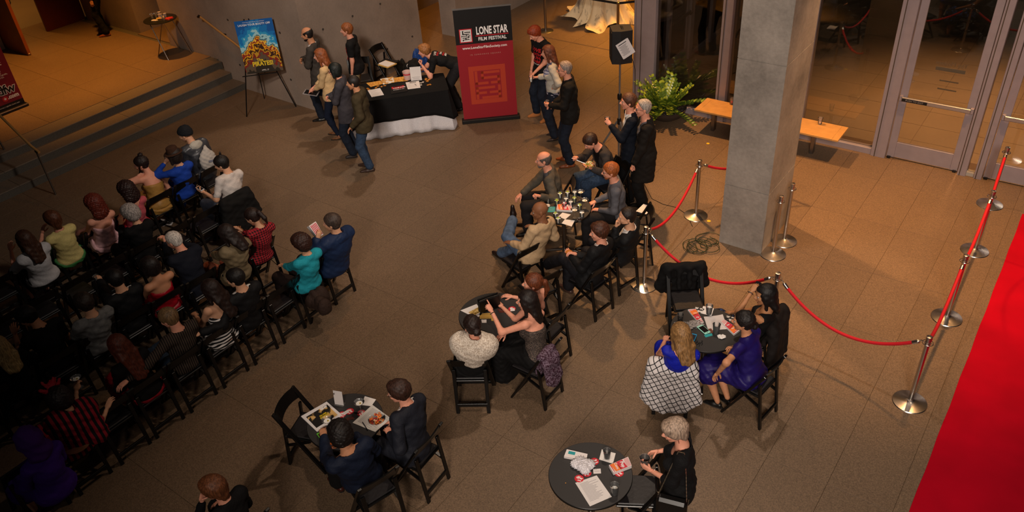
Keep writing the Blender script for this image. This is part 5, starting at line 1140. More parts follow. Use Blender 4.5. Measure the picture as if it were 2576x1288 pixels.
PEOPLE = [
  dict(label='woman with short dark curls in a bright teal top seated in the back row', x=-7.271, y=4.947, yaw=178, sex='f', skin='fair', hair=('curlyshort', '2B1610'), top=[{'k': 'sweater', 'm': 'teal', 'slv': 1.5}], bottom=('trousers', 'brownblack'), head=(28, 8, 0), h=0.016, lean=-19.0, side=1.9, handL=(-0.059, 0.443, 0.66)),
  dict(label='man in a navy blue parka lifting a striped popcorn bag in the back row', x=-7.27, y=5.413, yaw=182, s=1.02, skin='fair', hair=('short', '3A2E28'), top=[{'k': 'coat', 'm': 'parka', 'hem': -0.12, 'v': 0.05, 'o': 0.04}], bottom=('trousers', 'black'), head=(28, 4, 0), gripL='grip', palmL=(0, 1, -0.2), fat=1.15, broad=1.1, x_=[('hoodback', 'parka')], h=0.016, lean=-19.0, side=6.4, handL=(-0.171, 0.005, 1.02)),
  dict(label='dark-haired man in a black suit with his arm behind the woman in the striped dress', x=-7.36, y=4.04, yaw=178, skin='fair', hair=('short', '0F0B0A'), top=[{'k': 'inner', 'm': 'white', 'collar': 1}, {'k': 'jacket', 'm': 'suitblack'}], bottom=('trousers', 'black'), head=(30, 6, 0), h=0.016, lean=-15.8, side=1.1, handL=(-0.629, -0.087, 0.8), handR=(-0.034, 0.204, 0.8)),
  dict(label='woman with long dark hair in an off-shoulder black and white striped dress', x=-7.36, y=3.66, yaw=178, sex='f', skin='fair', hair=('long', '1E100C', 0.22), top=[{'k': 'strapless', 'm': 'bwstripe', 'slv': 0.0}], bottom=('skirt', 'bwstripe', 0.9), head=(20, 14, 0), side=10.4, h=0.016, lean=-8.6, handL=(-0.052, 0.356, 0.72)),
  dict(label='sandy-haired man in a dark pinstriped shirt, one arm along the next chair', x=-7.36, y=3.14, yaw=176, skin='pink', hair=('short', '6B5236'), top=[{'k': 'shirt', 'm': 'pinstripe'}], bottom=('jeans', 'jeans'), shoes=('shoe', 'brown'), head=(20, 16, 0), gripL='relax', twist=10, side=3.9, footR=(-0.22, 0.46, 0.52), kneeR=(1, 0.6, 0.3), toeR=(-0.8, 0.2, 0.3), x_=[('watch', 'L')], h=0.016, lean=-12.4, handL=(-0.68, -0.139, 0.84)),
  dict(label='woman with long auburn hair in a red dress and black jacket', x=-7.36, y=2.64, yaw=178, sex='f', skin='fair', hair=('long', '4A1E10', 0.26), top=[{'k': 'sweater', 'm': 'black'}], bottom=('skirt', 'reddress', 1.5), head=(10, 12, 0), h=0.018, lean=-4.6, side=-5.1),
  dict(label='person in a ruffled red and black costume with a red feather headpiece', x=-7.29, y=1.75, yaw=180, sex='f', skin='fair', hair=('curlyshort', '14090A'), top=[{'k': 'fur', 'm': 'redblack', 'slv': 1.2, 'hem': -0.07, 'o': 0.05, 'name': 'ruffled_costume', 'w': 0.012}], bottom=('skirt', 'redblack', 1.3), head=(10, 20, 0), gripL='grip', x_=[('feathers', 'reddress')], h=0.02, lean=-19.0, side=7.6, handL=(0.263, 0.099, 1.0), handR=(0.363, -0.167, 0.8)),
  dict(label='person in a purple hooded cape at the lower left end of the back row', x=-6.936, y=1.337, yaw=190, sex='f', skin='fair', hair=('hood', '3A1560'), top=[{'k': 'coat', 'm': 'purplecape', 'v': 0.05, 'hem': -0.09, 'o': 0.024}], bottom=('skirt', 'purplecape', 1.4), head=(0, 8, 0), h=0.022),
  dict(label='woman in a red and black checked shirt with a dark ponytail, looking at a phone', x=-8.313, y=5.033, yaw=176, sex='f', skin='fair', hair=('ponytail', '1F120E', 0.06), top=[{'k': 'shirt', 'm': 'redcheck'}], bottom=('trousers', 'black'), head=(24, 26, 0), gripL='hold', h=0.016, lean=-19.0, side=6.8, handL=(-0.133, 0.108, 0.9), handR=(-0.074, 0.103, 0.92)),
  dict(label='woman with long dark hair in a wrinkled khaki jacket', x=-8.273, y=4.604, yaw=178, sex='f', skin='fair', hair=('long', '1C1210', 0.12), top=[{'k': 'shirt', 'm': 'khaki', 'hem': -0.12, 'o': 0.028, 'w': 0.006, 'neck': 'crew'}], bottom=('trousers', 'peach'), head=(25, 20, 0), h=0.016, lean=-19.0, side=3.7, handL=(-0.024, 0.454, 0.66)),
  dict(label='white-haired man in a dark suit biting a sandwich', x=-8.5, y=4.14, yaw=178, skin='pink', hair=('thin', 'B9B0A8'), top=[{'k': 'jacket', 'm': 'navyblack'}], bottom=('trousers', 'black'), head=(25, 16, 0), gripL='hold', gripR='hold', h=0.018, lean=6.2, side=2.8, handL=(0.041, 0.508, 0.98), handR=(0.098, 0.624, 0.98)),
  dict(label='dark-haired woman in a strapless red and black dress, back bare', x=-8.513, y=3.679, yaw=178, sex='f', skin='tan', hair=('bob', '170E0C'), top=[{'k': 'strapless', 'm': 'redsatin'}], bottom=('skirt', 'redsatin', 1.0), head=(20, 10, 0), h=0.016, lean=-19.0, side=-1.8),
  dict(label='black-haired man in a black suit with a white shirt collar, holding out a cup', x=-8.58, y=3.24, yaw=178, skin='fair', hair=('short', '0E0A09'), top=[{'k': 'inner', 'm': 'white', 'collar': 1}, {'k': 'jacket', 'm': 'suitblack'}], bottom=('trousers', 'greytrousers'), head=(12, 8, 0), gripL='grip', palmL=(0, 1, -0.2), h=0.018, lean=-12.3, side=2.2, handL=(0.132, 0.815, 0.98)),
  dict(label='person with brown hair in a loose grey shirt in the third row', x=-8.546, y=2.787, yaw=178, skin='fair', hair=('crop', '2A201A'), top=[{'k': 'shirt', 'm': 'greycotton', 'w': 0.006}], bottom=('trousers', 'black'), head=(10, 8, 0), h=0.018, lean=-19.0, side=2.8),
  dict(label='man in a black t-shirt with glasses and head bowed, hand at his chin', x=-8.68, y=2.34, yaw=185, skin='tan', hair=('crop', '100C0A'), top=[{'k': 'tee', 'm': 'black'}], bottom=('trousers', 'black'), head=(30, 30, 0), lean=1.8, x_=[('glasses',)], h=0.018, side=3.1, handL=(-0.146, 0.342, 0.92)),
  dict(label='person with long blonde hair cut off by the left edge', x=-8.648, y=1.86, yaw=180, sex='f', skin='fair', hair=('long', 'A58A5C', 0.14), top=[{'k': 'sweater', 'm': 'black'}], bottom=('trousers', 'black'), head=(0, 8, 0), h=0.022, lean=-19.0, side=0.5),
  dict(label='man with a small topknot and white t-shirt looking at a phone', x=-9.745, y=5.704, yaw=186, skin='fair', hair=('topknot', '120C0A'), top=[{'k': 'tee', 'm': 'whitetee', 'slv': 0.8, 'hem': -0.05}], bottom=('jeans', 'greyjeans'), head=(30, 16, 0), gripL='hold', palmL=(0, 0, 1), h=0.016, lean=-4.6, side=11.0, handL=(-0.216, 0.257, 0.8)),
  dict(label='person with grey curly hair in a black jacket in the second row', x=-9.82, y=4.22, yaw=180, sex='f', skin='fair', hair=('curlyshort', '8C8480'), top=[{'k': 'jacket', 'm': 'black'}], bottom=('trousers', 'black'), head=(25, 10, 0), h=0.018, lean=-16.3, side=4.0, handL=(-0.063, 0.171, 0.95)),
  dict(label='person in a black beanie and shiny dark jacket, drawstring bag on the back', x=-11.007, y=6.138, yaw=182, skin='fair', hair=('beanie', '15161A'), top=[{'k': 'coat', 'm': 'shinygrey', 'hem': -0.1, 'v': 0.05}], bottom=('trousers', 'black'), head=(30, 14, 0), lean=4, x_=[('hoodback', 'palecardigan')], h=0.016),
  dict(label='person in a brown felt hat and royal blue shirt holding up a drink', x=-10.75, y=5.57, yaw=182, sex='f', skin='fair', hair=('bob', '1C1310'), top=[{'k': 'shirt', 'm': 'royalblue'}], bottom=('trousers', 'royalblue'), head=(30, 6, 0), gripL='grip', palmL=(0, 1, -0.2), x_=[('hat', '3A2418')], h=0.016, lean=-17.1, side=0.8, handL=(-0.14, 0.034, 1.08)),
  dict(label='woman with a high dark bun in a strapless gold dress, drinking from a bottle', x=-10.75, y=5.12, yaw=180, sex='f', skin='pink', hair=('topbun', '1C100D'), top=[{'k': 'strapless', 'm': 'goldsatin'}], bottom=('skirt', 'goldsatin', 1.3), head=(45, 10, 0), side=9.1, gripL='grip', palmL=(0, 1, -0.2), fat=1.1, h=0.016, lean=10.2, handL=(-0.104, 0.149, 1.02)),
  dict(label='woman with a large mass of dark brown curls in a pink top', x=-10.483, y=4.58, yaw=180, sex='f', skin='pink', hair=('curly', '241210', 0.05), top=[{'k': 'tank', 'm': 'pink'}], bottom=('skirt', 'reddress', 1.0), head=(15, 6, 0), h=0.017, lean=-19.0, side=1.2),
  dict(label='woman with long red curls in a pale pink halter dress', x=-10.559, y=4.11, yaw=180, sex='f', skin='pink', hair=('curly', '5A2014', 0.08), top=[{'k': 'strapless', 'm': 'palepink'}], bottom=('skirt', 'palepink', 1.2), head=(15, 4, 0), fat=1.08, h=0.017, lean=-19.0, side=2.5),
  dict(label='person with short auburn hair in a pale yellow top over a green skirt', x=-10.679, y=3.623, yaw=182, sex='f', skin='pink', hair=('mop', '4E2A18'), top=[{'k': 'shirt', 'm': 'paleyellow', 'slv': 1.2}], bottom=('skirt', 'green', 1.3), head=(5, 4, 0), fat=1.15, h=0.017, lean=-19.0, side=-3.3, handL=(-0.174, 0.064, 0.98)),
  dict(label='woman with long wavy brown hair in a white puff-sleeved blouse', x=-10.533, y=3.168, yaw=182, sex='f', skin='pink', hair=('long', '3A2114', 0.16), top=[{'k': 'shirt', 'm': 'whitedim', 'slv': 1.0, 'o': 0.03}], bottom=('skirt', 'black', 1.2), head=(5, 4, 0), h=0.018, lean=-19.0, side=-3.8, handL=(-0.146, 0.222, 0.95)),
  dict(label='balding man in a grey-brown blazer left of the glasses, hand on knee', x=-5.62, y=8.241, yaw=214, skin='pink', hair=('bald', '4C4440'), beard='6B625C', top=[{'k': 'shirt', 'm': 'slateshirt', 'slv': 0, 'collar': 1}, {'k': 'jacket', 'm': 'greybrown', 'v': 0.4, 'vw': 0.42}], bottom=('trousers', 'charcoal'), head=(0, 2, 0), gripL='fist', lean=7.5, h=0.015, side=-1.2, handR=(-0.001, 0.529, 0.6), handL=(-0.455, 0.208, 0.86)),
  dict(label='man in a charcoal blazer bending over a plate of food with a fork', x=-5.366, y=9.265, yaw=240, skin='pink', hair=('short', '2E1C14'), top=[{'k': 'inner', 'm': 'black', 'slv': 0}, {'k': 'jacket', 'm': 'charcoalblazer'}], bottom=('jeans', 'jeans'), head=(-8, 38, 0), gripR='fist', gripL='flat', palmL=(0, 0, 1), lean=12, hunch=10, x_=[('watch', 'L')], h=0.015, handR=(-0.083, 0.552, 0.98), handL=(-0.262, 0.403, 0.84)),
  dict(label='ginger-haired man with black glasses and a grey shirt, hand on knee', x=-4.682, y=8.374, yaw=212, skin='pink', hair=('short', '8A4A22'), beard='8A5030', top=[{'k': 'shirt', 'm': 'greyshirt', 'collar': 1}], bottom=('trousers', 'charcoal'), head=(3, 5, 0), x_=[('glasses',)], lean=2, fat=1.05, h=0.015, handL=(-0.074, 0.256, 0.62)),
  dict(label='bald man in a tan blazer and jeans with one ankle crossed on his knee', x=-5.165, y=6.963, yaw=168, skin='brown', hair=('none', '20160F'), top=[{'k': 'inner', 'm': 'black'}, {'k': 'jacket', 'm': 'tanjacket', 'v': 0.42, 'vw': 0.4}], bottom=('jeans', 'jeanslight'), shoes=('shoe', 'brownblackshoe'), head=(44, 4, 0), gripL='flat', handR=(0.22, 0.12, 0.74), kneeL=(-1, 0.6, 0.3), toeL=(0.75, 0.6, 0.35), toeR=(0, 1, 0), lean=-19.0, twist=10, h=0.015, side=11.0, handL=(-0.156, 0.203, 0.66), footR=(0.097, 0.802, 0.09), footL=(0.299, 0.692, 0.6)),
  dict(label='brown-haired young man in a black suit holding a burger, legs crossed', x=-4.26, y=6.93, yaw=176, skin='pink', hair=('crop', '3E2012'), top=[{'k': 'inner', 'm': 'white', 'collar': 1}, {'k': 'jacket', 'm': 'suitblack'}], bottom=('trousers', 'suitblack2'), shoes=('shoe', 'brownpolish'), head=(38, 4, 0), gripL='hold', gripR='hold', palmL=(0.6, 0.2, -0.8), palmR=(-0.6, 0.2, -0.8), kneeL=(0.2, 0.6, 1), toeL=(0, 1, 0.1), lean=-18.4, twist=4, x_=[('watch', 'L')], h=0.015, side=9.5, handL=(-0.073, 0.234, 0.78), handR=(-0.037, 0.163, 0.8), footL=(0.087, 0.741, 0.34)),
  dict(label='bearded man in a black suit touching his tie beside the table of glasses', x=-4.153, y=7.551, yaw=190, skin='fair', hair=('thin', '1C1310'), beard='1C1310', top=[{'k': 'inner', 'm': 'white', 'collar': 1}, {'k': 'jacket', 'm': 'suitblack'}], bottom=('trousers', 'suitblack2'), head=(24, 6, 0), gripL='fist', palmL=(0, -1, 0), x_=[('tie', 'darktie')], h=0.015, lean=-19.0, side=-9.9, handL=(-0.111, 0.045, 0.98)),
  dict(label='woman with a long auburn ponytail and a bare-backed black top', x=-4.302, y=5.733, yaw=182, sex='f', skin='pink', hair=('ponytail', '5A2C16', 0.1), top=[{'k': 'strapless', 'm': 'black'}], bottom=('skirt', 'black', 1.6), head=(30, -2, 0), handL=(-0.1, 0.34, 0.76), handR=(0.12, 0.34, 0.76), x_=[('strap', 'black'), ('earring',)], h=0.014),
  dict(label='dark-haired woman in a strapless lace dress pointing with a raised finger', x=-3.992, y=5.364, yaw=182, sex='f', skin='pink', hair=('long', '160D0B', 0.12), top=[{'k': 'strapless', 'm': 'lace'}], bottom=('skirt', 'blackskirt', 1.9), head=(24, 2, 0), gripL='point', dirL=(0.2, 0.75, 0.6), poleL=(-0.9, -0.2, -1), poleR=(0.9, 0.2, -0.5), lean=7.6, x_=[('watch', 'L', 'b')], h=0.014, side=11.0, handL=(-0.083, 0.507, 1.0), handR=(-0.117, 0.321, 0.8)),
  dict(label='woman with a low dark bun wrapped in pale fur', x=-4.524, y=4.852, yaw=126, sex='f', skin='pink', hair=('bun', '1E110D'), top=[{'k': 'tank', 'm': 'black', 'hem': -0.06}, {'k': 'fur', 'm': 'fur'}], bottom=('skirt', 'black', 1.2), head=(28, 8, 0), x_=[('earring',)], h=0.015, lean=-19.0, side=10.0),
  dict(label='woman with long straight blonde hair in a sleeveless royal blue top', x=-2.594, y=5.876, yaw=116, sex='f', skin='pink', hair=('long', '7A5A36', 0.14), top=[{'k': 'dress', 'm': 'cobalt', 'neck': 'scoop'}], bottom=('skirt', 'cobalt', 1.0), head=(32, 10, 0), handL=(-0.1, 0.3, 0.72), handR=(0.1, 0.3, 0.72), x_=[('glasses',)], h=0.014, lean=-19.0, side=7.3),
  dict(label='woman with dark pulled-back hair in a purple satin dress, arms folded', x=-1.9, y=6.3, yaw=172, sex='f', skin='tan', hair=('bun', '120C0B'), top=[{'k': 'dress', 'm': 'purplesatin', 'slv': 0.5}], bottom=('skirt', 'purplesatin', 1.15), shoes=('heel', 'blackflat'), head=(22, 0, 0), handR=(-0.1, 0.2, 0.86), poleL=(-1, 0.2, -0.6), poleR=(1, 0.2, -0.8), fat=1.05, h=0.014, lean=8.7, side=-0.2, handL=(-0.401, 0.173, 0.74), footL=(-0.169, 0.26, 0.09), footR=(-0.049, 0.211, 0.09)),
  dict(label='black-haired woman in a black tank top holding a phone up to her face', x=-2.12, y=6.92, yaw=186, sex='f', skin='olive', hair=('long', '0B0808', 0.08), top=[{'k': 'tank', 'm': 'black'}], bottom=('skirt', 'bluefloral', 1.3), head=(28, 4, 0), gripL='grip', poleL=(-1, 0.3, -0.8), x_=[('watch', 'L', 'b')], h=0.014, lean=-16.4, side=-8.2, handL=(-0.138, 0.065, 1.2)),
  dict(label='grey-blonde woman in black standing with a glass of red drink in both hands', x=-1.794, y=4.363, yaw=205, pose='stand', s=0.94, sex='f', skin='pink', hair=('mop', '8C7868'), top=[{'k': 'sweater', 'm': 'blackknit', 'slv': 1.35, 'neck': 'scoop', 'hem': -0.12}], bottom=('skirt', 'black', 1.1), head=(12, 14, 0), gripL='hold', gripR='hold', palmL=(0.7, 0.1, 0.2), palmR=(-0.7, 0.1, -0.2), dirL=(0.1, 0.9, 0.5), poleL=(-0.8, -0.6, -0.8), x_=[('watch', 'L', 'b'), ('earring',)], h=0.013, handL=(-0.012, 0.241, 1.0), handR=(0.166, 0.183, 1.06)),
  dict(label='man in a navy suit with dark curly hair leaning over the newspaper table', x=-4.466, y=3.083, yaw=160, skin='tan', hair=('curlyshort', '120C0A'), top=[{'k': 'jacket', 'm': 'navysuit'}], bottom=('trousers', 'black'), shoes=('shoe', 'redbrown'), head=(-6, 28, 0), lean=-14.9, hunch=10, handL=(-0.16, 0.42, 0.8), dirR=(-0.9, 0.3, 0), footR=(0.14, 0.2, 0.085), x_=[('watch', 'R')], h=0.013, side=-11.0, handR=(0.095, 0.256, 0.8), footL=(-0.148, 0.439, 0.09)),
  dict(label='man with wavy brown hair, glasses and red bow tie in a dark suit', x=-4.28, y=3.62, yaw=186, skin='pink', hair=('crop', '2E1A12'), top=[{'k': 'inner', 'm': 'white', 'collar': 1}, {'k': 'jacket', 'm': 'darksuit'}], bottom=('trousers', 'darksuit'), head=(28, 8, 0), lean=2.3, x_=[('glasses',), ('tie', 'redtie'), ('cuffs',)], h=0.013, side=8.8, handL=(-0.088, 0.192, 0.7)),
  dict(label='person with short ginger hair in black, hand to mouth, at the bottom edge', x=-4.93, y=1.99, yaw=186, sex='f', skin='pink', hair=('mop', '5C341C'), top=[{'k': 'sweater', 'm': 'blackknit'}], bottom=('trousers', 'black'), head=(20, 10, 0), gripL='hold', palmL=(0, -1, 0.3), h=0.014, lean=-5.8, side=-2.1, handL=(-0.113, 0.171, 1.02)),
  dict(label='bearded balding man in a grey blazer, arms folded, by the concrete wall', x=-11.545, y=9.267, yaw=212, pose='stand', s=1.03, skin='tan', hair=('bald', '15100E'), beard='17110F', top=[{'k': 'inner', 'm': 'whitedim', 'collar': 1}, {'k': 'jacket', 'm': 'greyblazer', 'hem': -0.2, 'v': 0.4, 'vw': 0.42}], bottom=('jeans', 'darkjeans'), head=(0, 8, 0), handL=(0.02, 0.21, 1.19), handR=(-0.04, 0.26, 1.23), dirL=(1, -0.1, 0.05), dirR=(-1, -0.1, -0.1), palmL=(0, -1, 0), palmR=(0, -1, 0), poleL=(-1, -0.1, -1), poleR=(1, -0.1, -1), footL=(-0.07, 0.1, 0.085), footR=(0.09, -0.3, 0.4), kneeR=(0.1, 1, 0.2), toeR=(0, 1, -0.7), h=0.016),
  dict(label='woman with long red-blonde hair in a tan blazer and dark jeans holding a tablet', x=-10.742, y=8.794, yaw=212, pose='stand', s=0.97, sex='f', skin='pink', hair=('long', '7A4222', 0.2), top=[{'k': 'inner', 'm': 'black'}, {'k': 'jacket', 'm': 'creamblazer', 'slv': 1.6, 'hem': -0.1}], bottom=('leggings', 'indigo'), shoes=('heel', 'wedge'), head=(5, 4, 0), handL=(-0.06, 0.3, 0.98), handR=(0.06, 0.32, 0.98), footL=(-0.07, 0.0, 0.09), footR=(0.12, 0.12, 0.09), h=0.016),
  dict(label='woman with black hair dyed green on top, grey cardigan, arms folded', x=-10.012, y=8.45, yaw=214, pose='stand', s=0.97, sex='f', skin='pink', hair=('bob', '0C1210'), top=[{'k': 'inner', 'm': 'redblouse'}, {'k': 'sweater', 'm': 'greycardigan', 'hem': -0.22, 'open': 0.0, 'v': 0.35, 'o': 0.024}], bottom=('jeans', 'darkjeans'), shoes=('boot', 'bootgrey'), head=(0, 8, 0), handL=(0.02, 0.22, 1.1), handR=(-0.04, 0.27, 1.14), dirL=(1, -0.1, 0.05), dirR=(-1, -0.1, -0.1), palmL=(0, -1, 0), palmR=(0, -1, 0), poleL=(-1, -0.1, -1), poleR=(1, -0.1, -1), x_=[('glasses',)], fat=1.15, h=0.016),
  dict(label='man in an olive-brown hooded sweatshirt and jeans standing by the registration table', x=-9.36, y=8.212, yaw=214, pose='stand', s=0.97, skin='tan', hair=('buzz', '17110E'), top=[{'k': 'sweater', 'm': 'olive', 'hem': -0.14, 'o': 0.03}], bottom=('jeans', 'jeans'), shoes=('shoe', 'brownshoe'), head=(0, 4, 0), handL=(-0.2, 0.16, 0.92), handR=(0.2, 0.16, 0.92), footL=(-0.06, 0.02, 0.085), footR=(0.12, 0.1, 0.085), x_=[('hoodback', 'olive')], h=0.015),
  dict(label='ginger young man in a black t-shirt with a red slogan standing behind the desk', x=-11.142, y=9.844, yaw=215, pose='stand', s=1.0, skin='pink', hair=('short', '7A4420'), top=[{'k': 'tee', 'm': 'blacktee', 'hem': -0.1, 'o': 0.02, 'print': 'love'}], bottom=('trousers', 'khakitrousers'), head=(0, 2, 0), handL=(-0.22, 0.06, 0.82), h=0.015),
  dict(label='blond young man in a black t-shirt bending over the desk with chin in hand', x=-9.607, y=10.844, yaw=214, pose='stand', s=1.0, skin='pink', hair=('crop', '8A5A30'), top=[{'k': 'tee', 'm': 'blacktee', 'hem': -0.04, 'o': 0.014, 'print': 'back'}], bottom=('trousers', 'charcoal'), head=(0, 10, 0), lean=62, hunch=14, pz=0.86, py=-0.1, poleL=(-0.4, 0.3, -1), poleR=(0.6, -0.1, -1), palmL=(0, -1, 0.3), gripL='fist', footL=(-0.12, -0.05, 0.085), footR=(0.12, 0.0, 0.085), h=0.015, handL=(-0.224, 0.544, 0.98), handR=(-0.19, 0.655, 0.84)),
  dict(label='red-haired young man in a black slogan t-shirt and tan boots, looking down', x=-7.88, y=11.278, yaw=248, pose='stand', s=1.02, skin='pink', hair=('crop', '7A2E12'), top=[{'k': 'tee', 'm': 'blacktee', 'hem': -0.1, 'o': 0.018, 'print': 'love'}], bottom=('jeans', 'darkjeans'), shoes=('boot', 'tanboot'), head=(-10, 32, 0), handR=(0.22, 0.1, 0.88), handL=(-0.1, 0.24, 0.98), footR=(0.16, 0.06, 0.085), footL=(-0.12, 0.02, 0.085), h=0.015),
  dict(label='brown-haired woman in striped top and pale cardigan, hand on hip, holding a cup', x=-7.262, y=10.68, yaw=215, pose='stand', s=0.97, sex='f', skin='pink', hair=('long', '5C3220', 0.12), top=[{'k': 'tee', 'm': 'greystripe', 'hem': -0.06}, {'k': 'sweater', 'm': 'palecardigan', 'slv': 1.6, 'open': 0.07, 'hem': 0.02, 'o': 0.028}], bottom=('jeans', 'darkjeans'), shoes=('heel', 'brownshoe'), head=(-4, 6, 0), handL=(-0.14, 0.02, 1.0), poleL=(-1, -0.7, 0), handR=(0.1, 0.3, 1.12), gripR='grip', palmR=(-1, 0.2, 0), h=0.015),
  dict(label='grey-haired man with glasses, black shirt and jeans holding an amber drink', x=-6.5, y=10.008, yaw=212, pose='stand', s=1.03, skin='pink', hair=('thin', '7C706A'), top=[{'k': 'shirt', 'm': 'blackshirt', 'hem': -0.13, 'o': 0.026, 'collar': 1}], bottom=('jeans', 'darkjeans'), shoes=('shoe', 'cognac'), head=(2, 4, 0), handL=(-0.12, 0.3, 1.14), gripL='grip', palmL=(1, 0.2, 0), poleL=(-0.8, -0.5, -1), handR=(0.16, 0.24, 1.06), footL=(-0.08, 0.0, 0.085), footR=(0.14, 0.06, 0.085), x_=[('glasses',)], fat=1.1, h=0.015),
  dict(label='man in a dark velvet jacket and open white shirt raising a glass', x=-5.124, y=9.515, yaw=213, pose='stand', s=1.0, skin='pink', hair=('short', '4A2E20'), top=[{'k': 'inner', 'm': 'white', 'collar': 1}, {'k': 'jacket', 'm': 'velvet', 'hem': -0.2, 'v': 0.42, 'vw': 0.4}], bottom=('trousers', 'black'), head=(4, -2, 0), handL=(-0.1, 0.3, 1.32), gripL='grip', palmL=(1, 0.2, 0), poleL=(-0.6, -0.4, -1), h=0.015),
  dict(label='balding grey man with glasses in a long black coat behind the empty chair', x=-4.78, y=9.333, yaw=213, pose='stand', s=1.03, skin='pink', hair=('thin', '8C837C'), top=[{'k': 'inner', 'm': 'greyshirt'}, {'k': 'coat', 'm': 'blackcoat', 'hem': -0.36, 'v': 0.4}], bottom=('trousers', 'black'), head=(4, 2, 0), handL=(-0.2, 0.18, 0.92), gripL='fist', x_=[('glasses',)], fat=1.05, h=0.015),
  dict(label='person in dark trousers and brown shoes standing on the raised landing', x=-19.0, y=9.35, z=0.45, yaw=225, pose='stand', s=1.02, skin='tan', hair=('short', '15100E'), top=[{'k': 'shirt', 'm': 'whitedim'}], bottom=('trousers', 'black'), shoes=('shoe', 'cognac'), footR=(0.16, 0.1, 0.085), h=0.02),
]

def resolve(q):
    t = q.get('top')
    if t:
        nt_ = []
        for g in t:
            g = dict(g); g['m'] = M[g['m']]
            if 'print' in g: g['print'] = PR[g['print']]
            nt_.append(g)
        q['top'] = nt_
    if q.get('bottom'): b = q['bottom']; q['bottom'] = (b[0], M[b[1]])+tuple(b[2:])
    if q.get('shoes'): q['shoes'] = (q['shoes'][0], M[q['shoes'][1]])
    if q.get('x_'): q['x_'] = [(e[0], M[e[1]])+tuple(e[2:]) if e[0] in ('tie', 'strap', 'hoodback', 'feathers') else e for e in q['x_']]
    return q
for q in PEOPLE: person(resolve(q))

# ---------- things on the tables ----------
TZ = .7405
PAPER = mat('paper_white', 'D2CCCA', .8); INK = mat('ink', '2A2830', .8); NAP = mat('napkin_white', 'D8D2CE', .9, bump=.4, bscale=60)
LIQ = {'clear': mat('ice_water', 'D4D8D0', .25, noise=.2, nscale=120), 'amber': mat('amber_drink', 'C06A1C', .2), 'red': mat('red_drink', '8A2230', .2), 'dark': mat('dark_drink', '1A0A0A', .15), 'milky': mat('milky_ice', 'DCD8D0', .4), 'lime': mat('lime_drink', 'A8AC6A', .25), 'pink': mat('pink_drink', 'B4505A', .25)}
def cup(p, label, liq='clear', h=.10, r=.036, fill=.6, lime=False, group=None, tilt=0):
    c = empty('plastic_cup', p); tag(c, label, 'cup', group); r0 = r*.72
    MB().lathe([(0, .001), (r0, .001), (r, h), (r+.0022, h+.002), (r+.0018, h-.002), (r-.0015, h-.002), (r0-.0015, .003), (0, .003)], 24, cap=False).build('cup_wall', CUPG, c)
    rf = r0+(r-r0)*fill
    if liq: MB().lathe([(0, .004), (r0-.003, .004), (rf-.003, h*fill), (0, h*fill)], 20, cap=False).build('drink', LIQ[liq], c)
    if liq in ('clear', 'milky', 'lime', 'pink'):
        q = random.Random(int(p[0]*1000)); mb = MB()
        for i in range(4): mb.box((q.uniform(-.4, .4)*rf, q.uniform(-.4, .4)*rf, h*fill+.003), (.018, .018, .014), Euler((q.random(), q.random(), q.random())).to_matrix(), bev=.003)
        mb.build('ice', mat('ice', 'D8DCDC', .12, spec=.7), c)
    if lime:
        mb = MB(); mb.lathe([(.0, -.003), (.017, -.002), (.017, .002), (.0, .003)], 14, (0, 0, h*fill+.012), M=Euler((.7, .3, 0)).to_matrix()); mb.build('lime_wedge', mat('lime', '9AA82E', .4), c)
    if tilt: c.rotation_euler = (math.radians(tilt), 0, 0)
    return c
def martini(p, label, group=None, olive=True):
    c = empty('martini_glass', p); tag(c, label, 'glass', group)
    MB().lathe([(0, 0), (.034, .001), (.034, .003), (.006, .006), (.004, .012), (.004, .085), (.008, .092), (.053, .140), (.0545, .1405), (.0535, .1385), (.006, .0955), (0, .095)], 28, cap=False).build('glass_wall', CUPG, c)
    MB().lathe([(0, .0965), (.033, .122), (0, .122)], 22, cap=False).build('drink', LIQ['milky'], c)
    if olive: mb = MB(); mb.lathe([(0, -.009), (.007, -.006), (.0095, 0), (.007, .006), (0, .009)], 12, (.008, .004, .122)); mb.build('olive', mat('olive_green', 'A08A2A', .3), c)
    return c
def lump(name, label, cat, p, r, h, m, seed=1, group=None, rz=0, sy=.7, nn=7, wb=.004, wf=110):
    q = random.Random(seed); P_ = [E_((q.uniform(-.6, .6)*r, q.uniform(-.6, .6)*r*sy, h*.3), (r*q.uniform(.35, .6), r*q.uniform(.3, .5), h*q.uniform(.4, .8))) for _ in range(nn)]
    v, f = surf(P_, max(.005, r*.07), .008, [cut((0, 0, 0), (0, 0, -1))], (wb, wf, seed)); o = mobj(name, np_mesh(name, [(v, f, 0)], [m]), None, p); o.rotation_euler.z = rz; tag(o, label, cat, group); return o
def center(c4): return sum((Vector(c) for c in c4), Vector())/4
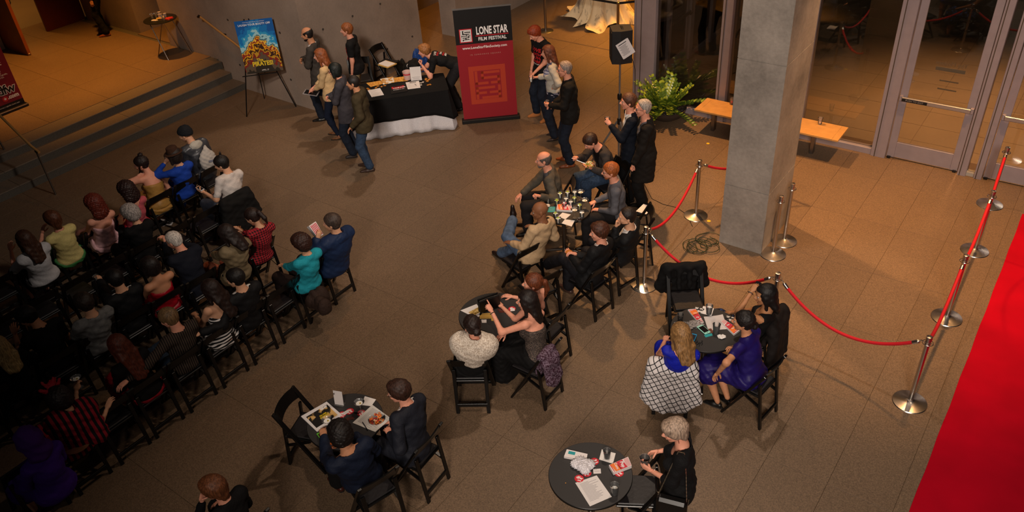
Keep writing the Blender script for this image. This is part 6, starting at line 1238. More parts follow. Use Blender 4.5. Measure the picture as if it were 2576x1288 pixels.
def sheet(name, label, cat, c4, m, th=.0012, lines=0, group=None, curl=0.0, dz=0.0, linem=None):
    """flat sheet from its four corners on the table, first corner top-left, clockwise"""
    c = center(c4); o_ = [Vector(v)-c for v in c4]
    n = 6; vs = []; 
    for k in (0, 1):
        for i in range(n+1):
            for j in range(n+1):
                u, v = j/n, i/n; a = o_[0].lerp(o_[1], u); b_ = o_[3].lerp(o_[2], u); q = a.lerp(b_, v); q.z = (th if k else 0)+curl*((u-.5)**2*(1-v)*4*.5+.15*math.sin(u*7+v*4)*.3+.04); vs.append(q)
    N1 = (n+1)**2; fs = []
    for i in range(n):
        for j in range(n):
            a = i*(n+1)+j; f = (a, a+1, a+n+2, a+n+1); fs.append(f); fs.append(tuple(x+N1 for x in f[::-1]))
    e = [j for j in range(n+1)]+[i*(n+1)+n for i in range(1, n+1)]+[n*(n+1)+j for j in range(n-1, -1, -1)]+[i*(n+1) for i in range(n-1, 0, -1)]
    for i in range(len(e)): a, b_ = e[i], e[(i+1) % len(e)]; fs.append((a, a+N1, b_+N1, b_))
    o = MB().add(vs, fs).build(name, m, None, c+Vector((0, 0, dz))); tag(o, label, cat, group)
    bm = bmesh.new(); bm.from_mesh(o.data); bmesh.ops.recalc_face_normals(bm, faces=bm.faces); bm.to_mesh(o.data); bm.free()
    if lines:
        X = (o_[1]-o_[0]); Y = (o_[3]-o_[0]); W_ = X.length; H_ = Y.length; M_ = sheet_frame(c4); mb = MB(); q = random.Random(int(c.x*99))
        for k in range(lines):
            y = .5-.12-(k*.76/lines); l = q.uniform(.35, .8) if k else .4
            mb.box(((-.38+l/2)*W_, y*H_, th+.0006+curl*.2), (l*W_, .0022, .0004), None)
        p_ = mb.build('print', linem or mat('ink_grey', '6A6670', .8), o); p_.matrix_local = M_
    return o
def sheet_frame(c4):
    v = [Vector(x) for x in c4]; X = (v[1]-v[0]+v[2]-v[3]).normalized(); Y = (v[0]-v[3]+v[1]-v[2]); Y = (Y-X*Y.dot(X)).normalized(); Z = X.cross(Y); return frame3((0, 0, 0), X, Y, Z)
def on_sheet(o, c4, body, x, y, size, m, z=.0022, xs=1, bold=.0, rot_=0):
    return text_obj('lettering', body, size, m, o, sheet_frame(c4) @ Matrix.Translation((x, y, z)) @ Matrix.Rotation(math.radians(rot_), 4, 'Z'), .0003, 'CENTER', xs, bold=bold)
def coaster(p, rz, label, group='red round coasters'):
    o = MB().lathe([(.042, 0), (.042, .0016), (0, .0016)], 32).build('coaster', mat('coaster_red', 'C01C2A', .6), None, p); o.rotation_euler.z = math.radians(rz); tag(o, label, 'coaster', group)
    text_obj('lettering', 'dfw', .040, WH, o, Matrix.Translation((0, .008, .0020)), .0003, bold=.0012); text_obj('lettering', '.com', .019, WH, o, Matrix.Translation((.008, -.019, .0020)), .0003, bold=.001); return o
PR_ = mat('carton_red', 'C02A3A', .6); PO_ = mat('carton_orange', 'E0702A', .6); PW_ = mat('carton_white', 'D8D0CE', .6)
def popcorn(c4, label, h=.035, z=None):
    """flat-lying popcorn carton from its four corners (first edge = open striped top)"""
    c = center(c4); c.z = TZ if z is None else z; o_ = empty('popcorn_carton', c); tag(o_, label, 'popcorn box', 'striped popcorn cartons'); v = [Vector(x)-center(c4) for x in c4]
    vs = v+[q+Vector((0, 0, h)) for q in v]; b_ = MB().add(vs, [(0, 1, 2, 3)[::-1] if 0 else (3, 2, 1, 0), (4, 5, 6, 7), (0, 1, 5, 4), (1, 2, 6, 5), (2, 3, 7, 6), (3, 0, 4, 7)]).build('carton_body', PW_, o_)
    bm = bmesh.new(); bm.from_mesh(b_.data); bmesh.ops.recalc_face_normals(bm, faces=bm.faces); bm.to_mesh(b_.data); bm.free()
    def P2(s_, t_, dz): a = v[0].lerp(v[1], s_); d = v[3].lerp(v[2], s_); q = a.lerp(d, t_); q.z = h+dz; return q
    for nm, m, (t0, t1, s0) in (('red_panel', PR_, (.22, .58, .0)), ('orange_panel', PO_, (.55, .86, .0))):
        MB().add([P2(.02, t0+.10, .0008), P2(.98, t0, .0008), P2(.98, t1, .0008), P2(.02, t1+.08, .0008)], [(0, 1, 2, 3)]).build(nm, m, o_)
    mb = MB()
    for k in range(7): mb.add([P2(.04, .02+k*.032+.02, .0009), P2(.96, .02+k*.032, .0009), P2(.96, .034+k*.032, .0009), P2(.04, .034+k*.032+.02, .0009)], [(0, 1, 2, 3)])
    mb.add([P2(.04, .93, .0009), P2(.96, .90, .0009), P2(.96, .94, .0009), P2(.04, .97, .0009)], [(0, 1, 2, 3)]); mb.build('stripes', PR_, o_)
    W_ = (v[1]-v[0]).length; L_ = ((v[3]-v[0])+(v[2]-v[1])).length/2; F_ = sheet_frame(c4)
    text_obj('lettering', 'Pop', W_*.42, PW_, o_, F_ @ Matrix.Translation((0, L_*.10, h+.0015)), .0003, bold=.002); text_obj('lettering', 'Corn', W_*.34, PW_, o_, F_ @ Matrix.Translation((0, -L_*.2, h+.0015)), .0003, bold=.001)
    return o_
def phone(c4, label, m, scr, th=.011):
    c = center(c4); o = MB(); F_ = sheet_frame(c4); v = [Vector(x) for x in c4]; W_ = (v[1]-v[0]).length; L_ = (v[3]-v[0]).length; r_ = empty('mobile_phone', c); tag(r_, label, 'phone'); r_.rotation_euler = F_.to_euler()
    MB().box((0, 0, th/2), (W_, L_, th), bev=.003).build('case', m, r_); MB().box((0, 0, th+.0003), (W_*.82, L_*.70, .0006)).build('screen', scr, r_); MB().lathe([(.005, 0), (.005, .001), (0, .001)], 12, (0, -L_*.42, th)).build('home_button', mat('button_dark', '1A1A1A', .4), r_); return r_
def plate(p, label, r, seed, cols):
    t = empty('plate', p); tag(t, label, 'plate'); MB().lathe([(0, .003), (r*.65, .003), (r, .012), (r+.002, .013), (r*.66, .001), (0, .0)], 32, cap=False).build('plate_disc', CUPG, t); q = random.Random(seed)
    for nm, k, n in cols:
        mb = MB()
        for i in range(n):
            a = q.random()*6.28; d = math.sqrt(q.random())*r*.7; cx, cy = d*math.cos(a), d*math.sin(a); s_ = r*.16; a0 = q.random()*6.28
            mb.tube([(cx+s_*math.cos(a0+t_)*1.1, cy+s_*math.sin(a0+t_), .008+.012*q.random()+.004*t_) for t_ in (0, .9, 1.8, 2.8, 3.6)], r*.055, 5)
        o = mb.build(nm, mat('food_'+k, k, .5, noise=.2, nscale=80), t); o['kind'] = 'stuff'
    return t
# front right table
sheet('printed_sheet', 'white printed sheet of paper at the near edge of the front right table', 'paper', [(-2.611, 3.960, 0.7405), (-2.493, 4.136, 0.7405), (-2.261, 4.005, 0.7405), (-2.369, 3.815, 0.7405)], PAPER, lines=17)
cup((-2.260, 4.051, 0.7405), 'clear plastic cup half full of melting ice beside the printed sheet', 'milky', .11, .040, .55)
nk = [(-2.607, 4.420, 0.7405), (-2.475, 4.448, 0.7405), (-2.436, 4.329, 0.7405), (-2.568, 4.305, 0.7405)]
sheet('napkin', 'white square napkin under the cup at the back of the front right table', 'napkin', nk, NAP, .002, curl=.004); cup((-2.515, 4.358, 0.743), 'clear plastic cup standing on a white napkin on the front right table', 'milky', .10, .036, .25)
popcorn([(-2.347, 4.450, 0.775), (-2.270, 4.378, 0.775), (-2.368, 4.219, 0.775), (-2.445, 4.272, 0.775)], 'red and orange popcorn carton lying at the right edge of the front right table')
tb_ = [(-2.872, 4.231, 0.76), (-2.680, 4.286, 0.76), (-2.648, 4.212, 0.76), (-2.848, 4.145, 0.76)]
o = sheet('teal_carton', 'teal and white carton lying at the back left of the front right table', 'box', tb_, PW_, .026, dz=-.02); M_ = sheet_frame(tb_); q_ = MB().box((-.045, .012, .0268), (.065, .035, .0006)).build('teal_panel', mat('teal_print', '1C8C92', .6), o); q_.matrix_local = M_
lump('plastic_pile', 'crumpled pile of clear white plastic or shredded ice on the front right table', 'wrapper', (-2.655, 4.161, 0.7405), .10, .06, mat('plastic_white', 'CFCBD0', .4, bump=.6, bscale=70, spec=.6), 5, nn=16, wb=.010, wf=150)
for p_, r_z, l in (((-2.593, 4.261, 0.7405), 60, 'red round coaster at the right of the plastic pile'), ((-2.582, 4.110, 0.7405), -40, 'red round coaster just below the plastic pile'), ((-2.606, 4.020, 0.7405), 10, 'red round coaster at the top corner of the printed sheet'), ((-2.338, 4.267, 0.7405), -10, 'red round coaster half under the popcorn carton')): coaster(p_, r_z, l)
sheet('business_card', 'small white card beside the coasters on the front right table', 'card', [(-2.557, 4.180, 0.7405), (-2.502, 4.221, 0.7405), (-2.471, 4.176, 0.7405), (-2.526, 4.136, 0.7405)], PAPER, lines=2)
tag(MB().lathe([(0, -.005), (.005, 0), (0, .005)], 8).build('candy', mat('candy_orange', 'D8902A', .4), None, (-2.680, 3.910, 0.746)), 'tiny orange candy alone on the left of the front right table', 'candy')
# front left table
npc = [(-5.358, 3.169, 0.752), (-5.285, 3.455, 0.752), (-5.011, 3.407, 0.752), (-5.068, 3.115, 0.752)]
np1 = sheet('newspaper', 'folded newspaper with a dark film cover on the front left table', 'newspaper', npc, PAPER, .011, dz=-.011)
q_ = MB().box((0, -.003, .0115), (.245, .205, .0006)).build('cover_picture', _mixmat('cover_print', '17130F', 'C8A060', 12, .54, .60), np1); q_.matrix_local = sheet_frame(npc)
on_sheet(np1, npc, 'dfw', .07, .085, .05, WH, .013, bold=.003); on_sheet(np1, npc, 'SILVER\nSCREEN', .02, -.01, .028, YL, .013, bold=.001)
mh = empty('menu_holder', (-5.146, 3.497, 0.7405), 20); tag(mh, 'upright white card in a clear stand on the front left table', 'card'); q_ = MB().box((0, 0, .09), (.10, .003, .17)).build('card', PAPER, mh); q_.rotation_euler.x = math.radians(-8); MB().box((-.03, -.004, .155), (.006, .002, .022)).build('mark', INK, mh); MB().box((0, .01, .004), (.105, .06, .003)).build('clear_foot', CUPG, mh)
martini((-4.886, 3.550, 0.7405), 'martini glass with an olive at the back of the front left table'); martini((-4.989, 3.208, 0.7405), 'martini glass hidden beside the navy-suited man on the front left table')
sheet('napkin', 'white napkin behind the martini glass on the front left table', 'napkin', [(-5.010, 3.728, 0.7405), (-4.879, 3.757, 0.7405), (-4.854, 3.661, 0.7405), (-4.953, 3.618, 0.7405)], NAP, .002)
np2 = [(-4.856, 3.679, 0.7405), (-4.565, 3.644, 0.7405), (-4.576, 3.427, 0.7405), (-4.854, 3.393, 0.7405)]
sheet('newspaper', 'open newspaper page under a plate of food on the front left table', 'newspaper', np2, mat('newsprint', 'C4C0BA', .85), .003, lines=22, curl=.003)
plate((-4.677, 3.557, 0.745), 'clear plate with orange and red leftovers on the newspaper', .085, 3, (('fries', 'D8701A', 12), ('sauce', 'A8241A', 7), ('crust', 'D8B890', 4)))
plate((-4.810, 3.105, 0.7405), 'plate of curly orange fries beside the phone', .075, 8, (('curly_fries', 'D86A14', 13),))
tag(MB().tube([(-4.770, 3.450, 0.749), (-4.651, 3.401, 0.749)], .004, 8).build('pen', mat('pen_dark', '1A1C28', .3)), 'dark pen lying on the newspaper page', 'pen')
for p_, r_z, l in (((-4.991, 3.491, 0.7405), 0, 'red round coaster right of the folded newspaper'), ((-5.028, 3.416, 0.7405), 30, 'red round coaster touching the newspaper corner'), ((-4.875, 3.538, 0.7405), -20, 'red round coaster under the back martini glass')): coaster(p_, r_z, l)
sheet('business_card', 'white card lying across two coasters on the front left table', 'card', [(-5.042, 3.430, 0.7427), (-5.022, 3.494, 0.7427), (-4.988, 3.477, 0.7427), (-4.998, 3.420, 0.7427)], PAPER, lines=2); sheet('business_card', 'white card below the coasters on the front left table', 'card', [(-5.008, 3.346, 0.7405), (-4.987, 3.397, 0.7405), (-4.942, 3.375, 0.7405), (-4.964, 3.336, 0.7405)], PAPER, lines=2)
sheet('brown_card', 'dark brown card in the middle of the front left table', 'card', [(-4.958, 3.403, 0.7405), (-4.909, 3.465, 0.7405), (-4.875, 3.436, 0.7405), (-4.935, 3.380, 0.7405)], mat('card_brown', '4A1C14', .5), .002)
phone([(-5.051, 3.090, 0.7405), (-5.034, 3.143, 0.7405), (-4.911, 3.112, 0.7405), (-4.928, 3.054, 0.7405)], 'mobile phone in a lime green case on the front left table', mat('case_green', '6ACC3A', .4), mat('screen_brown', '4A3C2C', .2))
sheet('napkin', 'white napkin beside the green phone', 'napkin', [(-5.029, 3.171, 0.7405), (-4.997, 3.216, 0.7405), (-4.883, 3.154, 0.7405), (-4.911, 3.112, 0.7405)], NAP, .002)
# right table
lump('scarf', 'grey speckled knitted scarf spread on the right table', 'scarf', (-2.711, 6.473, 0.7405), .15, .022, _mixmat('scarf_knit', '3A3634', 'A8A2A0', 120, .42, .55, bump=.8), 2, sy=.9)
mb = MB(); q_ = random.Random(4)
for i in range(12): a = (q_.uniform(-.05, .05), q_.uniform(-.03, .03), .004); mb.tube([a, (a[0]+q_.uniform(-.03, .03), a[1]-.03, .006), (a[0]+q_.uniform(-.03, .03), a[1]-.055, .003)], .003, 5)
o = mb.build('fringe', mat('fringe_black', '0C0B0B', .8), None, (-2.508, 6.273, 0.7405)); tag(o, 'black fringe bundle at the near edge of the grey scarf', 'scarf fringe')
popcorn([(-2.578, 6.562, 0.7405), (-2.610, 6.519, 0.7405), (-2.821, 6.673, 0.7405), (-2.752, 6.731, 0.7405)][::1], 'red and orange popcorn bag lying across the grey scarf', .02); popcorn([(-2.430, 6.669, 0.7405), (-2.404, 6.716, 0.7405), (-2.190, 6.643, 0.7405), (-2.219, 6.542, 0.7405)], 'red and orange popcorn bag at the right of the cola cup', .025)
sheet('napkin', 'white napkin under the cup at the back of the right table', 'napkin', [(-2.711, 6.839, 0.7405), (-2.591, 6.862, 0.7405), (-2.559, 6.726, 0.7405), (-2.679, 6.710, 0.7405)], NAP, .002); cup((-2.601, 6.746, 0.743), 'tall clear plastic cup at the back of the right table', 'milky', .115, .040, .7)
sheet('paper_wrap', 'large crumpled white paper in the middle of the right table', 'paper', [(-2.624, 6.662, 0.7405), (-2.463, 6.808, 0.7405), (-2.321, 6.610, 0.7405), (-2.484, 6.479, 0.7405)], mat('paper_grey', 'C0B8B6', .85), .002, curl=.012)
cup((-2.399, 6.485, 0.7405), 'plastic cup half full of dark cola on the right table', 'dark', .125, .042, .5)
phone([(-2.597, 6.482, 0.7445), (-2.563, 6.550, 0.7445), (-2.465, 6.439, 0.7445), (-2.499, 6.372, 0.7445)], 'mint and black wallet case near the centre of the right table', mat('case_mint', '8CC8B8', .5), mat('screen_black', '120E0E', .2)); phone([(-2.599, 6.314, 0.765), (-2.544, 6.325, 0.765), (-2.525, 6.208, 0.765), (-2.580, 6.197, 0.765)], 'bright blue mobile phone beside the blonde woman', mat('case_blue', '1C8CC4', .4), mat('screen_grey', '2A3038', .2))
sheet('teal_card', 'teal card under the mint wallet on the right table', 'card', [(-2.493, 6.389, 0.7405), (-2.438, 6.461, 0.7405), (-2.411, 6.431, 0.7405), (-2.462, 6.362, 0.7405)], mat('teal_print', '1C8C92', .6)); sheet('brown_card', 'brown leather card holder beside the mint wallet', 'card', [(-2.503, 6.491, 0.7405), (-2.472, 6.525, 0.7405), (-2.423, 6.478, 0.7405), (-2.458, 6.433, 0.7405)], mat('card_leather', '5A3022', .5), .006)
lump('napkin', 'crumpled white napkin at the near edge of the right table', 'napkin', (-2.306, 6.450, 0.7405), .055, .03, NAP, 9)
cup((-2.819, 6.479, 0.7405), 'empty clear cup lying at the left of the grey scarf', None, .09, .036)
for k, l in (((-2.369, 6.785, 0.7405), 'black and white postcards at the back right of the right table'), ((-2.726, 6.747, 0.7405), 'black and white postcard behind the popcorn bag')):
    k = Vector(k); sheet('postcards', l, 'card', [k+Vector((-.05, .03, 0)), k+Vector((.05, .05, 0)), k+Vector((.06, -.03, 0)), k+Vector((-.04, -.05, 0))], _mixmat('postcard_print', '14141A', 'C8C4C0', 30, .5, .54), .004)
# ladies' table
cb = empty('clutch_bag', (-4.758, 5.533, 0.7405), 62); tag(cb, 'black clutch bag standing upright on the ladies table', 'bag'); q_ = MB(); q_.box((0, -.018, .09), (.26, .018, .17), bev=.006); q_.box((0, .022, .095), (.26, .016, .18), bev=.006); q_.build('panel', mat('leather_matt_black', '0B0A0A', .35), cb); MB().tube([(-.12, 0, .165), (0, .0, .172), (.12, 0, .165)], .004, 6).build('zip', SILV, cb)
fl = [(-5.038, 5.337, 0.7405), (-4.948, 5.529, 0.7405), (-4.782, 5.442, 0.7405), (-4.787, 5.322, 0.7405)]; o = sheet('flyer', 'cream flyer with a film strip print at the left of the ladies table', 'paper', fl, PAPER); q_ = MB().box((.01, -.015, .0018), (.14, .09, .0005)).build('print', _mixmat('flyer_print', '8A6A2E', 'C8AA6A', 40, .4, .6), o); q_.matrix_local = sheet_frame(fl)
c4 = [(-4.812, 5.407, 0.7405), (-4.695, 5.495, 0.7405), (-4.631, 5.417, 0.7405), (-4.752, 5.336, 0.7405)]; o = sheet('ticket', 'golden film strip ticket in the middle of the ladies table', 'card', c4, mat('ticket_gold', 'B08A3E', .6)); mb = MB()
for i in range(9):
    for y in (.030, -.030): mb.box((-.07+i*.0175, y, .0016), (.008, .007, .0006))
q_ = mb.build('perforations', INK, o); q_.matrix_local = sheet_frame(c4)
sheet('business_card', 'small white card at the near side of the ladies table', 'card', [(-4.728, 5.334, 0.7405), (-4.677, 5.365, 0.7405), (-4.643, 5.320, 0.7405), (-4.689, 5.292, 0.7405)], PAPER, lines=2)
coaster((-4.541, 5.673, 0.7405), 20, 'red round coaster with a white card at the right of the ladies table'); sheet('business_card', 'white card on the red coaster of the ladies table', 'card', [(-4.564, 5.673, 0.7425), (-4.516, 5.693, 0.7425), (-4.491, 5.658, 0.7425), (-4.530, 5.626, 0.7425)], PAPER)
sheet('brown_card', 'dark brown card with white print on the ladies table', 'card', [(-4.687, 5.584, 0.7405), (-4.616, 5.636, 0.7405), (-4.566, 5.582, 0.7405), (-4.624, 5.538, 0.7405)], mat('card_brown', '4A1C14', .5), .002, lines=2); sheet('ticket', 'small golden ticket stub on the ladies table', 'card', [(-4.643, 5.410, 0.7405), (-4.616, 5.427, 0.7405), (-4.590, 5.393, 0.7405), (-4.618, 5.376, 0.7405)], mat('ticket_gold', 'B08A3E', .6))
# men's table, crowded with cups
GG = 'plastic cups on the crowded table'
for px_c, l, lq, lm in (((-5.473, 7.828, 0.7405), 'cup farthest left on the crowded table', 'clear', 0), ((-5.399, 8.016, 0.7405), 'cup with a large lime wedge at the back left', 'clear', 1), ((-5.325, 8.095, 0.7405), 'cup with a lime wedge at the back centre', 'clear', 1), ((-5.244, 8.153, 0.7405), 'full clear cup at the back right', 'clear', 0), ((-5.340, 7.845, 0.7405), 'half-full cup with lime in the second row', 'lime', 1), ((-5.253, 7.942, 0.7405), 'small cup in the middle of the crowd', 'clear', 0), ((-5.211, 7.836, 0.7405), 'cup of pink drink behind the popcorn carton', 'pink', 0), ((-5.165, 8.017, 0.7405), 'cup with lime behind the front martini glass', 'lime', 1), ((-5.152, 7.905, 0.7405), 'cloudy cup left of the front martini glass', 'milky', 0), ((-5.005, 7.895, 0.7405), 'cup with lime right of the front martini glass', 'lime', 1), ((-4.878, 7.749, 0.7405), 'icy cup at the right edge near the dark drink', 'milky', 0), ((-5.074, 7.467, 0.7405), 'short cup at the near left edge', 'clear', 1), ((-5.171, 7.557, 0.7405), 'cup left of the napkins', 'clear', 1)):
    cup(px_c, l, lq, .076, .038, .78, bool(lm), GG)
cup((-4.838, 7.626, 0.7405), 'short glass of dark red drink at the near right edge of the crowded table', 'dark', .05, .030, .8)
martini((-5.116, 8.104, 0.7405), 'martini glass farthest back on the crowded table'); martini((-4.955, 7.947, 0.7405), 'tall martini glass at the right of the crowded table'); martini((-4.945, 7.676, 0.7405), 'martini glass with an olive nearest the front of the crowded table')
sheet('napkin', 'white napkin in front of the popcorn carton on the crowded table', 'napkin', [(-5.158, 7.703, 0.7405), (-5.033, 7.717, 0.7405), (-5.034, 7.580, 0.7405), (-5.154, 7.590, 0.7405)], NAP, .002); sheet('napkin', 'white napkin at the near edge of the crowded table', 'napkin', [(-5.039, 7.577, 0.7405), (-4.909, 7.619, 0.7405), (-4.868, 7.475, 0.7405), (-5.023, 7.474, 0.7405)], NAP, .002); lump('napkin', 'crumpled white napkin at the left of the crowded table', 'napkin', (-5.442, 7.751, 0.7405), .055, .02, NAP, 12)
popcorn([(-5.132, 7.893, 0.7405), (-5.047, 7.778, 0.7405), (-5.244, 7.688, 0.7405), (-5.313, 7.813, 0.7405)], 'red striped popcorn carton in the middle of the crowded table', .03)
sheet('teal_card', 'teal flyer left of the popcorn carton on the crowded table', 'card', [(-5.396, 7.741, 0.7405), (-5.325, 7.782, 0.7405), (-5.252, 7.660, 0.7405), (-5.341, 7.609, 0.7405)], mat('teal_print', '1C8C92', .6), lines=4, linem=PAPER)
# registration desk
DZ = .757
def dsheet(n_, l, c, pts, m, **k): return sheet(n_, l, c, pts, m, **k)
cl1 = [(-10.452, 9.395, 0.757), (-10.320, 9.581, 0.757), (-10.045, 9.394, 0.757), (-10.175, 9.211, 0.757)]; dsheet('clipboard', 'clipboard with a white form at the front left of the registration table', 'clipboard', cl1, PAPER, th=.006, lines=8)
cl2 = [(-10.065, 9.993, 0.757), (-9.886, 10.166, 0.757), (-9.655, 9.946, 0.757), (-9.819, 9.782, 0.757)]; o = dsheet('clipboard', 'clipboard with a pen and chrome clip at the right of the red flyers', 'clipboard', cl2, PAPER, th=.006, lines=6); q_ = MB().box((0, .105, .012), (.12, .03, .012), bev=.004).build('clip', SILV, o); q_.matrix_local = sheet_frame(cl2); q_ = MB().tube([(.03, .03, .009), (.055, -.05, .009)], .004, 6).build('pen', INK, o); q_.matrix_local = sheet_frame(cl2)
MAPM = _mixmat('map_print', 'B8702A', 'D8A84E', 30, .4, .6)
dsheet('map', 'golden illustrated map at the left of the registration table', 'map', [(-10.724, 9.634, 0.757), (-10.557, 9.842, 0.757), (-10.413, 9.754, 0.757), (-10.513, 9.541, 0.757)], MAPM, th=.002); dsheet('map', 'golden illustrated map behind the red flyers', 'map', [(-10.422, 10.056, 0.757), (-10.267, 10.218, 0.757), (-10.075, 10.069, 0.757), (-10.239, 9.944, 0.757)], MAPM, th=.002)
dsheet('brochure', 'white brochure with a golden picture at the back of the registration table', 'brochure', [(-10.616, 9.894, 0.757), (-10.474, 10.091, 0.757), (-10.226, 9.951, 0.757), (-10.380, 9.730, 0.757)], _mixmat('brochure_print', 'B8843A', 'D8D0C4', 14, .48, .54), th=.003)
c4 = [(-10.255, 9.769, 0.767), (-10.074, 9.983, 0.767), (-9.761, 9.709, 0.767), (-9.946, 9.478, 0.767)]; fy = dsheet('flyer_stack', 'stack of red and black film festival flyers at the front of the registration table', 'flyers', c4, BK, th=.012, dz=-.012)
q_ = MB().box((0, .03, .0125), (.23, .10, .0005)).build('red_field', RD, fy); q_.matrix_local = sheet_frame(c4)
on_sheet(fy, c4, 'LONE STAR', .02, .0, .048, WH, .0145, .9, .002); on_sheet(fy, c4, 'FILM FESTIVAL', .02, -.035, .022, RD, .0145, 1, .001); on_sheet(fy, c4, 'NOVEMBER 7-11, 2012', .0, -.075, .021, WH, .0145, 1.0, .001); on_sheet(fy, c4, 'DEATH', .0, .055, .045, BK, .0145, 1.1, .002)
so = empty('sign_holder', (-9.939, 10.160, 0.757), 40); tag(so, 'clear stand with a white printed notice on the registration table', 'sign'); q_ = MB().box((0, 0, .13), (.20, .004, .25)).build('notice', PAPER, so); q_.rotation_euler.x = math.radians(-10); mb = MB()
for k in range(8): mb.box((0, -.003, .07-k*.016), (.15-(k % 3)*.02, .0006, .003))
mb.build('print', mat('ink_grey', '6A6670', .8), q_); text_obj('lettering', 'LONE STAR', .030, INK, q_, Matrix.Translation((0, -.003, -.09)) @ RX, .0003, xs=.9); MB().box((0, .03, .003), (.2, .08, .003)).build('clear_foot', CUPG, so)
bk = empty('bucket', (-10.137, 10.139, 0.757)); tag(bk, 'white and red striped popcorn bucket on the registration table', 'bucket'); MB().lathe([(0, 0), (.062, 0), (.083, .15), (.086, .152), (.082, .149), (.06, .006), (0, .006)], 26, cap=False).build('bucket_wall', mat('bucket_white', 'C8A8A0', .5), bk); MB().lathe([(.0775, .10), (.0815, .125)], 26, cap=False).build('red_band', PR_, bk)
gold = mat('matchbook_gold', 'B8762A', .5)
for i, p_ in enumerate(((-9.838, 10.313, 0.757), (-9.756, 10.274, 0.757), (-9.808, 10.267, 0.757), (-9.760, 10.312, 0.757), (-9.782, 10.159, 0.757), (-9.733, 10.225, 0.757), (-9.612, 10.106, 0.757), (-9.591, 10.137, 0.757), (-10.417, 9.631, 0.757), (-10.344, 9.649, 0.757), (-10.315, 9.703, 0.757), (-10.400, 9.560, 0.757), (-10.516, 9.461, 0.757), (-10.457, 9.432, 0.757), (-9.731, 10.045, 0.757), (-9.798, 10.110, 0.757))):
    o = MB().box((0, 0, .003), (.05, .035, .005), bev=.001).build('matchbook', gold if i not in (4, 14, 15) else mat('matchbook_white', 'B8B0A8', .5), None, p_); o.rotation_euler.z = i*1.3; tag(o, ('gold matchbook in the cluster right of the notice' if i in (0, 1, 2, 3) else 'gold matchbook near the right edge of the registration table' if i in (5, 6, 7) else 'white matchbook right of the clipboard' if i in (4, 14, 15) else 'gold matchbook between the left map and the form') , 'matchbook', 'matchbooks on the registration table')
o = MB().box((0, 0, .012), (.34, .26, .02), bev=.004).slot(1).box((0, 0, .025), (.30, .20, .006)).build('tray_of_paper', [mat('tray_gold', 'B8924E', .5), PAPER], None, (-11.528, 10.994, 0.468)); o.rotation_euler.z = math.radians(-5); tag(o, 'stack of cream paper on a wooden tray on the chair behind the desk', 'paper stack')
lump('backpack', 'dark backpack slumped on the floor behind the registration table', 'bag', (-11.62, 11.55, 0), .18, .34, cloth('16130F'), 21); lump('blue_bag', 'blue drawstring bag behind the registration table', 'bag', (-11.50, 11.92, 0), .17, .50, cloth('1C3C78', rough=.5), 23); lump('black_bag', 'black cloth bag bundled beside the blond volunteer', 'bag', (-10.522, 10.755, 0.7), .19, .14, cloth('0F0D0D'), 25)
o = tag(lump('blanket', 'pale drape scrap between the blue bag and the notice', 'cloth', (-10.559, 10.693, 0.7), .08, .10, NAP, 28), None)
# coats and scarves over the chairs
def drape(label, x, y, yaw, w, zb, m, seed=1, name='coat', th=.035, sleeves=True, cat='coat'):
    q = random.Random(seed); P_ = [C_((-w, -.225, .79), (w, -.225, .79), .045), C_((-w*1.05, -.28, .70), (w*1.05, -.28, .70), th)]
    for i in range(9):
        u = -1+2*i/8; P_.append(C_((u*w, -.265, .72), (u*w*1.18+q.uniform(-.01, .01), -.29-.025*(i % 2)-.02*q.random(), zb+.08*u*u+q.uniform(0, .03)), th*.8, th*.95))
    P_ += [C_((u*w, -.19, .76), (u*w, -.15, .52), .028) for u in (-.9, -.3, .3, .9)]
    if sleeves: P_ += [C_((sg*w*1.05, -.25, .76), (sg*w*1.40, -.28, zb+.16), .045, .05) for sg in (-1, 1)]
    v, f = surf(P_, .014, .06, (), (.0045, 24, seed*1.7)); o = mobj(name, np_mesh(name, [(v, f, 0)], [m]), None, (x, y, 0)); o.rotation_euler.z = math.radians(yaw-90); tag(o, label, cat); return o
drape('white coat with black plaid lines draped over the chair of the blonde woman', -2.65, 5.99, 113, .20, .16, plaid('plaid_white_black', 'C4BEBE', '15141A', 19, .16, rotz=28), 3)
drape('black jacket with a pale label hung over the chair back beyond the right table', -3.07, 7.19, 307, .21, .30, cloth('0B0A0B', bump=.8, bscale=14), 5, 'jacket'); drape('dark coat hung over the chair of the phone-raising woman', -2.15, 6.98, 186, .20, .18, cloth('15100F', bump=.8, bscale=14), 6)
drape('black coat spread over the chair of the topknot man', -9.74, 5.64, 179, .21, .25, cloth('0D0C0C'), 7); drape('purple and grey patterned scarf looped through the lace-dress woman\'s chair', -3.98, 5.22, 180, .09, .40, _mixmat('scarf_purple', '2E1020', '6A5868', 55, .42, .58), 8, 'scarf', .03, False, 'scarf')

lump('fur_trimmed_coat', 'brown fur-trimmed coat bundled behind the woman in teal', 'coat', (-6.98, 4.93, .30), .20, .24, cloth('2E201A'), 31, sy=1.1)
tag(MB().box((0, 0, .004), (.16, .22, .006)).build('loose_papers', PAPER, None, (-4.438, 8.705, 0.47)), 'white papers left on the chair behind the ginger-haired man', 'paper')
for p_, l in (((-4.844, 11.757, 0.006), 'yellow leaf scrap on the floor near the bench'), ((-3.819, 9.545, 0.006), 'small yellow scrap beside the cable coil')): tag(MB().lathe([(0, 0), (.03, .001), (.0, .004)], 7, cap=False).build('scrap', mat('scrap_yellow', 'D0B020', .6), None, p_), l, 'litter')
for p_, l in (((-11.145, 5.254, 0.006), 'white papers on the floor between the first two rows'), ((-11.068, 5.325, 0.006), 'white paper sheet on the floor behind the gold dress')): o = tag(MB().box((0, 0, .001), (.16, .22, .002)).build('floor_paper', PAPER, None, p_), l, 'paper'); o.rotation_euler.z = .6
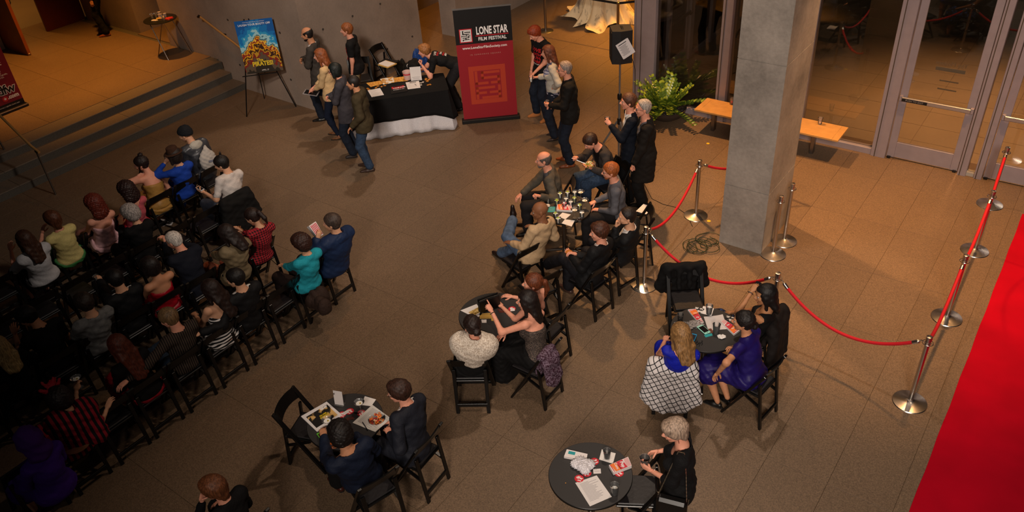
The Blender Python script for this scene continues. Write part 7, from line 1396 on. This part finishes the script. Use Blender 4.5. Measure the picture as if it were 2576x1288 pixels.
cup((-3.240, 12.434, 0.452), 'clear plastic cup standing on the right end of the bench', None, .11, .04); cup((-4.776, 12.479, 0.452), 'plastic cup on the bench beside the column', 'red', .11, .04, .4)
# things in people's hands
def by(s_): return next(q for q in PEOPLE if s_ in q['label'])
def hand_pt(q, k, off=(0, .085, -.035)):
    W_, M_ = q['_HF'][k]; return world_of(q, W_+M_@np.array(off))
def held_cup(s_, k, label, **kw):
    p = hand_pt(by(s_), k, (.0, .085, -.04)); h = kw.get('h', .10); return cup(tuple(p-Vector((0, 0, h*.5))), label, **kw)
held_cup('amber drink', 'L', 'cup of amber drink in the hand of the man in black shirt and glasses', liq='amber', r=.034); held_cup('velvet', 'L', 'clear cup raised by the man in the velvet jacket', liq='milky', r=.040); held_cup('hand on hip, holding a cup', 'R', 'clear cup with a napkin held by the woman in stripes', liq='milky', r=.038)
held_cup('glass of red drink', 'L', 'glass of dark red drink held in both hands over the front right table', liq='dark', h=.12, r=.044, fill=.5); held_cup('felt hat', 'L', 'cup of amber drink held up by the person in the felt hat', liq='amber', r=.036); held_cup('holding out a cup', 'L', 'clear cup held out by the black-suited man in the third row', liq='milky')
p = hand_pt(by('ruffled red'), 'L'); martini(tuple(p-Vector((0, 0, .06))), 'martini glass held by the person in the red and black costume')
p = hand_pt(by('gold dress'), 'L'); o = tag(MB().lathe([(0, -.09), (.03, -.09), (.03, .03), (.012, .07), (.012, .11), (0, .11)], 16, cap=False).build('bottle', mat('bottle_brown', '1C0F0A', .15), None, p), 'dark bottle held by the woman in the gold dress', 'bottle'); MB().lathe([(.031, -.05), (.031, .01)], 16, cap=False).build('bottle_label', mat('label_blue', '8AA0C0', .5), o)
def box_in_hand(s_, k, name, label, cat, d, m, off=(0, .085, -.03), scr=None):
    q = by(s_); p = hand_pt(q, k, off); o = tag(MB().box((0, 0, 0), d, bev=min(d)*.2).build(name, m, None, p), label, cat); W_, M_ = q['_HF'][k]; o.rotation_euler = (Matrix.Rotation(math.radians(q['yaw']-90), 3, 'Z') @ Matrix([list(r) for r in M_])).to_euler()
    if scr: MB().box((0, 0, -d[2]/2-.0006), (d[0]*.85, d[1]*.8, .001)).build('screen', scr, o); MB().box((0, 0, d[2]/2+.0006), (d[0]*.85, d[1]*.8, .001)).build('back_plate', m, o)
    return o
PHB = mat('phone_black', '0D0D10', .3); SCR = mat('screen_lit', '7FA8D8', .3, emit=.6)
box_in_hand('topknot', 'L', 'mobile_phone', 'white-edged phone held by the topknot man', 'phone', (.065, .125, .010), mat('phone_white', 'C8C8CC', .3), scr=PHB); 
box_in_hand('checked shirt', 'L', 'mobile_phone', 'phone with a lit screen held by the woman in the checked shirt', 'phone', (.06, .12, .010), PHB, scr=SCR); box_in_hand('phone up to her face', 'L', 'mobile_phone', 'black phone held up by the black-haired woman in the tank top', 'phone', (.062, .12, .012), PHB)
q = by('holding a tablet'); p = (hand_pt(q, 'L')+hand_pt(q, 'R'))/2; o = tag(MB().box((0, 0, 0), (.20, .26, .012), bev=.003).slot(1).box((0, 0, .0066), (.17, .22, .001)).build('tablet', [mat('tablet_frame', 'A8A4A8', .3, .5), PHB], None, p), 'silver-edged tablet held by the woman in the tan blazer', 'tablet'); o.rotation_euler = (math.radians(12), 0, math.radians(q['yaw']-90))
q = by('popcorn bag'); p = hand_pt(q, 'L', (0, .08, -.05)); o = empty('popcorn_carton', p); tag(o, 'striped popcorn bag raised by the man in the navy parka', 'popcorn box'); o.rotation_euler = (math.radians(-35), 0, math.radians(q['yaw']-90)); mb = MB()
mb.box((0, 0, .03), (.095, .05, .19), taper=1.25).build('carton_body', PW_, o); mb = MB()
for k in range(5): mb.box((-.04+k*.02, 0, .03), (.008, .058, .17), taper=1.2)
mb.build('stripes', PR_, o)
q = by('holding a burger'); p = (hand_pt(q, 'L')+hand_pt(q, 'R'))/2+Vector((0, 0, .01)); bg = empty('burger', p); tag(bg, 'small burger in a bun held by the young man in the black suit', 'food'); MB().lathe([(0, -.022), (.04, -.02), (.043, -.008), (0, -.008)], 20, cap=False).build('bottom_bun', mat('bun', 'B8702A', .5), bg); MB().lathe([(0, -.008), (.045, -.008), (.045, .004), (0, .004)], 20, cap=False).build('patty', mat('patty', '3A1C10', .7), bg); MB().lathe([(0, .004), (.043, .004), (.042, .018), (.028, .032), (0, .036)], 20, cap=False).build('top_bun', mat('bun', 'B8702A', .5), bg)
q = by('plate of food with'); p = hand_pt(q, 'L', (0, .07, -.025)); plate(tuple(p), 'plate of salad and snacks held by the bending man', .095, 5, (('salad', '8AA040', 8), ('snack', 'D08A3A', 8), ('cream', 'D8CCB0', 5)))
p = hand_pt(q, 'R', (0, .07, -.03)); p2 = hand_pt(q, 'L', (0, .07, -.03)); tag(MB().tube([p+(p-p2).normalized()*.05, p.lerp(p2, .75)], .0035, 6).build('fork', SILV), 'silver fork in the right hand of the bending man', 'fork')
q = by('biting a sandwich'); p = (hand_pt(q, 'L')+hand_pt(q, 'R'))/2; tag(MB().box((0, 0, 0), (.11, .08, .04), bev=.012).build('sandwich', mat('sandwich', 'B08A50', .7, noise=.3, nscale=30), None, p), 'sandwich held by the white-haired man', 'food')
# bags worn by people
q = by('drawstring bag'); J_ = q['_J']; v, f = surf([E_((0, 0, -.05), (.15, .075, .17)), C_((0, 0, .12), (0, .01, .17), .04, .02)], .014, .05, (), (.006, 40, 2)); o = mobj('drawstring_bag', np_mesh('drawstring_bag', [(v, f, 0)], [cloth('A8A29C', bump=.7, bscale=14)])); o.location = world_of(q, J_['mid']+J_['T2']@np.array((.03, -.20, .05))); o.rotation_euler = (math.radians(-8), math.radians(12), math.radians(q['yaw']-90)); tag(o, 'pale drawstring bag on the back of the beanie wearer', 'bag')
MB().box((0, -.082, -.06), (.09, .004, .03)).build('bag_print', mat('print_grey', '6A6E80', .7), o)
q = by('glass of red drink'); J_ = q['_J']; sh = world_of(q, J_['SL']+np.array((.02, .0, .06))); c0 = world_of(q, J_['P']+np.array((-.24, .06, .0)))
hb = empty('handbag', c0); tag(hb, 'black handbag with a chain strap hanging from the shoulder of the standing woman', 'handbag'); hb.rotation_euler.z = math.radians(q['yaw']-90+80); MB().box((0, 0, -.02), (.26, .09, .20), bev=.025).build('bag_body', mat('leather_bag', '0C0A0A', .35), hb)
def chain(name, pts, r, par):
    mb = MB(); pts = [Vector(p) for p in pts]; n = len(pts)
    for i in range(n-1):
        a, b_ = pts[i], pts[i+1]; k = max(1, int((b_-a).length/.016))
        for j in range(k): c = a.lerp(b_, (j+.5)/k); d = (b_-a).normalized(); mb.box(c, (r*(2.4 if j % 2 else 1.2), .016, r*(1.2 if j % 2 else 2.4)), d.to_track_quat('Y', 'Z').to_matrix())
    return mb.build(name, mat('chain_gold', 'B8A890', .3, .9), par)
iv = hb.rotation_euler.to_matrix().inverted(); shl = iv @ (sh-c0); chain('chain_strap', [(-.12, 0, .08), shl*.5+Vector((-.07, -.02, .06)), shl+Vector((-.02, 0, .02)), shl+Vector((.03, 0, .02)), shl*.5+Vector((.07, -.02, .06)), (.12, 0, .08)], .0035, hb); chain('chain_trim', [(-.13, -.05, .05), (-.12, -.055, -.08), (0, -.055, -.12), (.12, -.055, -.08), (.13, -.05, .05)], .003, hb)
